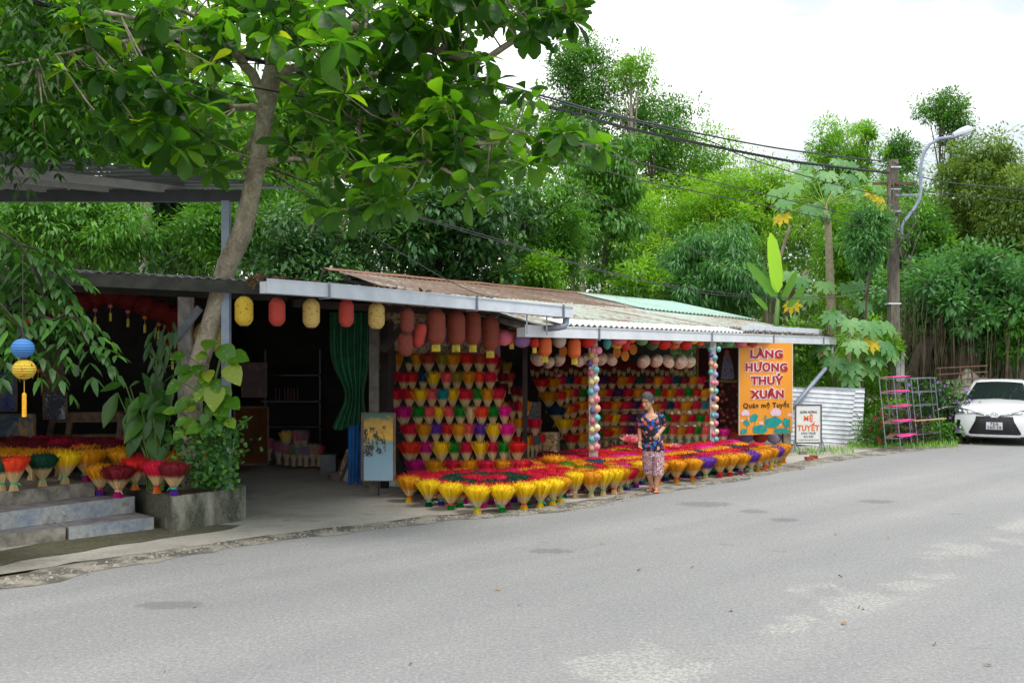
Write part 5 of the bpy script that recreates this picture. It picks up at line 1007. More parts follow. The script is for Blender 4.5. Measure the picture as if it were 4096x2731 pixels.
bt('feather_tree','bright pinnate sapling poking above the roof ridge at the middle',2160,1080,180,130,26,2160,LM_bright,.15,20,110,.35,group=GT)
bt('feather_tree','bright sapling poking above the rusty ridge near its far end',2560,1120,230,150,30,2560,LM_bright,.16,24,120,.35,group=GT)
bt('hill_tree','tall narrow evergreen with dense crown rising into the white sky',2330,290,270,340,46,2330,LM_mid,.16,90,130,.7,trr=.13,group=GT,bark=mat('pale_bark',C(176,166,150),C(130,120,106),.85,5))
bt('hill_tree','lower storey of foliage around the tall evergreen trunk',2280,520,330,360,47,2300,LM_mid,.18,70,130,.75,trr=.1,group=GT)
bt('hill_tree','slender pale-stemmed tree with light open crown beside the evergreen',2520,300,260,190,45,2562,LM_bright,.15,45,90,.6,trr=.12,group=GT,bark=mat('pale_bark',C(176,166,150)),limbs=9)
bt('hill_tree','leafy crown around the slender stem, below the cables',2600,520,420,320,48,2620,LM_mid,.18,90,130,.8,trr=.1,group=GT)
bt('hill_tree','airy crown sloping down under the cable towards the open sky',2780,640,330,300,50,2760,LM_bright,.18,60,110,.8,trr=.1,group=GT)
bt('small_tree','lone airy sapling top against the sky over the slope',3020,690,120,150,48,3020,LM_bright,.15,12,60,.5,trr=.05,group=GT)
bt('feather_tree','yellow-green mound of leaves left of the papaya crown',3060,800,300,280,44,3060,LM_yel,.17,70,140,.65,group=GT,flat=.6)
bt('plumed_tree','plumed green tree rising behind the papaya crown',3330,600,320,230,38,3330,LM_bright,.17,44,90,.36,group=GT,wr=.3)
bt('plumed_tree','tallest green plume with stepped side branches behind the papaya',3450,580,150,260,38,3450,LM_bright,.17,26,90,.32,group=GT,wr=.3)
bt('plumed_tree','wide feathery green tree between papaya trunk and utility pole',3430,1010,430,520,33,3440,LM_bright,.17,130,150,.5,group=GT,wr=.3)
bt('plumed_tree','broad green crown filling in behind the papaya leaves and stalks',3360,800,420,260,39,3380,LM_bright,.2,80,130,.5,group=GT,wr=.3)
bt('hill_tree','wide green tree closing the gap left of the lamp arm',3560,850,330,300,44,3540,LM_mid,.18,80,130,.6,group=GT)
bt('hill_tree','small dense conical tree just beyond the top of the utility pole',3600,630,130,200,46,3600,LM_mid,.17,36,120,.5,group=GT)
bt('hill_tree','lone tall tree with flat dark crown above the street lamp',3760,440,230,150,48,3760,LM_mid,.16,34,90,.5,trr=.09,group=GT)
bt('hill_tree','leafy column hanging below the flat dark crown near the lamp',3810,560,130,420,48,3790,LM_mid,.17,46,100,.5,trr=.06,group=GT)
bt('olive_tree','vine-tangled olive tree filling the sky edge beside the street lamp',3930,700,330,330,34,3960,LM_olive,.15,110,130,.5,group=GT)
bt('olive_tree','second vine-tangled olive tree at the picture edge above the car',4080,900,330,520,32,4110,LM_olive,.15,130,140,.5,group=GT)
bt('olive_tree','middle olive tree with yellowing sprays beyond the lamp bracket',3830,930,300,330,35,3850,LM_olive,.15,90,130,.5,group=GT)
bt('plumed_tree','deep green feathery tree right behind the utility pole',3650,1030,280,460,31,3660,LM_mid,.17,100,150,.45,group=GT,wr=.3)
# banyan with hanging roots
def roots(x0,x1,y0,y1,Z,n):
    mb=MB()
    for i in range(n):
        x=rnd.uniform(x0,x1); a=P(x,y0+rnd.uniform(-120,120),Z+rnd.uniform(-1.2,.6)); b_=P(x+rnd.uniform(-14,14),y1+rnd.uniform(-160,40),a.y); w=rnd.choice((.004,.005,.007,.011))
        mb.tube([a,a.lerp(b_,.35)+V(rnd.uniform(-.06,.06),0,0),a.lerp(b_,.7)+V(rnd.uniform(-.07,.07),0,0),b_],w,5)
    return mb
by=bt('banyan_tree','spreading banyan with grey-green leaves and curtains of hanging roots behind the car',3860,1190,580,400,27,3840,LM_blue,.19,120,150,.5,trr=.5,wr=.45,down=0,inner=True,bark=mat('banyan_bark',C(112,100,84),C(70,62,52),.9,8,bmp=.4,stretch=(1,1,.3)))
roots(3600,4100,1240,1640,26.4,170).build('hanging_roots',mat('hanging_root',C(112,98,76),C(62,54,42),.9,3),by)
mb=MB()
for x,y0,x1,y1 in ((3700,1400,3850,1180),(3640,1500,3720,1300),(3900,1620,3880,1350),(4040,1620,4010,1300)): mb.tube([P(x,y0+200,26.8),P(x,y0,26.6),P(x1,y1,26.8)],[.22,.16,.08],8)
mb.build('root_trunk',mat('banyan_bark',C(112,100,84)),by,True)
bt('olive_tree','leafy undergrowth tree trailing behind the flower pots at the roadside edge',4080,1280,220,260,26,4090,LM_mid,.16,60,140,.4)
# left background
bt('bright_shrub','bright green pinnate shrub seen through the gap below the canopy',300,930,760,300,22,420,LM_mid,.16,110,150,.5,wr=.32,down=.5,group=GT)
bt('bright_shrub','green shrub between the blue-grey post and the glossy tree',930,930,420,300,24,900,LM_mid,.15,60,140,.5,group=GT)
bt('pale_trunk_tree','straight pale-trunked tree behind the low roof, foliage high above',600,480,700,560,26,588,LM_mid,.22,100,140,.7,trr=.15,group=GT,bark=mat('mottled_pale_bark',C(190,182,168),C(120,116,104),.85,8))
bt('hill_tree','large bright tree behind the almond branches, above the dull roof',1180,560,760,560,34,1200,LM_bright,.26,120,140,.9,group=GT)
bt('hill_tree','tall leafy tree showing between the almond boughs at the middle',1760,560,560,460,36,1750,LM_mid,.22,100,140,.9,group=GT)
bt('hill_tree','dark tall tree far behind the canopy at the picture corner',120,380,700,800,30,80,LM_mid,.24,140,140,.9,group=GT)
bt('dark_tree','shadowy broad tree filling the gap between pale trunk and blue-grey post',740,900,640,460,29,800,LM_dark,.22,110,140,.7,group=GT)
bt('dark_tree','deep green tree behind the porch roof at the picture edge',150,860,760,420,31,100,LM_mid,.22,110,140,.7,group=GT)
bt('dark_tree','green tree filling behind the leaning trunk above the long gutter',1100,900,520,420,31,1150,LM_mid,.22,90,140,.7,group=GT)
bt('plumed_tree','feathery branch hanging in front of the utility pole',3480,960,170,300,24.3,3440,LM_blue,.15,40,120,.32,group=GT,wr=.28,down=.4,trr=.05)
# woodland backdrop
lc=LC(); cs=[];rs=[]
SK=[(-900,200),(1900,330),(2150,470),(2600,580),(2750,670),(2950,760),(3150,740),(3300,680),(3550,740),(3700,790),(3900,730),(5200,680)]
for i in range(2800):
    y=rnd.uniform(49,62); px=rnd.uniform(-800,5000)
    for (xa,ya),(xb,yb) in zip(SK[:-1],SK[1:]):
        if xa<=px<=xb: sy=ya+(yb-ya)*(px-xa)/(xb-xa)
    q=P(px,sy,y); top=q.z*(1+.16*noise.noise(V(q.x*.22,y*.2,3))+.08*noise.noise(V(q.x*.8,y*.3,8)))
    z=rnd.uniform(.12,1)**.8*top; cs.append((q.x,y,z)); rs.append(rnd.uniform(.6,1.3))
clumps(lc,cs,rs,70,.30,.45,FAR,(0,1),flat=.7,down=.3)
o=lc.build('woodland',leafmat('leaf_woodland',[(0,g_(.06,.17,.03)),(.5,g_(.11,.26,.04)),(1,g_(.20,.38,.06))],.35)); props(o,'continuous woodland rising behind all the trees','woodland',None,'stuff')
mb=MB(); vs=[];fs=[]
for i in range(41):
    for j in range(9):
        x=-120+i*6; y=54+j*9; vs.append((x,y,min(j,1)*3+j*.9+1.5*noise.noise(V(x*.05,y*.05,1)) if j else -.1))
for i in range(40):
    for j in range(8): a=i*9+j; fs.append((a,a+9,a+10,a+1))
mb.add(vs,fs); o=mb.build('hill',mat('hill_green',C(70,96,44),C(46,70,34),.95,.6),smooth=True); props(o,kind='structure')
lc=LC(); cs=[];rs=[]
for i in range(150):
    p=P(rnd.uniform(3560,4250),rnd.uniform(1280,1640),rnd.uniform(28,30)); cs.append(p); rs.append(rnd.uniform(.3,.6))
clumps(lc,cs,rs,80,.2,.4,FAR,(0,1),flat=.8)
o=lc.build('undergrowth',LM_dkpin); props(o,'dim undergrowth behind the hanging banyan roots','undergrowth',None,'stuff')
# low undergrowth behind fence and along the verge
lc=LC(); cs=[];rs=[]
for i in range(260):
    x=rnd.uniform(7.6,13.6); y=24.4+(x-7)*.32+rnd.uniform(.0,4); z=rnd.uniform(.1,2.6)*(1 if x<10 else .35); cs.append((x,y,z)); rs.append(rnd.uniform(.25,.5))
clumps(lc,cs,rs,90,.12,.5,FAR,(0,1),flat=.8)
o=lc.build('undergrowth',LM_bright); props(o,'tangled green undergrowth behind the tin sheets and along the verge','undergrowth',None,'stuff')
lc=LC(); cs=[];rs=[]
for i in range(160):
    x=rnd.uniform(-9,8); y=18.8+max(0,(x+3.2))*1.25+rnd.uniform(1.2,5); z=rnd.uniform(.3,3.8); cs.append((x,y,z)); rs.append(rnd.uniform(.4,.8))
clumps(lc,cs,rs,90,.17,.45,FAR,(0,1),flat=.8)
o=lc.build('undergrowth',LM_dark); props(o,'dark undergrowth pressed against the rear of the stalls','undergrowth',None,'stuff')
# ---------------------------------------------------------------- text helper
def put_text(s,center,size,m,parent,name='lettering',rot=None,offset=0.,width=None,extr=.003):
    me=text_mesh(s,size,extr,offset); o=bpy.data.objects.new(name,me); COL.objects.link(o); me.materials.clear(); me.materials.append(m)
    v=np.zeros(len(me.vertices)*3); me.vertices.foreach_get('co',v); v=v.reshape(-1,3); 
    cx=(v[:,0].min()+v[:,0].max())/2; v[:,0]-=cx
    if width: v[:,0]*=width/(v[:,0].max()-v[:,0].min())
    me.vertices.foreach_set('co',v.ravel()); me.update()
    o.rotation_euler=rot or (PI/2,0,0); o.parent=parent; o.location=Vector(center)-wloc(parent); return o
# ---------------------------------------------------------------- orange signboard
Zs=21.4; A=P(2958,1740,Zs-.25); B=P(3167,1736,Zs+.25); 
sb=thing('signboard',V((A.x+B.x)/2,(A.y+B.y)/2,A.z),'large orange signboard with red outlined words and painted lotus flowers','sign')
ax=(B-A); wid=ax.length; ax=V(ax.x,ax.y,0).normalized(); rz=math.atan2(ax.y,ax.x); hgt=(1737-1372)/F*Zs; nf=V(ax.y,-ax.x,0)
o0=V(A.x,A.y,A.z)
def SP(u,v,off=0): return o0+ax*(u*wid)+V(0,0,v*hgt)+nf*off
m,nt,b=newmat('sign_orange'); L(nt,ramp(nt,noisef(nt,.9,3,.5),[(.3,C(226,140,36)),(.7,C(240,160,48))]),b.inputs[0]); b.inputs['Roughness'].default_value=.45
mb=MB(); mb.bar(SP(0,.5),SP(1,.5),.03,hgt); mb.build('board',m,sb)
mb=MB(); mb.bar(SP(1.004,0),SP(1.004,1),.034,.02,up=nf); mb.bar(SP(-.004,0),SP(-.004,1),.034,.02,up=nf); mb.build('frame',mat('pale_frame',C(220,214,190)),sb)
Mred=mat('sign_red',C(176,20,44),C(160,16,40),.5);Mwh=mat('sign_white',C(236,220,224),C(226,210,214),.5);Mbk=mat('sign_black',C(20,20,20))
R_=(PI/2,0,rz)
for s,u,v,w in (('LÀNG',.50,.838,.62),('HƯƠNG',.50,.693,.80),('THUỶ',.51,.548,.62),('XUÂN',.51,.398,.64)):
    put_text(s,SP(u,v,.020),.235,Mwh,sb,rot=R_,offset=.028,width=w*wid+.03); put_text(s,SP(u,v,.027),.235,Mred,sb,rot=R_,offset=.010,width=w*wid)
put_text('Quán mệ Tuyết',SP(.5,.293,.022),.15,Mbk,sb,rot=R_,offset=.002,width=.88*wid)
ML=mat('lotus_print',C(214,180,206),C(236,206,220),.5,30);MLf=mat('leaf_print',C(16,134,130),C(30,160,150),.5,12);MLs=mat('stem_print',C(90,110,70))
def flatpoly(pts,m,off,name): 
    mb=MB(); mb.slab([SP(u,v,off) for u,v in pts],.002); return mb.build(name,m,sb)
for u,v,r in ((.10,.235,.09),(.68,.225,.12),(.95,.21,.055),(.40,.13,.055),(.75,.11,.05),(.04,.165,.04),(.60,.155,.03),(.16,.19,.03)):
    mb=MB(); k=7 if r>.08 else 3
    for i in range(k):
        a=PI*(.08+.84*(i+.5)/k); d=(math.cos(a),math.sin(a)); n_=(-d[1],d[0]); rr=r*1.1; q=[(0,0),(.5,.32),(1,0),(.5,-.32)]
        mb.slab([SP(u+(d[0]*s_+n_[0]*t_)*rr,v-.02+(d[1]*s_+n_[1]*t_)*rr*wid/hgt,.018+.0006*i) for s_,t_ in q],.002)
    mb.build('painted_lotus',ML,sb)
for j,(u,v,rx,ry,a) in enumerate(((.26,.185,.09,.045,.5),(.12,.13,.07,.03,-.5),(.37,.055,.14,.05,-.1),(.62,.13,.17,.06,.15),(.88,.12,.10,.065,-.9),(.80,.03,.17,.032,-.1),(.06,.04,.07,.03,.3),(.48,.19,.045,.03,1.4))):
    pts=[]; 
    for i in range(18): t_=2*PI*i/18; rr=1+.10*math.cos(5*t_); x=rx*math.cos(t_)*rr; y=ry*math.sin(t_)*rr; pts.append((min(.985,max(.012,u+x*math.cos(a)-y*math.sin(a)*.6)),max(.008,v+x*math.sin(a)*.45+y*math.cos(a))))
    flatpoly(pts,MLf,.0215+.0008*j,'painted_leaf')
for i,(u,v) in enumerate(((.13,.2),(.28,.15),(.45,.08),(.68,.14),(.78,.08),(.95,.17))): flatpoly([(u-.004,0.01),(u+.004,.01),(u+.004,v),(u-.004,v)],MLs,.0168+.0001*i,'painted_stem')
# photo poster beside it
pa,pb=P(2792,1734,22.4),P(2952,1732,21.9); po_=thing('poster',V(pa.x,pa.y,pa.z),'dark photo poster of a woman among incense bundles, partly behind the far post','poster')
ah=(pb-pa); ah=V(ah.x,ah.y,0); rz2=math.atan2(ah.y,ah.x); hp=(1733-1385)/F*22.1
m,nt,b=newmat('poster_print'); tc=nt.nodes.new('ShaderNodeTexCoord').outputs['Object']; vo=N(nt,'ShaderNodeTexVoronoi',Scale=9.); L(nt,tc,vo.inputs[0]); L(nt,ramp(nt,vo.outputs['Distance'],[(.1,C(170,130,96)),(.35,C(110,22,34)),(.6,C(40,16,18))]),b.inputs[0]); b.inputs['Roughness'].default_value=.4
mb=MB(); mb.bar(V(pa.x,pa.y,pa.z+hp*.3),V(pb.x,pb.y,pa.z+hp*.3),.02,hp*.6); mb.build('print',m,po_)
mb=MB(); mb.bar(V(pa.x,pa.y,pa.z+hp*.81),V(pb.x,pb.y,pa.z+hp*.81),.02,hp*.37); mb.build('print',artmat('poster_dark',C(20,12,12),C(70,18,24),C(30,24,26),5),po_)
mb=MB(); mb.bar(V(pa.x,pa.y-.012,pa.z+hp*.61),V(pb.x,pb.y-.012,pa.z+hp*.61),.03,.03); mb.build('frame',mat('orange_timber',C(150,90,50)),po_)
pf_=V(pa.x,pa.y,pa.z)+ah*.72; nf2=V(ah.y,-ah.x,0).normalized()
mb=MB(); hd=[(0,.46),(.12,.44),(.20,.3),(.16,.1),(.05,0)] 
def pp(u,v,o): return V(pa.x,pa.y,pa.z)+ah*u+V(0,0,hp*v)+nf2*o
mb.slab([pp(u,v,.012) for u,v in ((.58,.64),(.62,.82),(.66,.92),(.80,.92),(.88,.8),(.92,.64))],.003); mb.build('printed_dress',artmat('poster_dress',C(20,24,40),C(150,160,190),C(60,20,30),20),po_)
mb=MB(); mb.slab([pp(.73+.06*math.cos(a),.945+.035*math.sin(a),.014) for a in [2*PI*i/10 for i in range(10)]],.003); mb.build('printed_face',mat('printed_skin',C(170,120,96)),po_)
put_text('Sở hữu',pp(.74,.03,.014),.13,mat('poster_red',C(200,40,30)),po_,rot=(PI/2,0,rz2),offset=.003)
# small stand sign
Za=21.0; a0_=P(3182,1765,Za); a1_=P(3281,1770,Za+.05)
ss=thing('pavement_sign',V((a0_.x+a1_.x)/2,Za,0),'white framed pavement sign with black and orange words on a steel stand','sign')
w_=a1_.x-a0_.x; zt,zb=P(0,1622,Za).z,P(0,1768,Za).z; cx_=(a0_.x+a1_.x)/2
mb=MB(); mb.box((cx_,Za,(zt+zb)/2),(w_,.02,zt-zb)); mb.build('panel',mat('sign_panel',C(232,232,230),C(222,222,220),.4),ss)
mb=MB()
for x in (a0_.x,a1_.x): mb.box((x,Za,(zt+zb)/2),(.03,.035,zt-zb+.06))
for z in (zt+.015,zb-.015): mb.box((cx_,Za,z),(w_-.03,.035,.03))
mb.build('frame',mat('brushed_steel',C(110,106,106),C(90,86,86),.35,metal=.6),ss)
for s_,x in ((-1,a0_.x-.01),(1,a1_.x+.01)):
    mb=MB(); zz=zb-.02; mb.bar((x,Za,.02),(x,Za,zz),.03); mb.bar((x-.16,Za-.12,.015),(x+.16,Za+.06,.015),.03); mb.bar((x-.10,Za-.08,.02),(x,Za,.30),.018); mb.bar((x+.11,Za+.05,.02),(x,Za,.30),.018); mb.build('stand',M_steel,ss)
def zz(y): return P(0,y,Za).z
Mor=mat('sign_orange_text',C(236,120,56),C(226,110,50)); Mgt=mat('sign_dark_text',C(40,50,50))
for s,y,sz,m_,wf,of in (('QUÁN HƯƠNG',1652,.07,Mgt,.66,.002),('MỆ',1682,.15,Mor,.36,.006),('TUYẾT',1721,.16,Mor,.86,.007),('CHO THUÊ',1736,.06,Mgt,.56,.001),('ÁO DÀI',1749,.06,Mgt,.38,.001),('69 Huyền Trân Công Chúa, Tp Huế',1760,.03,Mgt,.8,.0003)): put_text(s,(cx_,Za-.0125,zz(y)),sz,m_,ss,offset=of,width=wf*w_,extr=.002)
# ---------------------------------------------------------------- leaning ribbed tin sheets
def ribsheet(name,label,c4,m,nr=13):
    p=[Vector(q) for q in c4]; nn=(p[1]-p[0]).cross(p[3]-p[0]).normalized(); 
    if nn.y>0: nn=-nn
    vs=[];fs=[];k=nr*4
    for j in range(k+1):
        v=j/k; o=.022 if j%4 in (0,) else 0.
        for i in range(2): q=(p[0].lerp(p[1],i)).lerp(p[3].lerp(p[2],i),v); vs+= [q+nn*o,q+nn*(o-.006)]
    for j in range(k):
        a=j*4; fs+=[(a,a+2,a+6,a+4),(a+1,a+5,a+7,a+3),(a,a+4,a+5,a+1),(a+2,a+3,a+7,a+6)]
    fs+=[(0,1,3,2),(k*4,k*4+2,k*4+3,k*4+1)]
    mb=MB(); mb.add(vs,fs); o=mb.build(name,m); return props(o,label,'tin sheet','ribbed tin sheets leaning by the road')
Mtin=mat('ribbed_tin',C(222,226,232),C(186,190,198),.5,4,metal=.05)
ribsheet('tin_sheet','ribbed pale tin sheet leaning behind the pavement sign, nearer the stall',[P(3160,1775,22.4),P(3396,1790,23.0),P(3421,1562,23.25),P(3160,1547,22.7)],Mtin)
ribsheet('tin_sheet','ribbed tin sheet sticking out behind the first, farther from the stall',[P(3230,1782,23.05),P(3446,1790,23.3),P(3459,1552,23.5),P(3240,1546,23.2)],Mtin)
for i,(x,y,r) in enumerate(((3236,1840,.3),(3255,1834,-.5),(3212,1818,.1))):
    q=G(x,y); mb=MB(); mb.box((q.x,q.y,.035),(.15,.09,.07),(0,0,r)); o=mb.build('brick',mat('brick_red',C(170,88,60),C(130,70,52),.9,20) if i<2 else M_curb); props(o,['red brick lying on the verge by the pavement sign','darker brick tilted behind the first one','grey concrete block near the sign stand'][i],'brick')
# ---------------------------------------------------------------- steel shelf racks by the verge
M_rk=mat('rack_steel',C(140,148,158),C(104,108,114),.5,9,metal=.3)
def srack(label,c,levels,mid,pinkto,boards):
    """c: 4 ground corners (front-near, front-far, back-far, back-near) with top heights"""
    t=thing('steel_shelf_rack',c[0],label,'shelf rack'); lean=V(-.14,0.05,0); H=levels[-1]
    def at(p,z): return p+lean*(z/H)+V(0,0,z)
    for p in c+mid: mb=MB(); mb.bar(p,at(p,H+.02),.017); mb.build('leg',M_rk,t)
    for z in levels:
        mb=MB()
        for a,b_ in zip(c,c[1:]+c[:1]): mb.bar(at(a,z),at(b_,z),.016)
        mb.build('rail',M_rk,t)
        if boards:
            mb=MB(); q=[at(c[i],z+.014) for i in range(4)]; mb.slab([q[0],q[1].lerp(q[0],.55),q[2].lerp(q[3],.55),q[3]],.012); mb.build('board',mat('stained_board',C(140,90,70),C(110,80,66),.8,9),t)
            mb=MB()
            for k in range(30): f=.48+.48*rnd.random(); g_0=rnd.random()*.7+.1; a=at(c[0],z+.03).lerp(at(c[1],z+.03),f); b_=at(c[3],z+.03).lerp(at(c[2],z+.03),f); s_=a.lerp(b_,g_0); mb.tube([s_,s_+V(.22,rnd.uniform(-.05,.05),rnd.uniform(0,.02))],.008,4)
            o=mb.build('drying_incense',mat('pink_sticks',DYE['hotpink'],DYE['magenta']),t)
    return t
g0=G(3546,1805);g1=G(3604,1806);g2_=G(3655,1792);g3=G(3622,1786)
H_=.0
srack('steel shelf with five tiers of pink drying incense, nearer the stall',[g0,g1,g2_+V(0,.1,0),g3+V(-.25,.1,0)],[.28,.60,.92,1.24,1.55],[],1,True)
k0=G(3672,1789);k1=G(3766,1776)
t=srack('empty steel shelf frame holding a bare plank, farther from the stall',[k0,k1,k1+V(.1,.5,0),k0+V(.1,.5,0)],[.28,.92,1.22,1.53],[k0.lerp(k1,.45)+V(0,.25,0)],0,False)
mb=MB(); mb.bar(P(3650,1683,22.2),P(3780,1673,22.5),.1,.02); mb.build('plank',mat('raw_plank',C(190,160,110),C(160,130,90),.8,8),t)
# ---------------------------------------------------------------- utility pole, lamp, cables
up=thing('utility_pole',P(3578,1745,25.),'tall grey slotted concrete utility pole draped with vines and wires','utility pole')
pz=P(3570,640,25.); bx=pz.x
Mcon=mat('weathered_concrete',C(128,120,108),C(84,78,70),.9,8,bmp=.4,stretch=(1,1,.3))
mb=MB(); mb.add([(bx-.10,24.85,0),(bx+.16,24.85,0),(bx+.16,25.15,0),(bx-.10,25.15,0),(bx-.06,24.9,pz.z),(bx+.11,24.9,pz.z),(bx+.11,25.1,pz.z),(bx-.06,25.1,pz.z)],[(0,1,5,4),(1,2,6,5),(2,3,7,6),(3,0,4,7),(4,5,6,7)]); mb.build('shaft',Mcon,up)
mb=MB(); mb.bar((bx-.16,24.82,pz.z-.2),(bx-.16,24.82,pz.z-1.5),.07,.12,up=(0,1,0)); mb.build('flange',Mcon,up)
for z in (pz.z-.2,pz.z-.75,pz.z-1.3,3.35,5.2): mb=MB(); mb.box((bx+.01,25,z),(.32,.26,.035)); mb.build('strap',M_zinc,up)
mb=MB(); mb.bar((bx-.55,24.85,pz.z-.62),(bx+.5,24.85,pz.z-.62),.06,.06); mb.build('crossarm',M_rust,up)
q=P(3590,1480,24.75); mb=MB(); mb.box((q.x,24.72,q.z),(.13,.12,.55)); mb.box((q.x+.09,24.7,q.z+.1),(.09,.1,.75)); mb.build('meter_box',mat('meter_grey',C(180,178,172),C(150,146,140)),up)
mb=MB()
for i in range(26):
    a=V(bx+rnd.uniform(-.2,.3),24.7+rnd.uniform(-.1,.1),pz.z-rnd.uniform(.1,2.2)); mb.tube([a,a+V(rnd.uniform(-.3,.4),.05,-rnd.uniform(.1,.4)),a+V(rnd.uniform(-.3,.3),0,-rnd.uniform(.5,1.4))],.010,4)
mb.build('tangled_wires',mat('wire_grey',C(110,106,100),C(70,68,64)),up)
lamp=thing('street_lamp',P(3605,960,24.8),'grey curved-arm street lamp clamped to the utility pole','street lamp')
pts=[(3606,955),(3607,905),(3618,885),(3660,830),(3680,790),(3683,760),(3682,700),(3684,660),(3694,615),(3718,578),(3755,556),(3800,549),(3835,548)]
mb=MB(); mb.tube([P(x,y,24.7-.0*i) for i,(x,y) in enumerate(pts)],.04,10); mb.build('arm',mat('lamp_grey',C(150,158,180),C(130,138,160),.4,5),lamp,True)
mb=MB(); mb.bar(P(3580,781,24.72),P(3682,779,24.7),.05); mb.build('clamp',M_steel,lamp)
c0=P(3850,532,24.7); R=Euler((0,-.33,0)).to_matrix()
mb=MB(); sec=[(-.24,.05,.07),(-.15,.08,.10),(0,.12,.13),(.15,.12,.13),(.25,.07,.07)]; vs=[];fs=[]
for (x,hw,hh) in sec:
    for (yy,z_) in ((-hw,-.03),(-hw,.03),(-hw*.6,hh),(hw*.6,hh),(hw,.03),(hw,-.03)): vs.append(c0+R@V(x,yy,z_))
for i in range(4):
    for j in range(6): fs.append((i*6+j,i*6+(j+1)%6,(i+1)*6+(j+1)%6,(i+1)*6+j))
fs+=[tuple(range(6))[::-1],tuple(range(24,30))]; mb.add(vs,fs); mb.build('housing',mat('lamp_white',C(214,218,226),C(190,196,206),.4,3),lamp)
mb=MB(); mb.lathe([(.02,-.11),(.09,-.085),(.115,-.03)],c0+R@V(.08,0,0),14,R=R@Matrix.Diagonal((1.3,.9,1))); mb.build('lens',mat('lamp_glass',C(210,220,232),C(200,210,224),.1),lamp,True)
Mcab=mat('cable_black',C(60,60,64),C(40,40,44),.5,30)
def cable(name,pts,r,label,twist=False):
    q=[P(*p) for p in pts]; out=[]
    n=len(q)
    for i in range(n-1):
        p0=q[max(i-1,0)];p1=q[i];p2=q[i+1];p3=q[min(i+2,n-1)]
        for k in range(14):
            t=k/14; out.append(.5*((2*p1)+(-p0+p2)*t+(2*p0-5*p1+4*p2-p3)*t*t+(-p0+3*p1-3*p2+p3)*t**3))
    out.append(q[-1]); mb=MB()
    if twist:
        for s_ in range(3):
            pp_=[]; acc=0
            for i in range(len(out)-1):
                a,b_=out[i],out[i+1]; m_=max(2,int((b_-a).length/.07))
                for k in range(m_): acc+=(b_-a).length/m_; an=acc*2*PI/.55+s_*2*PI/3; pp_.append(a.lerp(b_,k/m_)+V(0,math.cos(an),math.sin(an))*r*.6)
            mb.tube(pp_,r*.62,4)
    else: mb.tube(out,r,5)
    o=mb.build(name,Mcab); props(o,label,'cable','overhead cables')
cable('overhead_cable',[(-250,-90,9.2),(250,36,10.4),(655,149,11.2),(1131,268,12.2),(1400,345,12.9),(1800,398,14),(2187,428,15.3),(2556,524,17.5),(3100,634,21.2),(3277,660,22.5),(3560,692,24.8)],.028,'thick twisted black cable crossing from the tree to the pole top',True)
cable('overhead_cable',[(1700,250,13),(2225,400,15.3),(2514,475,17.2),(3100,592,21),(3534,646,24.8)],.018,'thin upper cable meeting the very top of the utility pole')
cable('overhead_cable',[(1850,300,13),(2300,430,15.6),(2800,552,18.8),(2996,634,20.4),(3295,726,22.6),(3560,790,24.8)],.012,'fine wire sagging just under the thick twisted cable')
cable('overhead_cable',[(900,330,11.4),(1500,440,12.6),(2000,520,14),(2449,624,16),(2996,763,20),(3445,870,23.6),(3560,890,24.8)],.011,'middle cable passing low over the slope trees')
cable('overhead_cable',[(1100,560,12),(1700,600,13),(2300,657,15.6),(2561,722,17),(2996,810,20),(3560,930,24.8)],.010,'fine wire below the middle cable')
cable('overhead_cable',[(560,560,12.2),(1150,700,12.8),(1700,880,14),(2300,1050,17),(2800,1170,20),(3250,1195,23.4),(3560,1170,24.8)],.007,'low wire running just above the stall roof')
cable('overhead_cable',[(1040,660,12),(1400,790,12.6),(1900,930,14.4),(2560,1120,18.4),(3150,1190,23),(3560,1150,24.8)],.008,'lowest bundle of wires tied to the leaning trunk')
cable('overhead_cable',[(1040,668,12),(1500,950,13.6),(1850,1150,15.2),(2100,1230,16.2)],.007,'slack wire dropping from the trunk onto the rusty roof')
cable('overhead_cable',[(1500,560,12.8),(1900,640,14),(2300,760,15.6),(2700,960,18),(3000,1120,21)],.007,'hairline wire slanting across the round tree')
cable('overhead_cable',[(3575,650,24.8),(3700,712,25.5),(3900,742,27),(4300,770,30)],.016,'upper wire leaving the pole towards the picture edge')
cable('overhead_cable',[(3580,735,24.8),(3700,765,25.5),(3800,775,26.5),(4300,830,30)],.013,'lower wire leaving the pole past the lamp arm')
cable('overhead_cable',[(0,235,9.6),(400,245,10.4),(860,250,11.4),(1160,262,12)],.006,'level hairline wire through the almond branches')
# ---------------------------------------------------------------- papaya and banana
LM_pap=leafmat('leaf_papaya',[(0,g_(.09,.24,.08)),(.6,g_(.14,.33,.11)),(1,g_(.22,.42,.14))],.35,.45)
LM_papy=leafmat('leaf_papaya_yellow',[(0,C(196,176,30)),(1,C(226,200,50))],.4)
Mpb=mat('papaya_bark',C(168,156,132),C(130,118,98),.9,14,bmp=.3,stretch=(1,1,3))
LOB=((0,.12),(.25,.4),(.42,1.),(.55,.55),(.68,.85),(.8,.35),(1,0))
def pleaf(lc,c,size,nrm,t0):
    nrm=Vector(nrm).normalized(); x=nrm.cross(V(0,0,1)); x=x.normalized() if x.length>.1 else V(1,0,0); y=nrm.cross(x)   # y points down the slope
    if y.z>0: y=-y
    for a,l in ((0,1),(.62,.95),(-.62,.95),(1.2,.8),(-1.2,.8),(1.85,.55),(-1.85,.55)):
        d=y*math.cos(a)+x*math.sin(a); lc.leaves(np.array([c]),np.array([d]),np.array([nrm]),size*1.1*l,.44,LOB,min(1,max(0,t0+rnd.uniform(-.1,.1))),.12,.22)
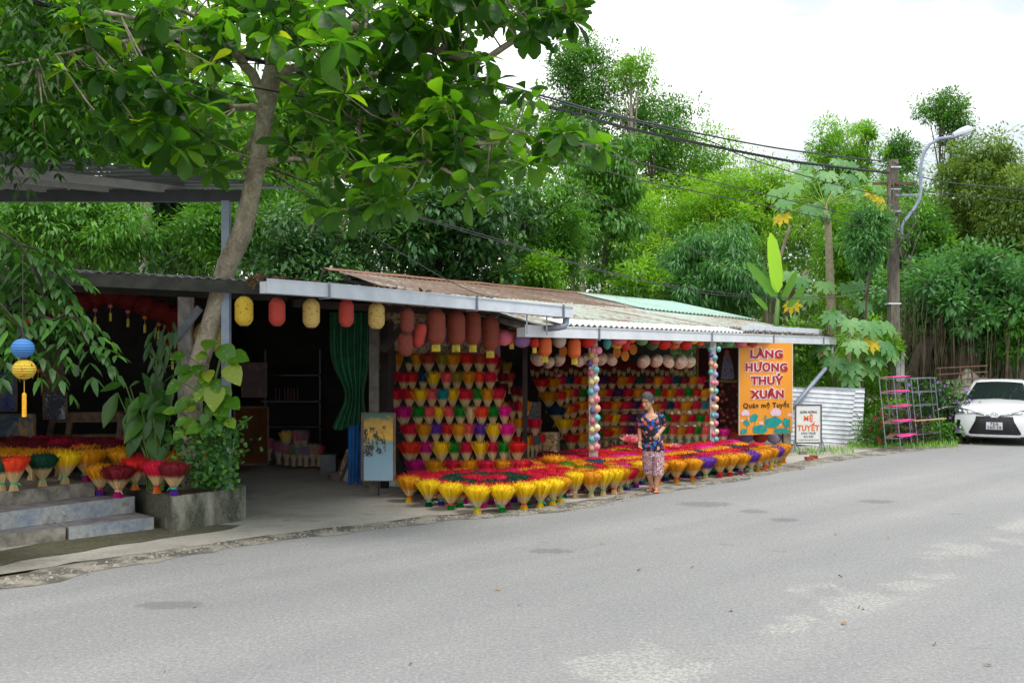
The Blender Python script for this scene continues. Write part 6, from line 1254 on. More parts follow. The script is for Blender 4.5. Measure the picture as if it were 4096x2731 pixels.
def papaya(label,trunk,tr_,top,leaves,fruits=False,at=None):
    t=thing('papaya_tree',at,label,'papaya tree','papaya plants beside the stall'); mb=MB(); mb.tube(trunk,tr_,10); mb.build('trunk',Mpb,t,True)
    lc=LC(); ly=LC(); pm=MB(); ny=0
    for (x,y,Z,sz,yel) in leaves:
        c=P(x,y,Z); out=(c-top); 
        nrm=V(out.x*.6,-1.0,.75+rnd.uniform(-.2,.3)); pleaf(ly if yel else lc,c,sz,nrm,rnd.random()); ny+=yel
        pm.tube([top+V(0,0,-.05),top.lerp(c,.5)+V(0,0,.08),c],[.014,.011,.008],5)
    lc.build('leaves',LM_pap,t); 
    if ny: ly.build('yellow_leaves',LM_papy,t)
    pm.build('stalks',mat('papaya_stalk',C(150,180,90),C(130,160,80)),t)
    if fruits:
        for i in range(6):
            a=i*1.05; q=top+V(.11*math.cos(a),.11*math.sin(a)-.03,-.28-.07*(i%3)); f_=MB(); f_.lathe([(0,-.15),(.035,-.12),(.06,-.03),(.05,.07),(.02,.13),(0,.14)],q,12); f_.build('fruit',mat('papaya_fruit',C(110,150,80),C(90,130,70),.5,6),t,True)
    return t
tp=P(3300,815,26.5)
papaya('tall papaya with bare pale trunk and wide crown against the sky',[P(3325,1700,26.6),P(3325,1250,26.5),P(3318,1050,26.5),P(3312,900,26.5),tp],[.14,.12,.1,.09,.05],tp,
 [(3310,690,26,.42,0),(3210,690,26.6,.4,0),(3170,740,26.2,.42,0),(3395,700,26.6,.42,0),(3440,760,26,.46,0),(3330,740,25.6,.42,0),(3250,820,25.8,.45,0),(3140,800,26,.42,0),(3460,830,26.3,.4,0),(3500,730,26,.4,0),(3240,650,26.8,.36,0),(3350,640,27,.36,0),(3400,650,26.8,.36,0),(3520,790,25.9,.38,1),(3480,770,25.9,.36,1),(3105,760,26.4,.38,0),(3440,690,27,.34,0),(3130,860,26,.36,1)],True,at=P(3325,1700,26.6))
tp=P(3330,1180,25.2)
papaya('lower papaya crown with dry hanging leaves beside the gutter end',[P(3322,1780,25.4),P(3325,1400,25.3),tp],[.12,.1,.06],tp,
 [(3200,1110,25.2,.42,0),(3300,1130,24.9,.38,0),(3390,1140,25,.4,0),(3450,1210,24.9,.42,0),(3240,1180,25.4,.36,0),(3170,1210,25.2,.34,1),(3430,1130,25.6,.36,0),(3160,1090,25.6,.38,0)],at=P(3322,1780,25.4))
tp=P(3400,1330,24.4)
papaya('papaya with leaves spreading over the downpipe and one bright yellow leaf',[P(3380,1790,24.8),P(3390,1550,24.6),tp],[.11,.09,.06],tp,
 [(3330,1250,24.2,.44,0),(3400,1280,24,.42,0),(3480,1290,24,.46,0),(3540,1290,24.4,.42,0),(3420,1360,23.9,.46,0),(3540,1370,24.1,.42,0),(3560,1400,24.2,.4,0),(3480,1360,24.0,.36,1),(3330,1430,24,.44,0),(3400,1450,24,.44,0),(3470,1460,24.2,.42,0),(3280,1380,24.2,.36,0),(3400,1500,24.0,.4,0),(3500,1420,24.1,.4,0)],at=P(3380,1790,24.8))
mb=MB(); mb.tube([P(3060,1500,25.6),P(3100,1100,25.3),P(3160,900,25.2)],[.07,.05,.035],8); mb.tube([P(3120,1400,25.9),P(3170,1160,25.6),P(3230,1080,25.5)],[.09,.07,.05],8)
t=thing('bare_trunk',P(3080,1500,25.6),'leaning bare brown stems between the banana leaves and the papaya','tree'); mb.build('stem',mat('bark',C(120,108,92)),t,True)
bn=thing('banana_plant',P(3090,1420,24.8),'banana plant with one upright glowing yellow-green leaf behind the teal roof','banana plant')
lb_=LC(); BAN=((0,.2),(.1,.8),(.3,1),(.6,1),(.85,.75),(1,.15))
for x,y,dx,dy,l,t0 in ((3108,1170,-26,-250,1.5,1.),(3105,1190,-110,-130,1.15,.2),(3130,1200,40,-90,.8,.4),(3070,1240,-60,-60,.6,.3),(3150,1230,70,-90,.7,.3)):
    c=P(x,y,25.0); lb_.leaves(np.array([c]),np.array([[dx,-20,-dy]]),np.array([[.15,-1,.25]]),l,.24,BAN,t0,.25,.06)
lb_.build('leaves',leafmat('leaf_banana',[(0,g_(.10,.26,.04)),(.6,g_(.16,.36,.05)),(1,g_(.40,.72,.06))],.45,.4),bn); mb=MB(); mb.tube([P(3095,1420,25.1),P(3112,1200,25.0)],[.1,.05],8); mb.build('stem',mat('green_stem',C(90,120,50)),bn,True)
# plants by the racks
def bush(label,cells,lm,leaf,per,zmax,flowers=None,wr=.35,name='flowering_shrub'):
    t=thing(name,cells[0],label,'plant'); lc=LC(); mb=MB(); cs=[];rs=[]
    for c in cells:
        for i in range(5):
            p=V(c.x+rnd.gauss(0,.22),c.y+rnd.gauss(0,.18),rnd.uniform(.12,zmax)); cs.append(p); rs.append(.22); mb.tube([V(c.x,c.y,0),p],.008,4)
    clumps(lc,cs,rs,per,leaf,wr,FAR,(0,1)); lc.build('leaves',lm,t); mb.build('stem',mat('green_stem',C(90,120,50)),t)
    if flowers:
        for i in range(flowers[1]):
            fl=LC(); p=rnd.choice(cs)+V(rnd.uniform(-.2,.2),-.22,rnd.uniform(0,.2)); fl.leaves(np.tile(np.array(p),(5,1)),np.stack([np.cos(np.arange(5)*1.257),np.full(5,-.3),np.sin(np.arange(5)*1.257)],1),np.array([0,-1.,0]),.045,.8,FAR,None,.1,0)
            fl.build('flower',mat('petal_%s'%label[:6],flowers[0]),t)
bush('dark leafy shrub with small violet flowers behind the empty rack',[G(x,1765) for x in (3660,3700,3740,3780,3810,3840)],LM_dark,.13,70,1.35,(C(170,110,220),26))
bush('purple-leaved shrub at the foot of the pink-tiered rack',[G(x,1778) for x in (3560,3600,3640,3670)],leafmat('leaf_purple',[(0,g_(.05,.03,.04)),(.6,g_(.10,.06,.07)),(1,g_(.12,.14,.06))],.2),.12,60,.8)
bush('red-flowered low plant by the end of the tin sheets',[G(x,1786) for x in (3470,3500,3530)],LM_mid,.10,60,.6,(C(190,30,50),14))
bush('bright bushy shrub between tin sheets and pink rack',[P(x,1790,24.6)-V(0,0,P(0,1790,24.6).z) for x in (3480,3510,3545,3575)],LM_bright,.12,110,3.0,wr=.5)
bush('leafy green low clump at the verge under the empty rack',[G(x,1772) for x in (3700,3740,3780)],LM_mid,.10,60,.5)
bush('red-dotted green thicket between signboard and papaya trunk',[P(x,1790,24.4)-V(0,0,P(0,1790,24.4).z) for x in (3190,3230,3270,3310,3350)],LM_bright,.11,110,3.0,(C(220,40,30),16),.5)
# grass tufts on the verge
lc=LC(); n=1000; xs=NR.random(n); pos=[];
for i in range(n):
    if i%5==0: q=G(rnd.uniform(3160,3420),rnd.uniform(1800,1822))
    else: q=G(rnd.uniform(3400,3850),rnd.uniform(1776,1800)); q=V(q.x,q.y+.25,0)
    pos.append(q)
lc.leaves(np.array(pos),np.stack([NR.normal(size=n)*.4,NR.normal(size=n)*.4-.1,np.ones(n)],1),np.array([0,-1.,.2]),.05+.12*NR.random(n),.12,FAR,None,.2,.2); o=lc.build('grass',LM_bright); props(o,'sparse green grass along the earth verge','grass',None,'stuff')
# dead leaves
def litter(name,label,fn,n,sz,cols,cat='litter'):
    lc=LC(); pos=np.array([fn() for _ in range(n)]); d=NR.normal(size=(n,3)); d[:,2]*=.3; lc.leaves(pos,d,np.array([0,0,1.])+NR.normal(size=(n,3))*.6,sz*(.5+NR.random(n)),.5,OVA,None,.5,.3); o=lc.build(name,leafmat('dead_leaf_'+name,cols,.05,.8)); props(o,label,cat,None,'stuff')
def f1():
    t=rnd.random()**1.3*.62; q=GA.lerp(GB,t); return q+nn*rnd.uniform(.12,.5)+V(0,0,.145+rnd.random()*.05*(1-t))
litter('dead_leaves','curled brown dead leaves heaped along the roof edge above the gutter',f1,900,.085,[(0,C(96,80,64)),(.6,C(120,98,76)),(1,C(150,120,90))])
def f2():
    q=P(rnd.uniform(640,880),1095,12.0); return V(q.x,q.y+.45*0+rnd.uniform(.1,.6)+(q.x+3.5)*.4,3.01+rnd.random()*.03)
def f3(): u=rnd.uniform(.60,.99); q=rp(u,rnd.uniform(.90,1.0)); return q+V(0,0,.03+rnd.random()*.03)
litter('needle_litter','grey-brown needle litter lying along the far eave of the teal roof',f3,3600,.05,[(0,C(84,74,68)),(.6,C(120,108,100)),(1,C(170,160,150))])
def f4(): q=G(rnd.choice((rnd.uniform(100,4000),rnd.uniform(1500,4000))),rnd.uniform(2000,2700)); 
litter('fallen_leaves','a few dry fallen leaves scattered on the asphalt',lambda:G(rnd.uniform(0,4096),rnd.uniform(2120,2680),.012),22,.045,[(0,C(110,92,64)),(1,C(160,136,90))])
litter('roof_leaves','scattered dry leaves lying on the rusty roof',lambda:rp(rnd.random()*.8,rnd.random())+V(0,0,.03),70,.06,[(0,C(96,80,64)),(1,C(200,180,150))])
# ---------------------------------------------------------------- clutter behind the car: dark racks under a sheet, motorbike
t=thing('scrap_rack',P(3830,1750,25.4),'dark steel rack with a dirty plastic sheet thrown over it, behind the car','rack'); 
for x0,x1,zt_ in ((3760,3760,1470),(3860,3840,1470),(3912,3885,1480),(3945,3930,1500)): mb=MB(); mb.bar(P(x0,1660,25.2),P(x1,zt_,25.2),.03); mb.build('upright',M_rust,t)
for y0,y1 in ((1472,1462),(1498,1486),(1525,1510),(1553,1540),(1588,1575),(1610,1600)): mb=MB(); mb.bar(P(3745,y0,25.1),P(3950,y1,25.1),.03); mb.build('rail',M_rust,t)
mb=MB(); mb.box((P(3880,1600,25.6).x,25.7,1.0),(.9,.5,.05)); mb.box((P(3880,1600,25.6).x,25.7,.6),(1.1,.6,.05)); mb.build('shelf',M_dark,t)
vs=[];fs=[]; nx=24
for j in range(nx+1):
    for i in range(nx+1):
        u=i/nx;v=j/nx; x=3800+150*u; w=math.sin(u*PI)**.5 if 0<u<1 else 0; y=1600-(122*w)*(1-v)**.7 ; q=P(x,y+6*math.sin(u*11),25.1+.6*v*(1-v)*0+.5*(1-v)**2+.10*noise.noise(V(u*7,v*5,0))); vs.append(q)
for j in range(nx):
    for i in range(nx): a=j*(nx+1)+i; fs.append((a,a+1,a+nx+2,a+nx+1))
mb=MB(); mb.add(vs,fs); mb.build('plastic_sheet',mat('dirty_plastic',C(176,170,156),C(140,134,120),.5,3,bmp=.3),t,True)
# motorbike
bkp=G(3835,1760); t=thing('motorbike',V(bkp.x,bkp.y+1.,0),'dark motorbike parked behind the flowering shrub, mostly hidden','motorbike'); Mk2=mat('bike_black',C(30,30,34),C(20,20,22),.3); bx_=bkp.x; by_=bkp.y+1.
for dx in (-.6,.6): 
    mb=MB(); mb.lathe([(.22,-.04),(.29,-.03),(.29,.03),(.22,.04)],(bx_+dx,by_,.29),24,R=Matrix(((1,0,0),(0,0,1),(0,1,0)))); mb.build('wheel',Mk2,t,True)
mb=MB(); mb.tube([V(bx_+.65,by_,.4),V(bx_+.45,by_,.75),V(bx_+.1,by_,.7),V(bx_-.3,by_,.55),V(bx_-.45,by_,.85),V(bx_-.5,by_,1.0)],[.07,.1,.12,.12,.09,.05],8); mb.build('body',Mk2,t,True)
mb=MB(); mb.tube([V(bx_+.55,by_,.82),V(bx_+.1,by_,.80)],[.08,.1],8); mb.build('saddle',Mk2,t,True); mb=MB(); mb.tube([V(bx_-.5,by_-.33,1.02),V(bx_-.47,by_,1.05),V(bx_-.5,by_+.33,1.02)],.018,6); mb.build('handlebar',Mk2,t)
mb=MB(); mb.tube([V(bx_-.52,by_-.2,1.05),V(bx_-.55,by_-.24,1.2)],.008,5); mb.lathe([(0,-.012),(.05,-.01),(.05,.01),(0,.012)],(bx_-.55,by_-.24,1.23),12,R=Matrix(((1,0,0),(0,0,1),(0,1,0)))); mb.build('mirror',Mk2,t)
# ornamental bits beyond the car
t=thing('bollard_post',P(4073,1520,30),'grey and rusty pipe post standing behind the car roof','post'); mb=MB(); p=P(4073,1520,30); mb.bar(V(p.x,p.y,0),V(p.x,p.y,P(0,1440,30).z),.11); mb.build('pipe',M_steel,t)
lotus(P(4088,1430,29),'magenta bougainvillea-like blossom patch at the picture edge',2.)
# person behind the car: only the top of the head shows
t=thing('person',P(3977,1700,27),'person with short black hair standing behind the white car, only the head top visible','person')
h=P(3977,1515,27); mb=MB(); mb.lathe([(0,-.13),(.05,-.12),(.075,-.06),(.08,0),(.075,.06),(.05,.1),(0,.12)],h,18); mb.tube([h+V(0,.01,-.1),h+V(0,.02,-.22)],[.05,.055],12); mb.lathe([(.16,-1.5),(.17,-.9),(.15,-.7),(.19,-.4),(.17,-.26),(.05,-.2)],h,18); mb.build('body',mat('skin_tan',C(176,126,98),C(160,112,86),.6,12),t,True)
mb=MB(); mb.lathe([(.083,-.01),(.088,.03),(.08,.08),(.05,.12),(0,.135)],h+V(0,.012,0),18); mb.build('hair',mat('hair_black',C(28,24,24),C(18,16,16),.5,40),t,True)
mb=MB(); mb.lathe([(.18,-1.0),(.185,-.7),(.205,-.4),(.18,-.27),(.07,-.21)],h,18); mb.build('shirt',mat('shirt_grey',C(90,100,110)),t,True)

# gravel and grit gathered along the seam between asphalt and concrete
mb=MB(); ed=[G(x,y) for x,y in edge_px]
for i in range(1500):
    k=rnd.randrange(1,len(ed)-4); q=ed[k].lerp(ed[k+1],rnd.random())+V(rnd.gauss(0,.10),abs(rnd.gauss(0,.16))-.06,0); r=rnd.uniform(.006,.02)*(1 if rnd.random()<.93 else 2)
    vs=[q+V(r*math.cos(a)*rnd.uniform(.7,1.2),r*math.sin(a)*rnd.uniform(.7,1.2),.002) for a in (0,1.25,2.5,3.8,5)]; vs.append(q+V(0,0,r*.9)); mb.add(vs,[(j,(j+1)%5,5) for j in range(5)])
o=mb.build('gravel',mat('grit',C(170,162,150),C(96,90,82),.9,30)); props(o,'grit and small stones gathered along the asphalt seam','gravel',None,'stuff')
# ---------------------------------------------------------------- white saloon seen from the front
# local frame: x across (+ = image right), y = length going away, z up; front bumper at y=0
car=thing('parked_car',G(3975,1772),'white saloon car facing the camera at the roadside, cut by the picture edge','car')
cz=G(3975,1772); cpos=V(P(3978,0,22.7).x,22.7,0); car.location=cpos; ang=.0
CW_=.865
m,nt,b=newmat('car_paint'); L(nt,ramp(nt,noisef(nt,3,3,.5),[(.3,C(238,240,242)),(.7,C(230,233,236))]),b.inputs[0]); b.inputs['Roughness'].default_value=.22; b.inputs['Coat Weight'].default_value=.6; b.inputs['Coat Roughness'].default_value=.05; M_paint=m
M_cblk=mat('car_black',C(24,24,26),C(16,16,18),.35,6); M_glass,nt,b=newmat('car_glass'); b.inputs['Base Color'].default_value=(.012,.018,.02,1); b.inputs['Roughness'].default_value=.04; b.inputs['Specular IOR Level'].default_value=.35
M_chr=mat('chrome',C(226,228,232),C(200,204,210),.12,3,metal=1.); M_rub=mat('tyre_rubber',C(36,36,38),C(26,26,28),.85,20)
def cb(mb,name,m,smooth=True,par=None):
    if name in FRONT: mb.v=[(x,y,.19+(z-.19)*1.19) for x,y,z in mb.v]
    o=mb.build(name,m,None,smooth,origin=V(0,0,0)); o.parent=par or car; return o
# stations along the length: y, half-width at sill / shoulder, z of sill, shoulder z, centre top z (bonnet / boot)
FRONT='bumper grille grille_bar bumper_lip lip_corner fog_surround fog_lamp headlight reflector light_strip upper_grille chrome_bar bonnet_nose emblem'.split()
stn=[(-.02,.60,.25,.34,.72,.79),(.05,.74,.24,.52,.77,.85),(.22,.80,.22,.64,.80,.90),(.55,.85,.22,.74,.84,.955),(1.0,.865,.22,.80,.88,1.01),(1.35,.865,.20,.82,.90,1.03),(2.4,.865,.20,.84,.93,1.05),(3.4,.865,.20,.86,.95,1.07),(4.0,.84,.24,.86,.97,1.08),(4.35,.76,.3,.7,.95,1.05),(4.4,.7,.35,.6,.9,.98)]
mb=MB(); vs=[];fs=[]; NP=13
for (y,w,z0,zm,zs,zt) in stn:
    pr=[(-w*.93,z0),(-w*.985,z0+.10),(-w,zm),(-w*.97,zs),(-w*.86,zs+(zt-zs)*.55),(-w*.5,zt-.018),(0,zt)]
    pr=pr+[(-x,z) for x,z in pr[:-1][::-1]]
    vs+=[V(x,y+.16*(abs(x)/.865)**2.5*(1 if y<1.2 else 0)*(1-y/1.2 if y<1.2 else 0),z) for x,z in pr]
for i in range(len(stn)-1):
    for j in range(NP-1): a=i*NP+j; fs.append((a,a+1,a+NP+1,a+NP))
fs.append(tuple(range(NP))[::-1]); fs.append(tuple((len(stn)-1)*NP+j for j in range(NP)))
mb.add(vs,fs); body=cb(mb,'body',M_paint)
def yo(x): return .16*(abs(x)/.865)**2.5
# front face: bumper skin as a curved shield
def shield(pts,d,m,name,th=.02,sub=8):
    """pts: outline (x,z) in the front plane; surface follows the bumper curve, d metres proud"""
    mb=MB(); n=len(pts); fr=[V(x,-.02-d+yo(x)*1.15+.10*max(0,(.30-z))*0,z) for x,z in pts]; bk_=[p+V(0,th+.08,0) for p in fr]
    c=sum(fr,V(0,0,0))/n; c.y=min(c.y,-.02-d+yo(c.x)*1.15); k=n
    mb.add(fr+bk_+[c],[(i,(i+1)%n,2*n) for i in range(n)]+[(i,n+i,n+(i+1)%n,(i+1)%n) for i in range(n)]); return cb(mb,name,m,False)
# bumper skin grid
mb=MB(); vs=[];fs=[]; nx=24
zr=[.19,.23,.30,.42,.52,.60,.66,.71]
for j,z in enumerate(zr):
    for i in range(nx+1):
        x=-CW_*.985+2*CW_*.985*i/nx; y=-.05+.30*(abs(x)/CW_)**3.2+(.06*((z-.45)/.25)**2 if z>.45 else .05*((.45-z)/.25)**2); vs.append(V(x*(1 if .3<z<.6 else .985),y,z+.02*(abs(x)/CW_)**2*(z>.5)))
for j in range(len(zr)-1):
    for i in range(nx): a=j*(nx+1)+i; fs.append((a,a+1,a+nx+2,a+nx+1))
mb.add(vs,fs); cb(mb,'bumper',M_paint)
def fy(x,z): return -.05+.30*(abs(x)/CW_)**3.2+(.06*((z-.45)/.25)**2 if z>.45 else .05*((.45-z)/.25)**2)
def decal(pts,off,m,name,par=None,seg=10):
    """patch that hugs the bumper: pts is outline (x,z), triangulated by horizontal scan"""
    zs=[p[1] for p in pts]; z0,z1=min(zs),max(zs); rows=[]; n=len(pts)
    for r in range(13):
        z=z0+(z1-z0)*(r+.0001)/12.001; xs=[]
        for i in range(n):
            (xa,za),(xb,zb_)=pts[i],pts[(i+1)%n]
            if (za<=z)!=(zb_<=z): xs.append(xa+(xb-xa)*(z-za)/(zb_-za))
        if len(xs)>=2: rows.append((z,min(xs),max(xs)))
    mb=MB();vs=[];fs=[]
    for (z,a,b_) in rows:
        for i in range(seg+1): x=a+(b_-a)*i/seg; vs.append(V(x,fy(x,z)-off,z))
    k=seg+1
    for j in range(len(rows)-1):
        for i in range(seg): a=j*k+i; fs.append((a,a+1,a+k+1,a+k))
    nv=len(vs); vs+=[v+V(0,.02,0) for v in vs]
    per=[j*k for j in range(len(rows))]; 
    mb.add(vs,fs); return cb(mb,name,m,True,par)
grille=decal([(-.56,.24),(.56,.24),(.40,.50),(.38,.585),(-.38,.585),(-.40,.50)],.012,M_cblk,'grille')
for i in range(8):
    z=.275+i*.033; w=.52-.135*(z-.24)/.26; mb=MB(); mb.tube([V(x,fy(x,z)-.022,z) for x in np.linspace(-w,w,9)],.0055,5); cb(mb,'grille_bar',mat('grille_dark',C(58,58,62),C(40,40,44),.3),par=grille)
decal([(-.66,.205),(.66,.205),(.60,.235),(-.60,.235)],.02,mat('bumper_lip',C(226,229,232)),'bumper_lip')
decal([(-.86,.19),(-.52,.19),(-.60,.232),(-.84,.235)],.014,M_cblk,'lip_corner'); decal([(.52,.19),(.86,.19),(.84,.235),(.60,.232)],.014,M_cblk,'lip_corner')
for s in (-1,1):
    o=decal([(s*.66,.31),(s*.79,.31),(s*.815,.42),(s*.80,.50),(s*.72,.50),(s*.73,.42)] if s>0 else [(s*.79,.31),(s*.66,.31),(s*.73,.42),(s*.72,.50),(s*.80,.50),(s*.815,.42)],.012,M_cblk,'fog_surround')
    x=s*.725; mb=MB(); mb.lathe([(0,-.02),(.028,-.015),(.034,0)],V(x,fy(x,.345)-.02,.345),14,R=Matrix(((1,0,0),(0,0,1),(0,1,0)))); cb(mb,'fog_lamp',M_chr)
    hl=decal([(s*.845,.60),(s*.42,.625),(s*.34,.665),(s*.70,.735),(s*.83,.77)] ,.016,mat('headlight_glass',C(110,114,120),C(60,62,66),.08,12),'headlight')
    for k in range(3): x=s*(.74-.1*k); mb=MB(); mb.lathe([(0,-.006),(.03,-.004),(.038,.01)],V(x,fy(x,.66)-.024,.665-.004*k),12,R=Matrix(((1,0,0),(0,0,1),(0,1,0)))); cb(mb,'reflector',M_chr,par=hl)
    mb=MB(); mb.tube([V(s*x,fy(x,z)-.022,z) for x,z in ((.80,.615),(.6,.62),(.46,.64),(.36,.665))],.007,5); cb(mb,'light_strip',mat('light_white',C(230,234,240)),par=hl)
    decal([(s*.36,.655),(s*.06,.60),(s*.12,.585),(s*.40,.625)],.017,M_cblk,'upper_grille'); mb=MB(); mb.tube([V(s*x,fy(x,z)-.03,z) for x,z in ((.42,.648),(.25,.622),(.10,.588))],.008,5); cb(mb,'chrome_bar',M_chr)
    # mirror
    mb=MB(); mb.lathe([(0,-.09),(.05,-.08),(.065,0),(.05,.08),(0,.09)],V(s*1.00,1.42,1.02),14,R=Matrix(((0,0,1),(.6,0,0),(0,.95,0)))); mr=cb(mb,'mirror',M_paint); mb=MB(); mb.bar(V(s*.93,1.41,1.0),V(s*.82,1.45,.98),.04,.03); mb.lathe([(0,-.075),(.045,-.07),(.055,.0),(.04,.06)],V(s*.975,1.385,1.02),14,R=Matrix(((0,0,1),(.6,0,0),(0,.9,0)))); cb(mb,'mirror_housing',M_cblk,par=mr)
    for y in (.85,3.45):
        mb=MB(); mb.lathe([(.20,-.10),(.29,-.105),(.31,-.07),(.31,.07),(.29,.105),(.20,.10)],V(s*.76,y,.305),28,R=Matrix(((0,0,1),(1,0,0),(0,1,0)))); wh=cb(mb,'wheel',M_rub); mb=MB(); mb.lathe([(0,.06),(.20,.09)],V(s*.76,y,.305),20,R=Matrix(((0,0,s),(1,0,0),(0,1,0)))); cb(mb,'rim',M_chr,par=wh)
mb=MB(); mb.box((0,2.2,.2),(1.5,3.9,.12)); cb(mb,'underbody',M_cblk,False)
# emblem of three ellipses on a white point
decal([(-.17,.665),(-.06,.565),(.06,.565),(.17,.665),(.1,.70),(-.1,.70)],.022,M_paint,'bonnet_nose')
ec=V(0,fy(0,.62)-.035,.622)
mb=MB()
for rx,rz_,dz,rr in ((.075,.050,0,.008),(.024,.046,0,.006),(.046,.020,.018,.006)):
    mb.tube([ec+V(rx*math.cos(a),0,rz_*math.sin(a)+dz) for a in [2*PI*i/24 for i in range(25)]],rr,6,cap=False)
cb(mb,'emblem',M_chr)
mb=MB(); mb.box((0,fy(0,.4)-.04,.45),(.335,.012,.168)); pl_=cb(mb,'number_plate',mat('plate_white',C(214,216,222)),False); mb=MB()
for s,z in (('75A',.46),('260.58',.38)):
    me=text_mesh(s,.098,.002,.0015); me.materials.clear(); me.materials.append(mat('plate_text',C(50,50,56))); o=bpy.data.objects.new('lettering',me); COL.objects.link(o); o.parent=pl_; o.rotation_euler=(PI/2,0,0); o.location=(0,fy(0,.4)-.0485,z)
# cabin: windscreen frame and roof
cab=[(1.18,.74,.98,.60,.985),(1.95,.80,1.0,.55,1.43),(2.3,.80,1.02,.56,1.475),(3.0,.80,1.02,.56,1.465),(3.45,.78,1.04,.54,1.40),(4.0,.70,1.06,.5,1.08)]
mb=MB();vs=[];fs=[]
for (y,wb,zb_,wt,zt) in cab:
    pr=[(-wb,zb_),(-wb*.97,zb_+(zt-zb_)*.3),(-wt*1.06,zt-.05*(zt-zb_)/.4-.0),(-wt*.8,zt-.012),(0,zt)]; pr+= [(-x,z) for x,z in pr[:-1][::-1]]
    vs+=[V(x,y+.10*(abs(x)/.8)**2*(y<2),z) for x,z in pr]
for i in range(len(cab)-1):
    for j in range(8): a=i*9+j; fs.append((a,a+1,a+10,a+9))
mb.add(vs,fs); cb(mb,'cabin',M_paint)
mb=MB();vs=[]; 
for (y,wb,zb_,wt,zt,f) in ((1.19,.74,.985,.66,.995,0),(1.9,.80,1.0,.54,1.405,1)):
    n=9
    for i in range(n): u=-1+2*i/(n-1); x=u*(wt if f else wb)*.95; vs.append(V(x,y+.10*(abs(x)/.8)**2-.012,(zt if f else .992)+.012-.03*u*u*f))
mb.add(vs,[(i,i+1,10+i,9+i) for i in range(8)]); cb(mb,'windscreen',M_glass)
mb=MB(); mb.tube([V(x,1.16+.1*(abs(x)/.8)**2,1.0) for x in np.linspace(-.7,.7,9)],.014,5); mb.tube([V(-.5,1.15,1.01),V(.12,1.2,1.035)],.008,4); mb.tube([V(.1,1.15,1.01),V(.68,1.22,1.035)],.008,4); cb(mb,'wiper',M_cblk)
for s in (-1,1):
    mb=MB(); mb.add([V(s*.815,1.5,1.0),V(s*.815,3.5,1.03),V(s*.62,3.2,1.38),V(s*.60,2.15,1.39)],[(0,1,2,3)]); cb(mb,'side_window',M_glass,False)
car.rotation_euler=(0,0,-math.radians(29))
# ---------------------------------------------------------------- woman walking past the kerb
Zw=14.75; foot=G(2600,1966); sc_=1.0
wm=thing('person',V(foot.x,foot.y,0),'elderly woman in navy floral blouse, spotted mauve trousers and red sandals walking beside the bundles','person')
def W(x,y,dy=0.): 
    """pixel of the photograph -> point at the woman's distance (dy nearer/farther)"""
    return P(x,y,foot.y+dy)
M_skin,nt,b=newmat('skin'); L(nt,ramp(nt,noisef(nt,18,4,.6),[(.3,C(206,158,126)),(.7,C(186,136,106))]),b.inputs[0]); b.inputs['Roughness'].default_value=.55; b.inputs['Subsurface Weight'].default_value=.05
mb=MB()
def limb(pts,rs,n=12): mb.tube(pts,rs,n)
def blob(c,r,R=None,n=14):
    k=8; mb.lathe([(math.sin(PI*i/k),-math.cos(PI*i/k)) for i in range(k+1)],c,n,R=(R or Matrix.Identity(3))@Matrix.Diagonal(r))
# body at about 1.5 m; one metre is about 270 px of the photograph here
hd=W(2590,1603,-.02); HS=1.13   # head centre; face turned towards image left, tilted down
RH=Euler((.20,0,-math.radians(36))).to_matrix()*HS; RN=Euler((.20,0,-math.radians(36))).to_matrix()
def hb(x,y,z,r): blob(hd+RH@V(x,y,z),Vector(r)*HS,RN)
hb(0,.012,.012,(.070,.090,.095)); hb(0,-.030,-.045,(.055,.060,.066)); hb(0,-.055,-.088,(.026,.026,.020))
hb(0,-.094,-.022,(.011,.016,.024)); hb(0,-.104,-.036,(.015,.013,.010))
for s in (-1,1): hb(s*.032,-.066,-.030,(.020,.018,.016)); hb(s*.071,.012,-.012,(.008,.018,.028))
hb(0,-.084,-.062,(.021,.012,.006)); hb(0,-.080,-.071,(.018,.012,.006)); hb(0,-.070,.028,(.05,.02,.022))
nk=W(2601,1640,.03); limb([hd+V(.010,.03,-.04),nk,W(2603,1662,.04)],[.046,.044,.066])
# torso
tor=[(W(2602,1652,.04),.075,.055),(W(2602,1662,.04),.145,.08),(W(2603,1700,.03),.15,.10),(W(2606,1745,.03),.138,.10),(W(2610,1785,.03),.15,.105),(W(2613,1812,.03),.155,.11)]
def loft(mb_,secs,n=24,R=None,cap=True,mi=0,wave=None):
    vs=[];fs=[]
    for i,(c,rx,ry) in enumerate(secs):
        for j in range(n):
            a=2*PI*j/n; w=1+(wave(a,i) if wave else 0); p=Vector((rx*math.cos(a)*w,ry*math.sin(a)*w,0)); vs.append(c+(R@p if R else p))
    for i in range(len(secs)-1):
        for j in range(n): fs.append((i*n+j,i*n+(j+1)%n,(i+1)*n+(j+1)%n,(i+1)*n+j))
    if cap: fs+=[tuple(range(n)),tuple((len(secs)-1)*n+j for j in range(n))[::-1]]
    mb_.add(vs,fs,mi)
loft(mb,tor[::-1])
shL=W(2566,1663,.03); elL=W(2559,1716,.06); wrL=W(2561,1762,.0)     # image-left arm hangs down
shR=W(2640,1664,.04); elR=W(2656,1704,.10); wrR=W(2636,1733,-.12)
limb([shL,shL.lerp(elL,.5),elL,elL.lerp(wrL,.4),wrL],[.050,.044,.036,.033,.024]); limb([shR,shR.lerp(elR,.5),elR,elR.lerp(wrR,.4),wrR],[.050,.043,.037,.034,.025])
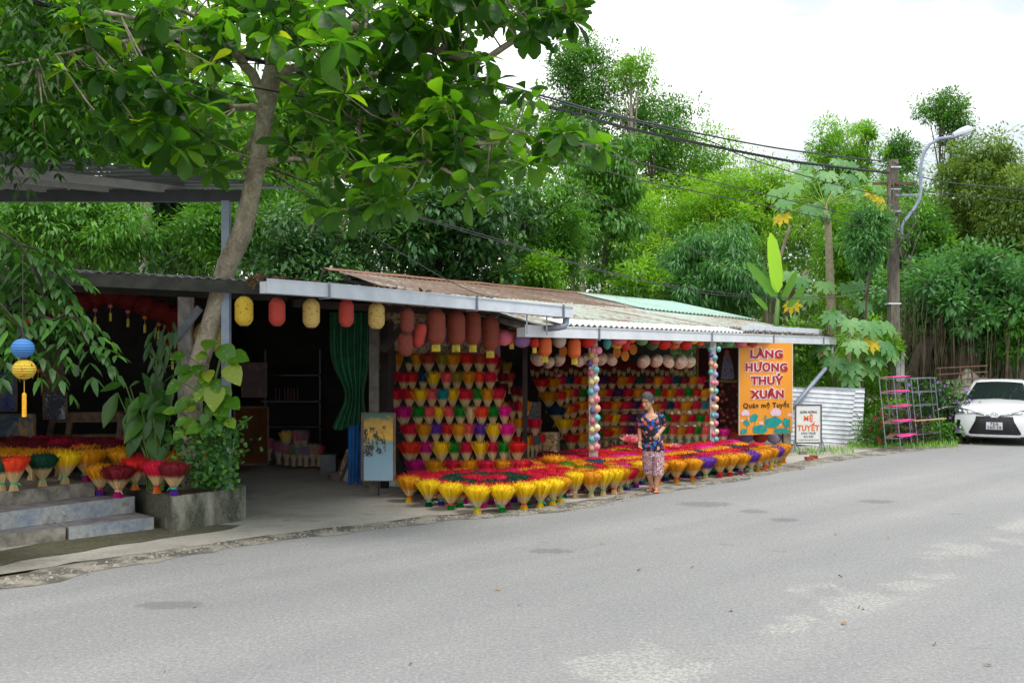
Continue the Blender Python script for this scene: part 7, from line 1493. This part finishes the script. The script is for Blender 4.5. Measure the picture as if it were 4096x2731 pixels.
def hand(w,fwd,pal,side,curl):
    fwd=Vector(fwd).normalized(); pal=Vector(pal).normalized(); sd=fwd.cross(pal).normalized(); pal=sd.cross(fwd)
    R=Matrix((sd,fwd,pal)).transposed(); blob(w+fwd*.045,(.036,.048,.017),R)
    for i,l in enumerate((.062,.07,.066,.052)):
        b_=w+fwd*.08+sd*((i-1.5)*.019); p=[b_]; a=.15
        for k in range(3): a+=curl; p.append(p[-1]+(fwd*math.cos(a)+pal*math.sin(a))*l*(.42,.32,.26)[k])
        limb(p,[.0095,.009,.0082,.007],8)
    b_=w+fwd*.03+sd*side*.034; p=[b_]; a=.9
    for k in range(3): p.append(p[-1]+((sd*side)*math.cos(a)+fwd*math.sin(a)*.9+pal*.35*k).normalized()*(.034,.028,.022)[k]); a+=.3
    limb(p,[.013,.011,.010,.008],8)
hand(wrL,(-.12,-.25,-1),(.5,-.8,.1),-1,.42); hand(wrR,(-.55,-.45,-.65),(-.5,.1,-.5),1,.65)
# legs: image-left leg behind, image-right leg in front
hipL=W(2594,1808,.03); hipR=W(2632,1808,.03)
knL=W(2592,1872,.05);anL=W(2606,1938,.12); knR=W(2634,1876,-.04);anR=W(2624,1946,-.04)
limb([hipL,hipL.lerp(knL,.5),knL,knL.lerp(anL,.35),anL],[.085,.07,.052,.05,.031]); limb([hipR,hipR.lerp(knR,.5),knR,knR.lerp(anR,.35),anR],[.085,.07,.052,.05,.031])
def footm(an,d):
    d=Vector(d); d.z=0; d.normalized(); s=d.cross(V(0,0,1)).normalized(); fz=max(.0,0); g=V(an.x,an.y,.035)
    limb([an,V(an.x,an.y,.055)],[.031,.034],10); 
    R=Matrix((s,d,V(0,0,1))).transposed(); blob(g-d*.025+V(0,0,.0),(.030,.034,.030),R); blob(g+d*.05,(.034,.075,.026),R); blob(g+d*.11-V(0,0,.008),(.040,.045,.016),R)
    for i,l in enumerate((.040,.034,.031,.028,.024)): 
        q=g+d*(.145-.006*i)+s*((i-2)*-.0165); limb([q-d*.02-V(0,0,.010),q+d*l*.5-V(0,0,.015)],[.010 if i else .013,.008 if i else .011],8)
dL=V(-.35,-1,0).normalized(); dR=V(-.05,-1,0).normalized()
footm(anL,dL); footm(anR,dR)
raw=mb.build('body_raw',M_skin,origin=V(0,0,0)); md=raw.modifiers.new('r','REMESH'); md.mode='VOXEL'; md.voxel_size=.0052; md.use_smooth_shade=True
sm=raw.modifiers.new('s','CORRECTIVE_SMOOTH'); sm.iterations=4; sm.smooth_type='SIMPLE'; sm.use_only_smooth=True
bpy.context.view_layer.update(); me=bpy.data.meshes.new_from_object(raw.evaluated_get(bpy.context.evaluated_depsgraph_get())); bpy.data.objects.remove(raw)
me.transform(Matrix.Translation(-wloc(wm))); me.materials.clear(); me.materials.append(M_skin); me.polygons.foreach_set('use_smooth',[True]*len(me.polygons)); body=bpy.data.objects.new('body',me); COL.objects.link(body); body.parent=wm
# face details
def part(name,m,smooth=True): return mb.build(name,m,wm,smooth)
for s in (-1,1):
    mb=MB(); blob(hd+RH@V(s*.031,-.084,-.026),(.013,.007,.004),RN,10); part('eye',mat('eye_dark',C(46,32,28)))
    mb=MB(); mb.tube([hd+RH@V(s*.014,-.088,-.004),hd+RH@V(s*.030,-.087,.002),hd+RH@V(s*.046,-.078,-.003)],.0028,5); part('eyebrow',mat('brow',C(90,76,66)))
mb=MB(); mb.tube([hd+RH@V(-.020,-.090,-.067),hd+RH@V(0,-.0955,-.066),hd+RH@V(.020,-.090,-.067)],.0028,5); part('mouth',mat('lip',C(150,90,80)))
# hair: cap with a low bun
m,nt,b=newmat('grey_hair'); L(nt,ramp(nt,noisef(nt,60,4,.7,stretch=(1,1,.3)),[(.35,C(28,26,26)),(.55,C(56,54,54)),(.74,C(128,126,124))]),b.inputs[0]); b.inputs['Roughness'].default_value=.55; bump(nt,b,noisef(nt,120,3,.7,stretch=(1,1,.25)),.6,.01)
mb=MB(); vs=[];fs=[]; nu,nv=26,14
for j in range(nv+1):
    for i in range(nu):
        a=2*PI*i/nu; back=.5+.5*math.cos(a-PI/2); lim=.33+.45*back**.6; ph=lim*PI*j/nv*1.0; r=1.13+.03*noise.noise(V(a*2,j*.5,0))
        p=V(math.sin(ph)*math.cos(a)*.074*r,math.sin(ph)*math.sin(a)*.097*r,math.cos(ph)*.100*r); vs.append(hd+V(0,.012,.012)+RH@p)
for j in range(nv):
    for i in range(nu): fs.append((j*nu+i,j*nu+(i+1)%nu,(j+1)*nu+(i+1)%nu,(j+1)*nu+i))
mb.add(vs,fs); k=8; blob(hd+RH@V(.0,.105,-.035),(.038,.040,.040),RN); blob(hd+RH@V(.0,.118,-.06),(.024,.03,.034),RN)
for i in range(14): a=rnd.uniform(-.6,.6); mb.tube([hd+RH@V(.02*a,.12,-.04),hd+RH@V(.05*a,.15,-.055+rnd.uniform(-.02,.04))],.0025,4)
part('hair',m)
# blouse
m,nt,b=newmat('floral_navy'); po=nt.nodes.new('ShaderNodeNewGeometry').outputs['Position']; v1=N(nt,'ShaderNodeTexVoronoi',Scale=17.); v1.inputs['Randomness'].default_value=1; nz=noisef(nt,22,4,.7,dist=.8)
vm=N(nt,'ShaderNodeVectorMath',operation='ADD'); L(nt,po,vm.inputs[0]); cn_=N(nt,'ShaderNodeTexNoise',Scale=26.,Detail=3.); sc2=N(nt,'ShaderNodeVectorMath',operation='SCALE'); sc2.inputs['Scale'].default_value=.07; L(nt,po,cn_.inputs[0]); L(nt,cn_.outputs['Color'],sc2.inputs[0]); L(nt,sc2.outputs[0],vm.inputs[1]); L(nt,vm.outputs[0],v1.inputs[0])
hue=N(nt,'ShaderNodeSeparateColor'); L(nt,v1.outputs['Color'],hue.inputs[0])
pet=ramp(nt,hue.outputs[0],[(0,C(30,70,160)),(.2,C(210,90,70)),(.42,C(224,140,110)),(.55,C(60,120,190)),(.7,C(196,70,80)),(.85,C(60,90,100))]); nt.nodes[-1]
for n_ in nt.nodes:
    if n_.bl_idname=='ShaderNodeValToRGB': n_.color_ramp.interpolation='CONSTANT'
msk=ramp(nt,v1.outputs['Distance'],[(.42,(1,1,1,1)),(.5,(0,0,0,1))]); L(nt,mixc(nt,msk,C(18,20,40),pet),b.inputs[0]); b.inputs['Roughness'].default_value=.8; M_flo=m
mb=MB(); wv=lambda a,i:.025*math.sin(a*5+i*.6)*(i/8)
secs=[(W(2602,1644,.045),.074,.056),(W(2602,1652,.04),.115,.078),(W(2602,1663,.04),.168,.100),(W(2603,1690,.03),.166,.118),(W(2605,1720,.03),.156,.122),(W(2608,1750,.03),.158,.122),(W(2611,1778,.03),.166,.130),(W(2613,1802,.03),.172,.136)]
nrm=[]
loft(mb,secs,32,cap=False,wave=wv)
bl=part('blouse',M_flo)
# open V neck: shift the front top ring downwards
me=bl.data; base_=wloc(wm)
for i in range(32):
    a=2*PI*i/32; f=max(0,-math.sin(a)-.25)/.75
    for r in range(3):
        v=me.vertices[r*32+i]; v.co.z-=f**1.2*(.115,.095,.05)[r]*(1-min(1,abs(math.cos(a))*.9)**2*.5); v.co.y-=f*.012*(2-r)*0
for sh,el in ((shL,elL),(shR,elR)):
    mb=MB(); d=(el-sh).normalized(); mb.tube([sh-d*.03+V(0,0,.01),sh+d*.03,sh.lerp(el,.5),sh.lerp(el,.86)],[.058,.064,.064,.068],16,cap=False); part('sleeve',M_flo)
# trousers
m,nt,b=newmat('spotted_mauve'); v1=N(nt,'ShaderNodeTexVoronoi',Scale=34.); L(nt,nt.nodes.new('ShaderNodeNewGeometry').outputs['Position'],v1.inputs[0]); h2=N(nt,'ShaderNodeSeparateColor'); L(nt,v1.outputs['Color'],h2.inputs[0])
dotc=mixc(nt,math_(nt,'GREATER_THAN',h2.outputs[0],.55),C(228,210,216),C(84,40,52)); mk=math_(nt,'LESS_THAN',v1.outputs['Distance'],.36); L(nt,mixc(nt,mk,C(176,134,142),dotc),b.inputs[0]); b.inputs['Roughness'].default_value=.85; M_tro=m
mb=MB(); wv2=lambda a,i:.03*math.sin(a*4+i)
for hx,kx,hp,kn,an in ((2594,2594,hipL,knL,anL),(2633,2636,hipR,knR,anR)):
    e=kn.lerp(an,.32); loft(mb,[(V(hp.x,hp.y,hp.z+.03),.095,.115),(V(hp.x,hp.y,hp.z-.05),.093,.108),(hp.lerp(kn,.6),.088,.095),(kn,.082,.085),(e,.084,.088)],22,cap=False,wave=wv2)
loft(mb,[(W(2612,1786,.03),.150,.115),(W(2612,1808,.03),.165,.125),(W(2612,1828,.03),.158,.118)],24,cap=False)
part('trousers',M_tro)
for an,d in ((anL,dL),(anR,dR)):
    s=d.cross(V(0,0,1)); R=Matrix((s,d,V(0,0,1))).transposed(); g=V(an.x,an.y,0)
    mb=MB(); pts=[]; 
    for i in range(20): a=2*PI*i/20; rx=.043+.006*math.sin(a); pts.append(g+R@V(rx*math.cos(a),.055+.125*math.sin(a),.004))
    mb.slab(pts,.016); 
    for sg in (-1,1): mb.tube([g+R@V(0,.135,.03),g+R@V(sg*.03,.09,.058),g+R@V(sg*.042,.03,.03)],.008,6)
    part('sandal',mat('red_sandal',C(190,84,66),C(170,70,56),.6,20),False)
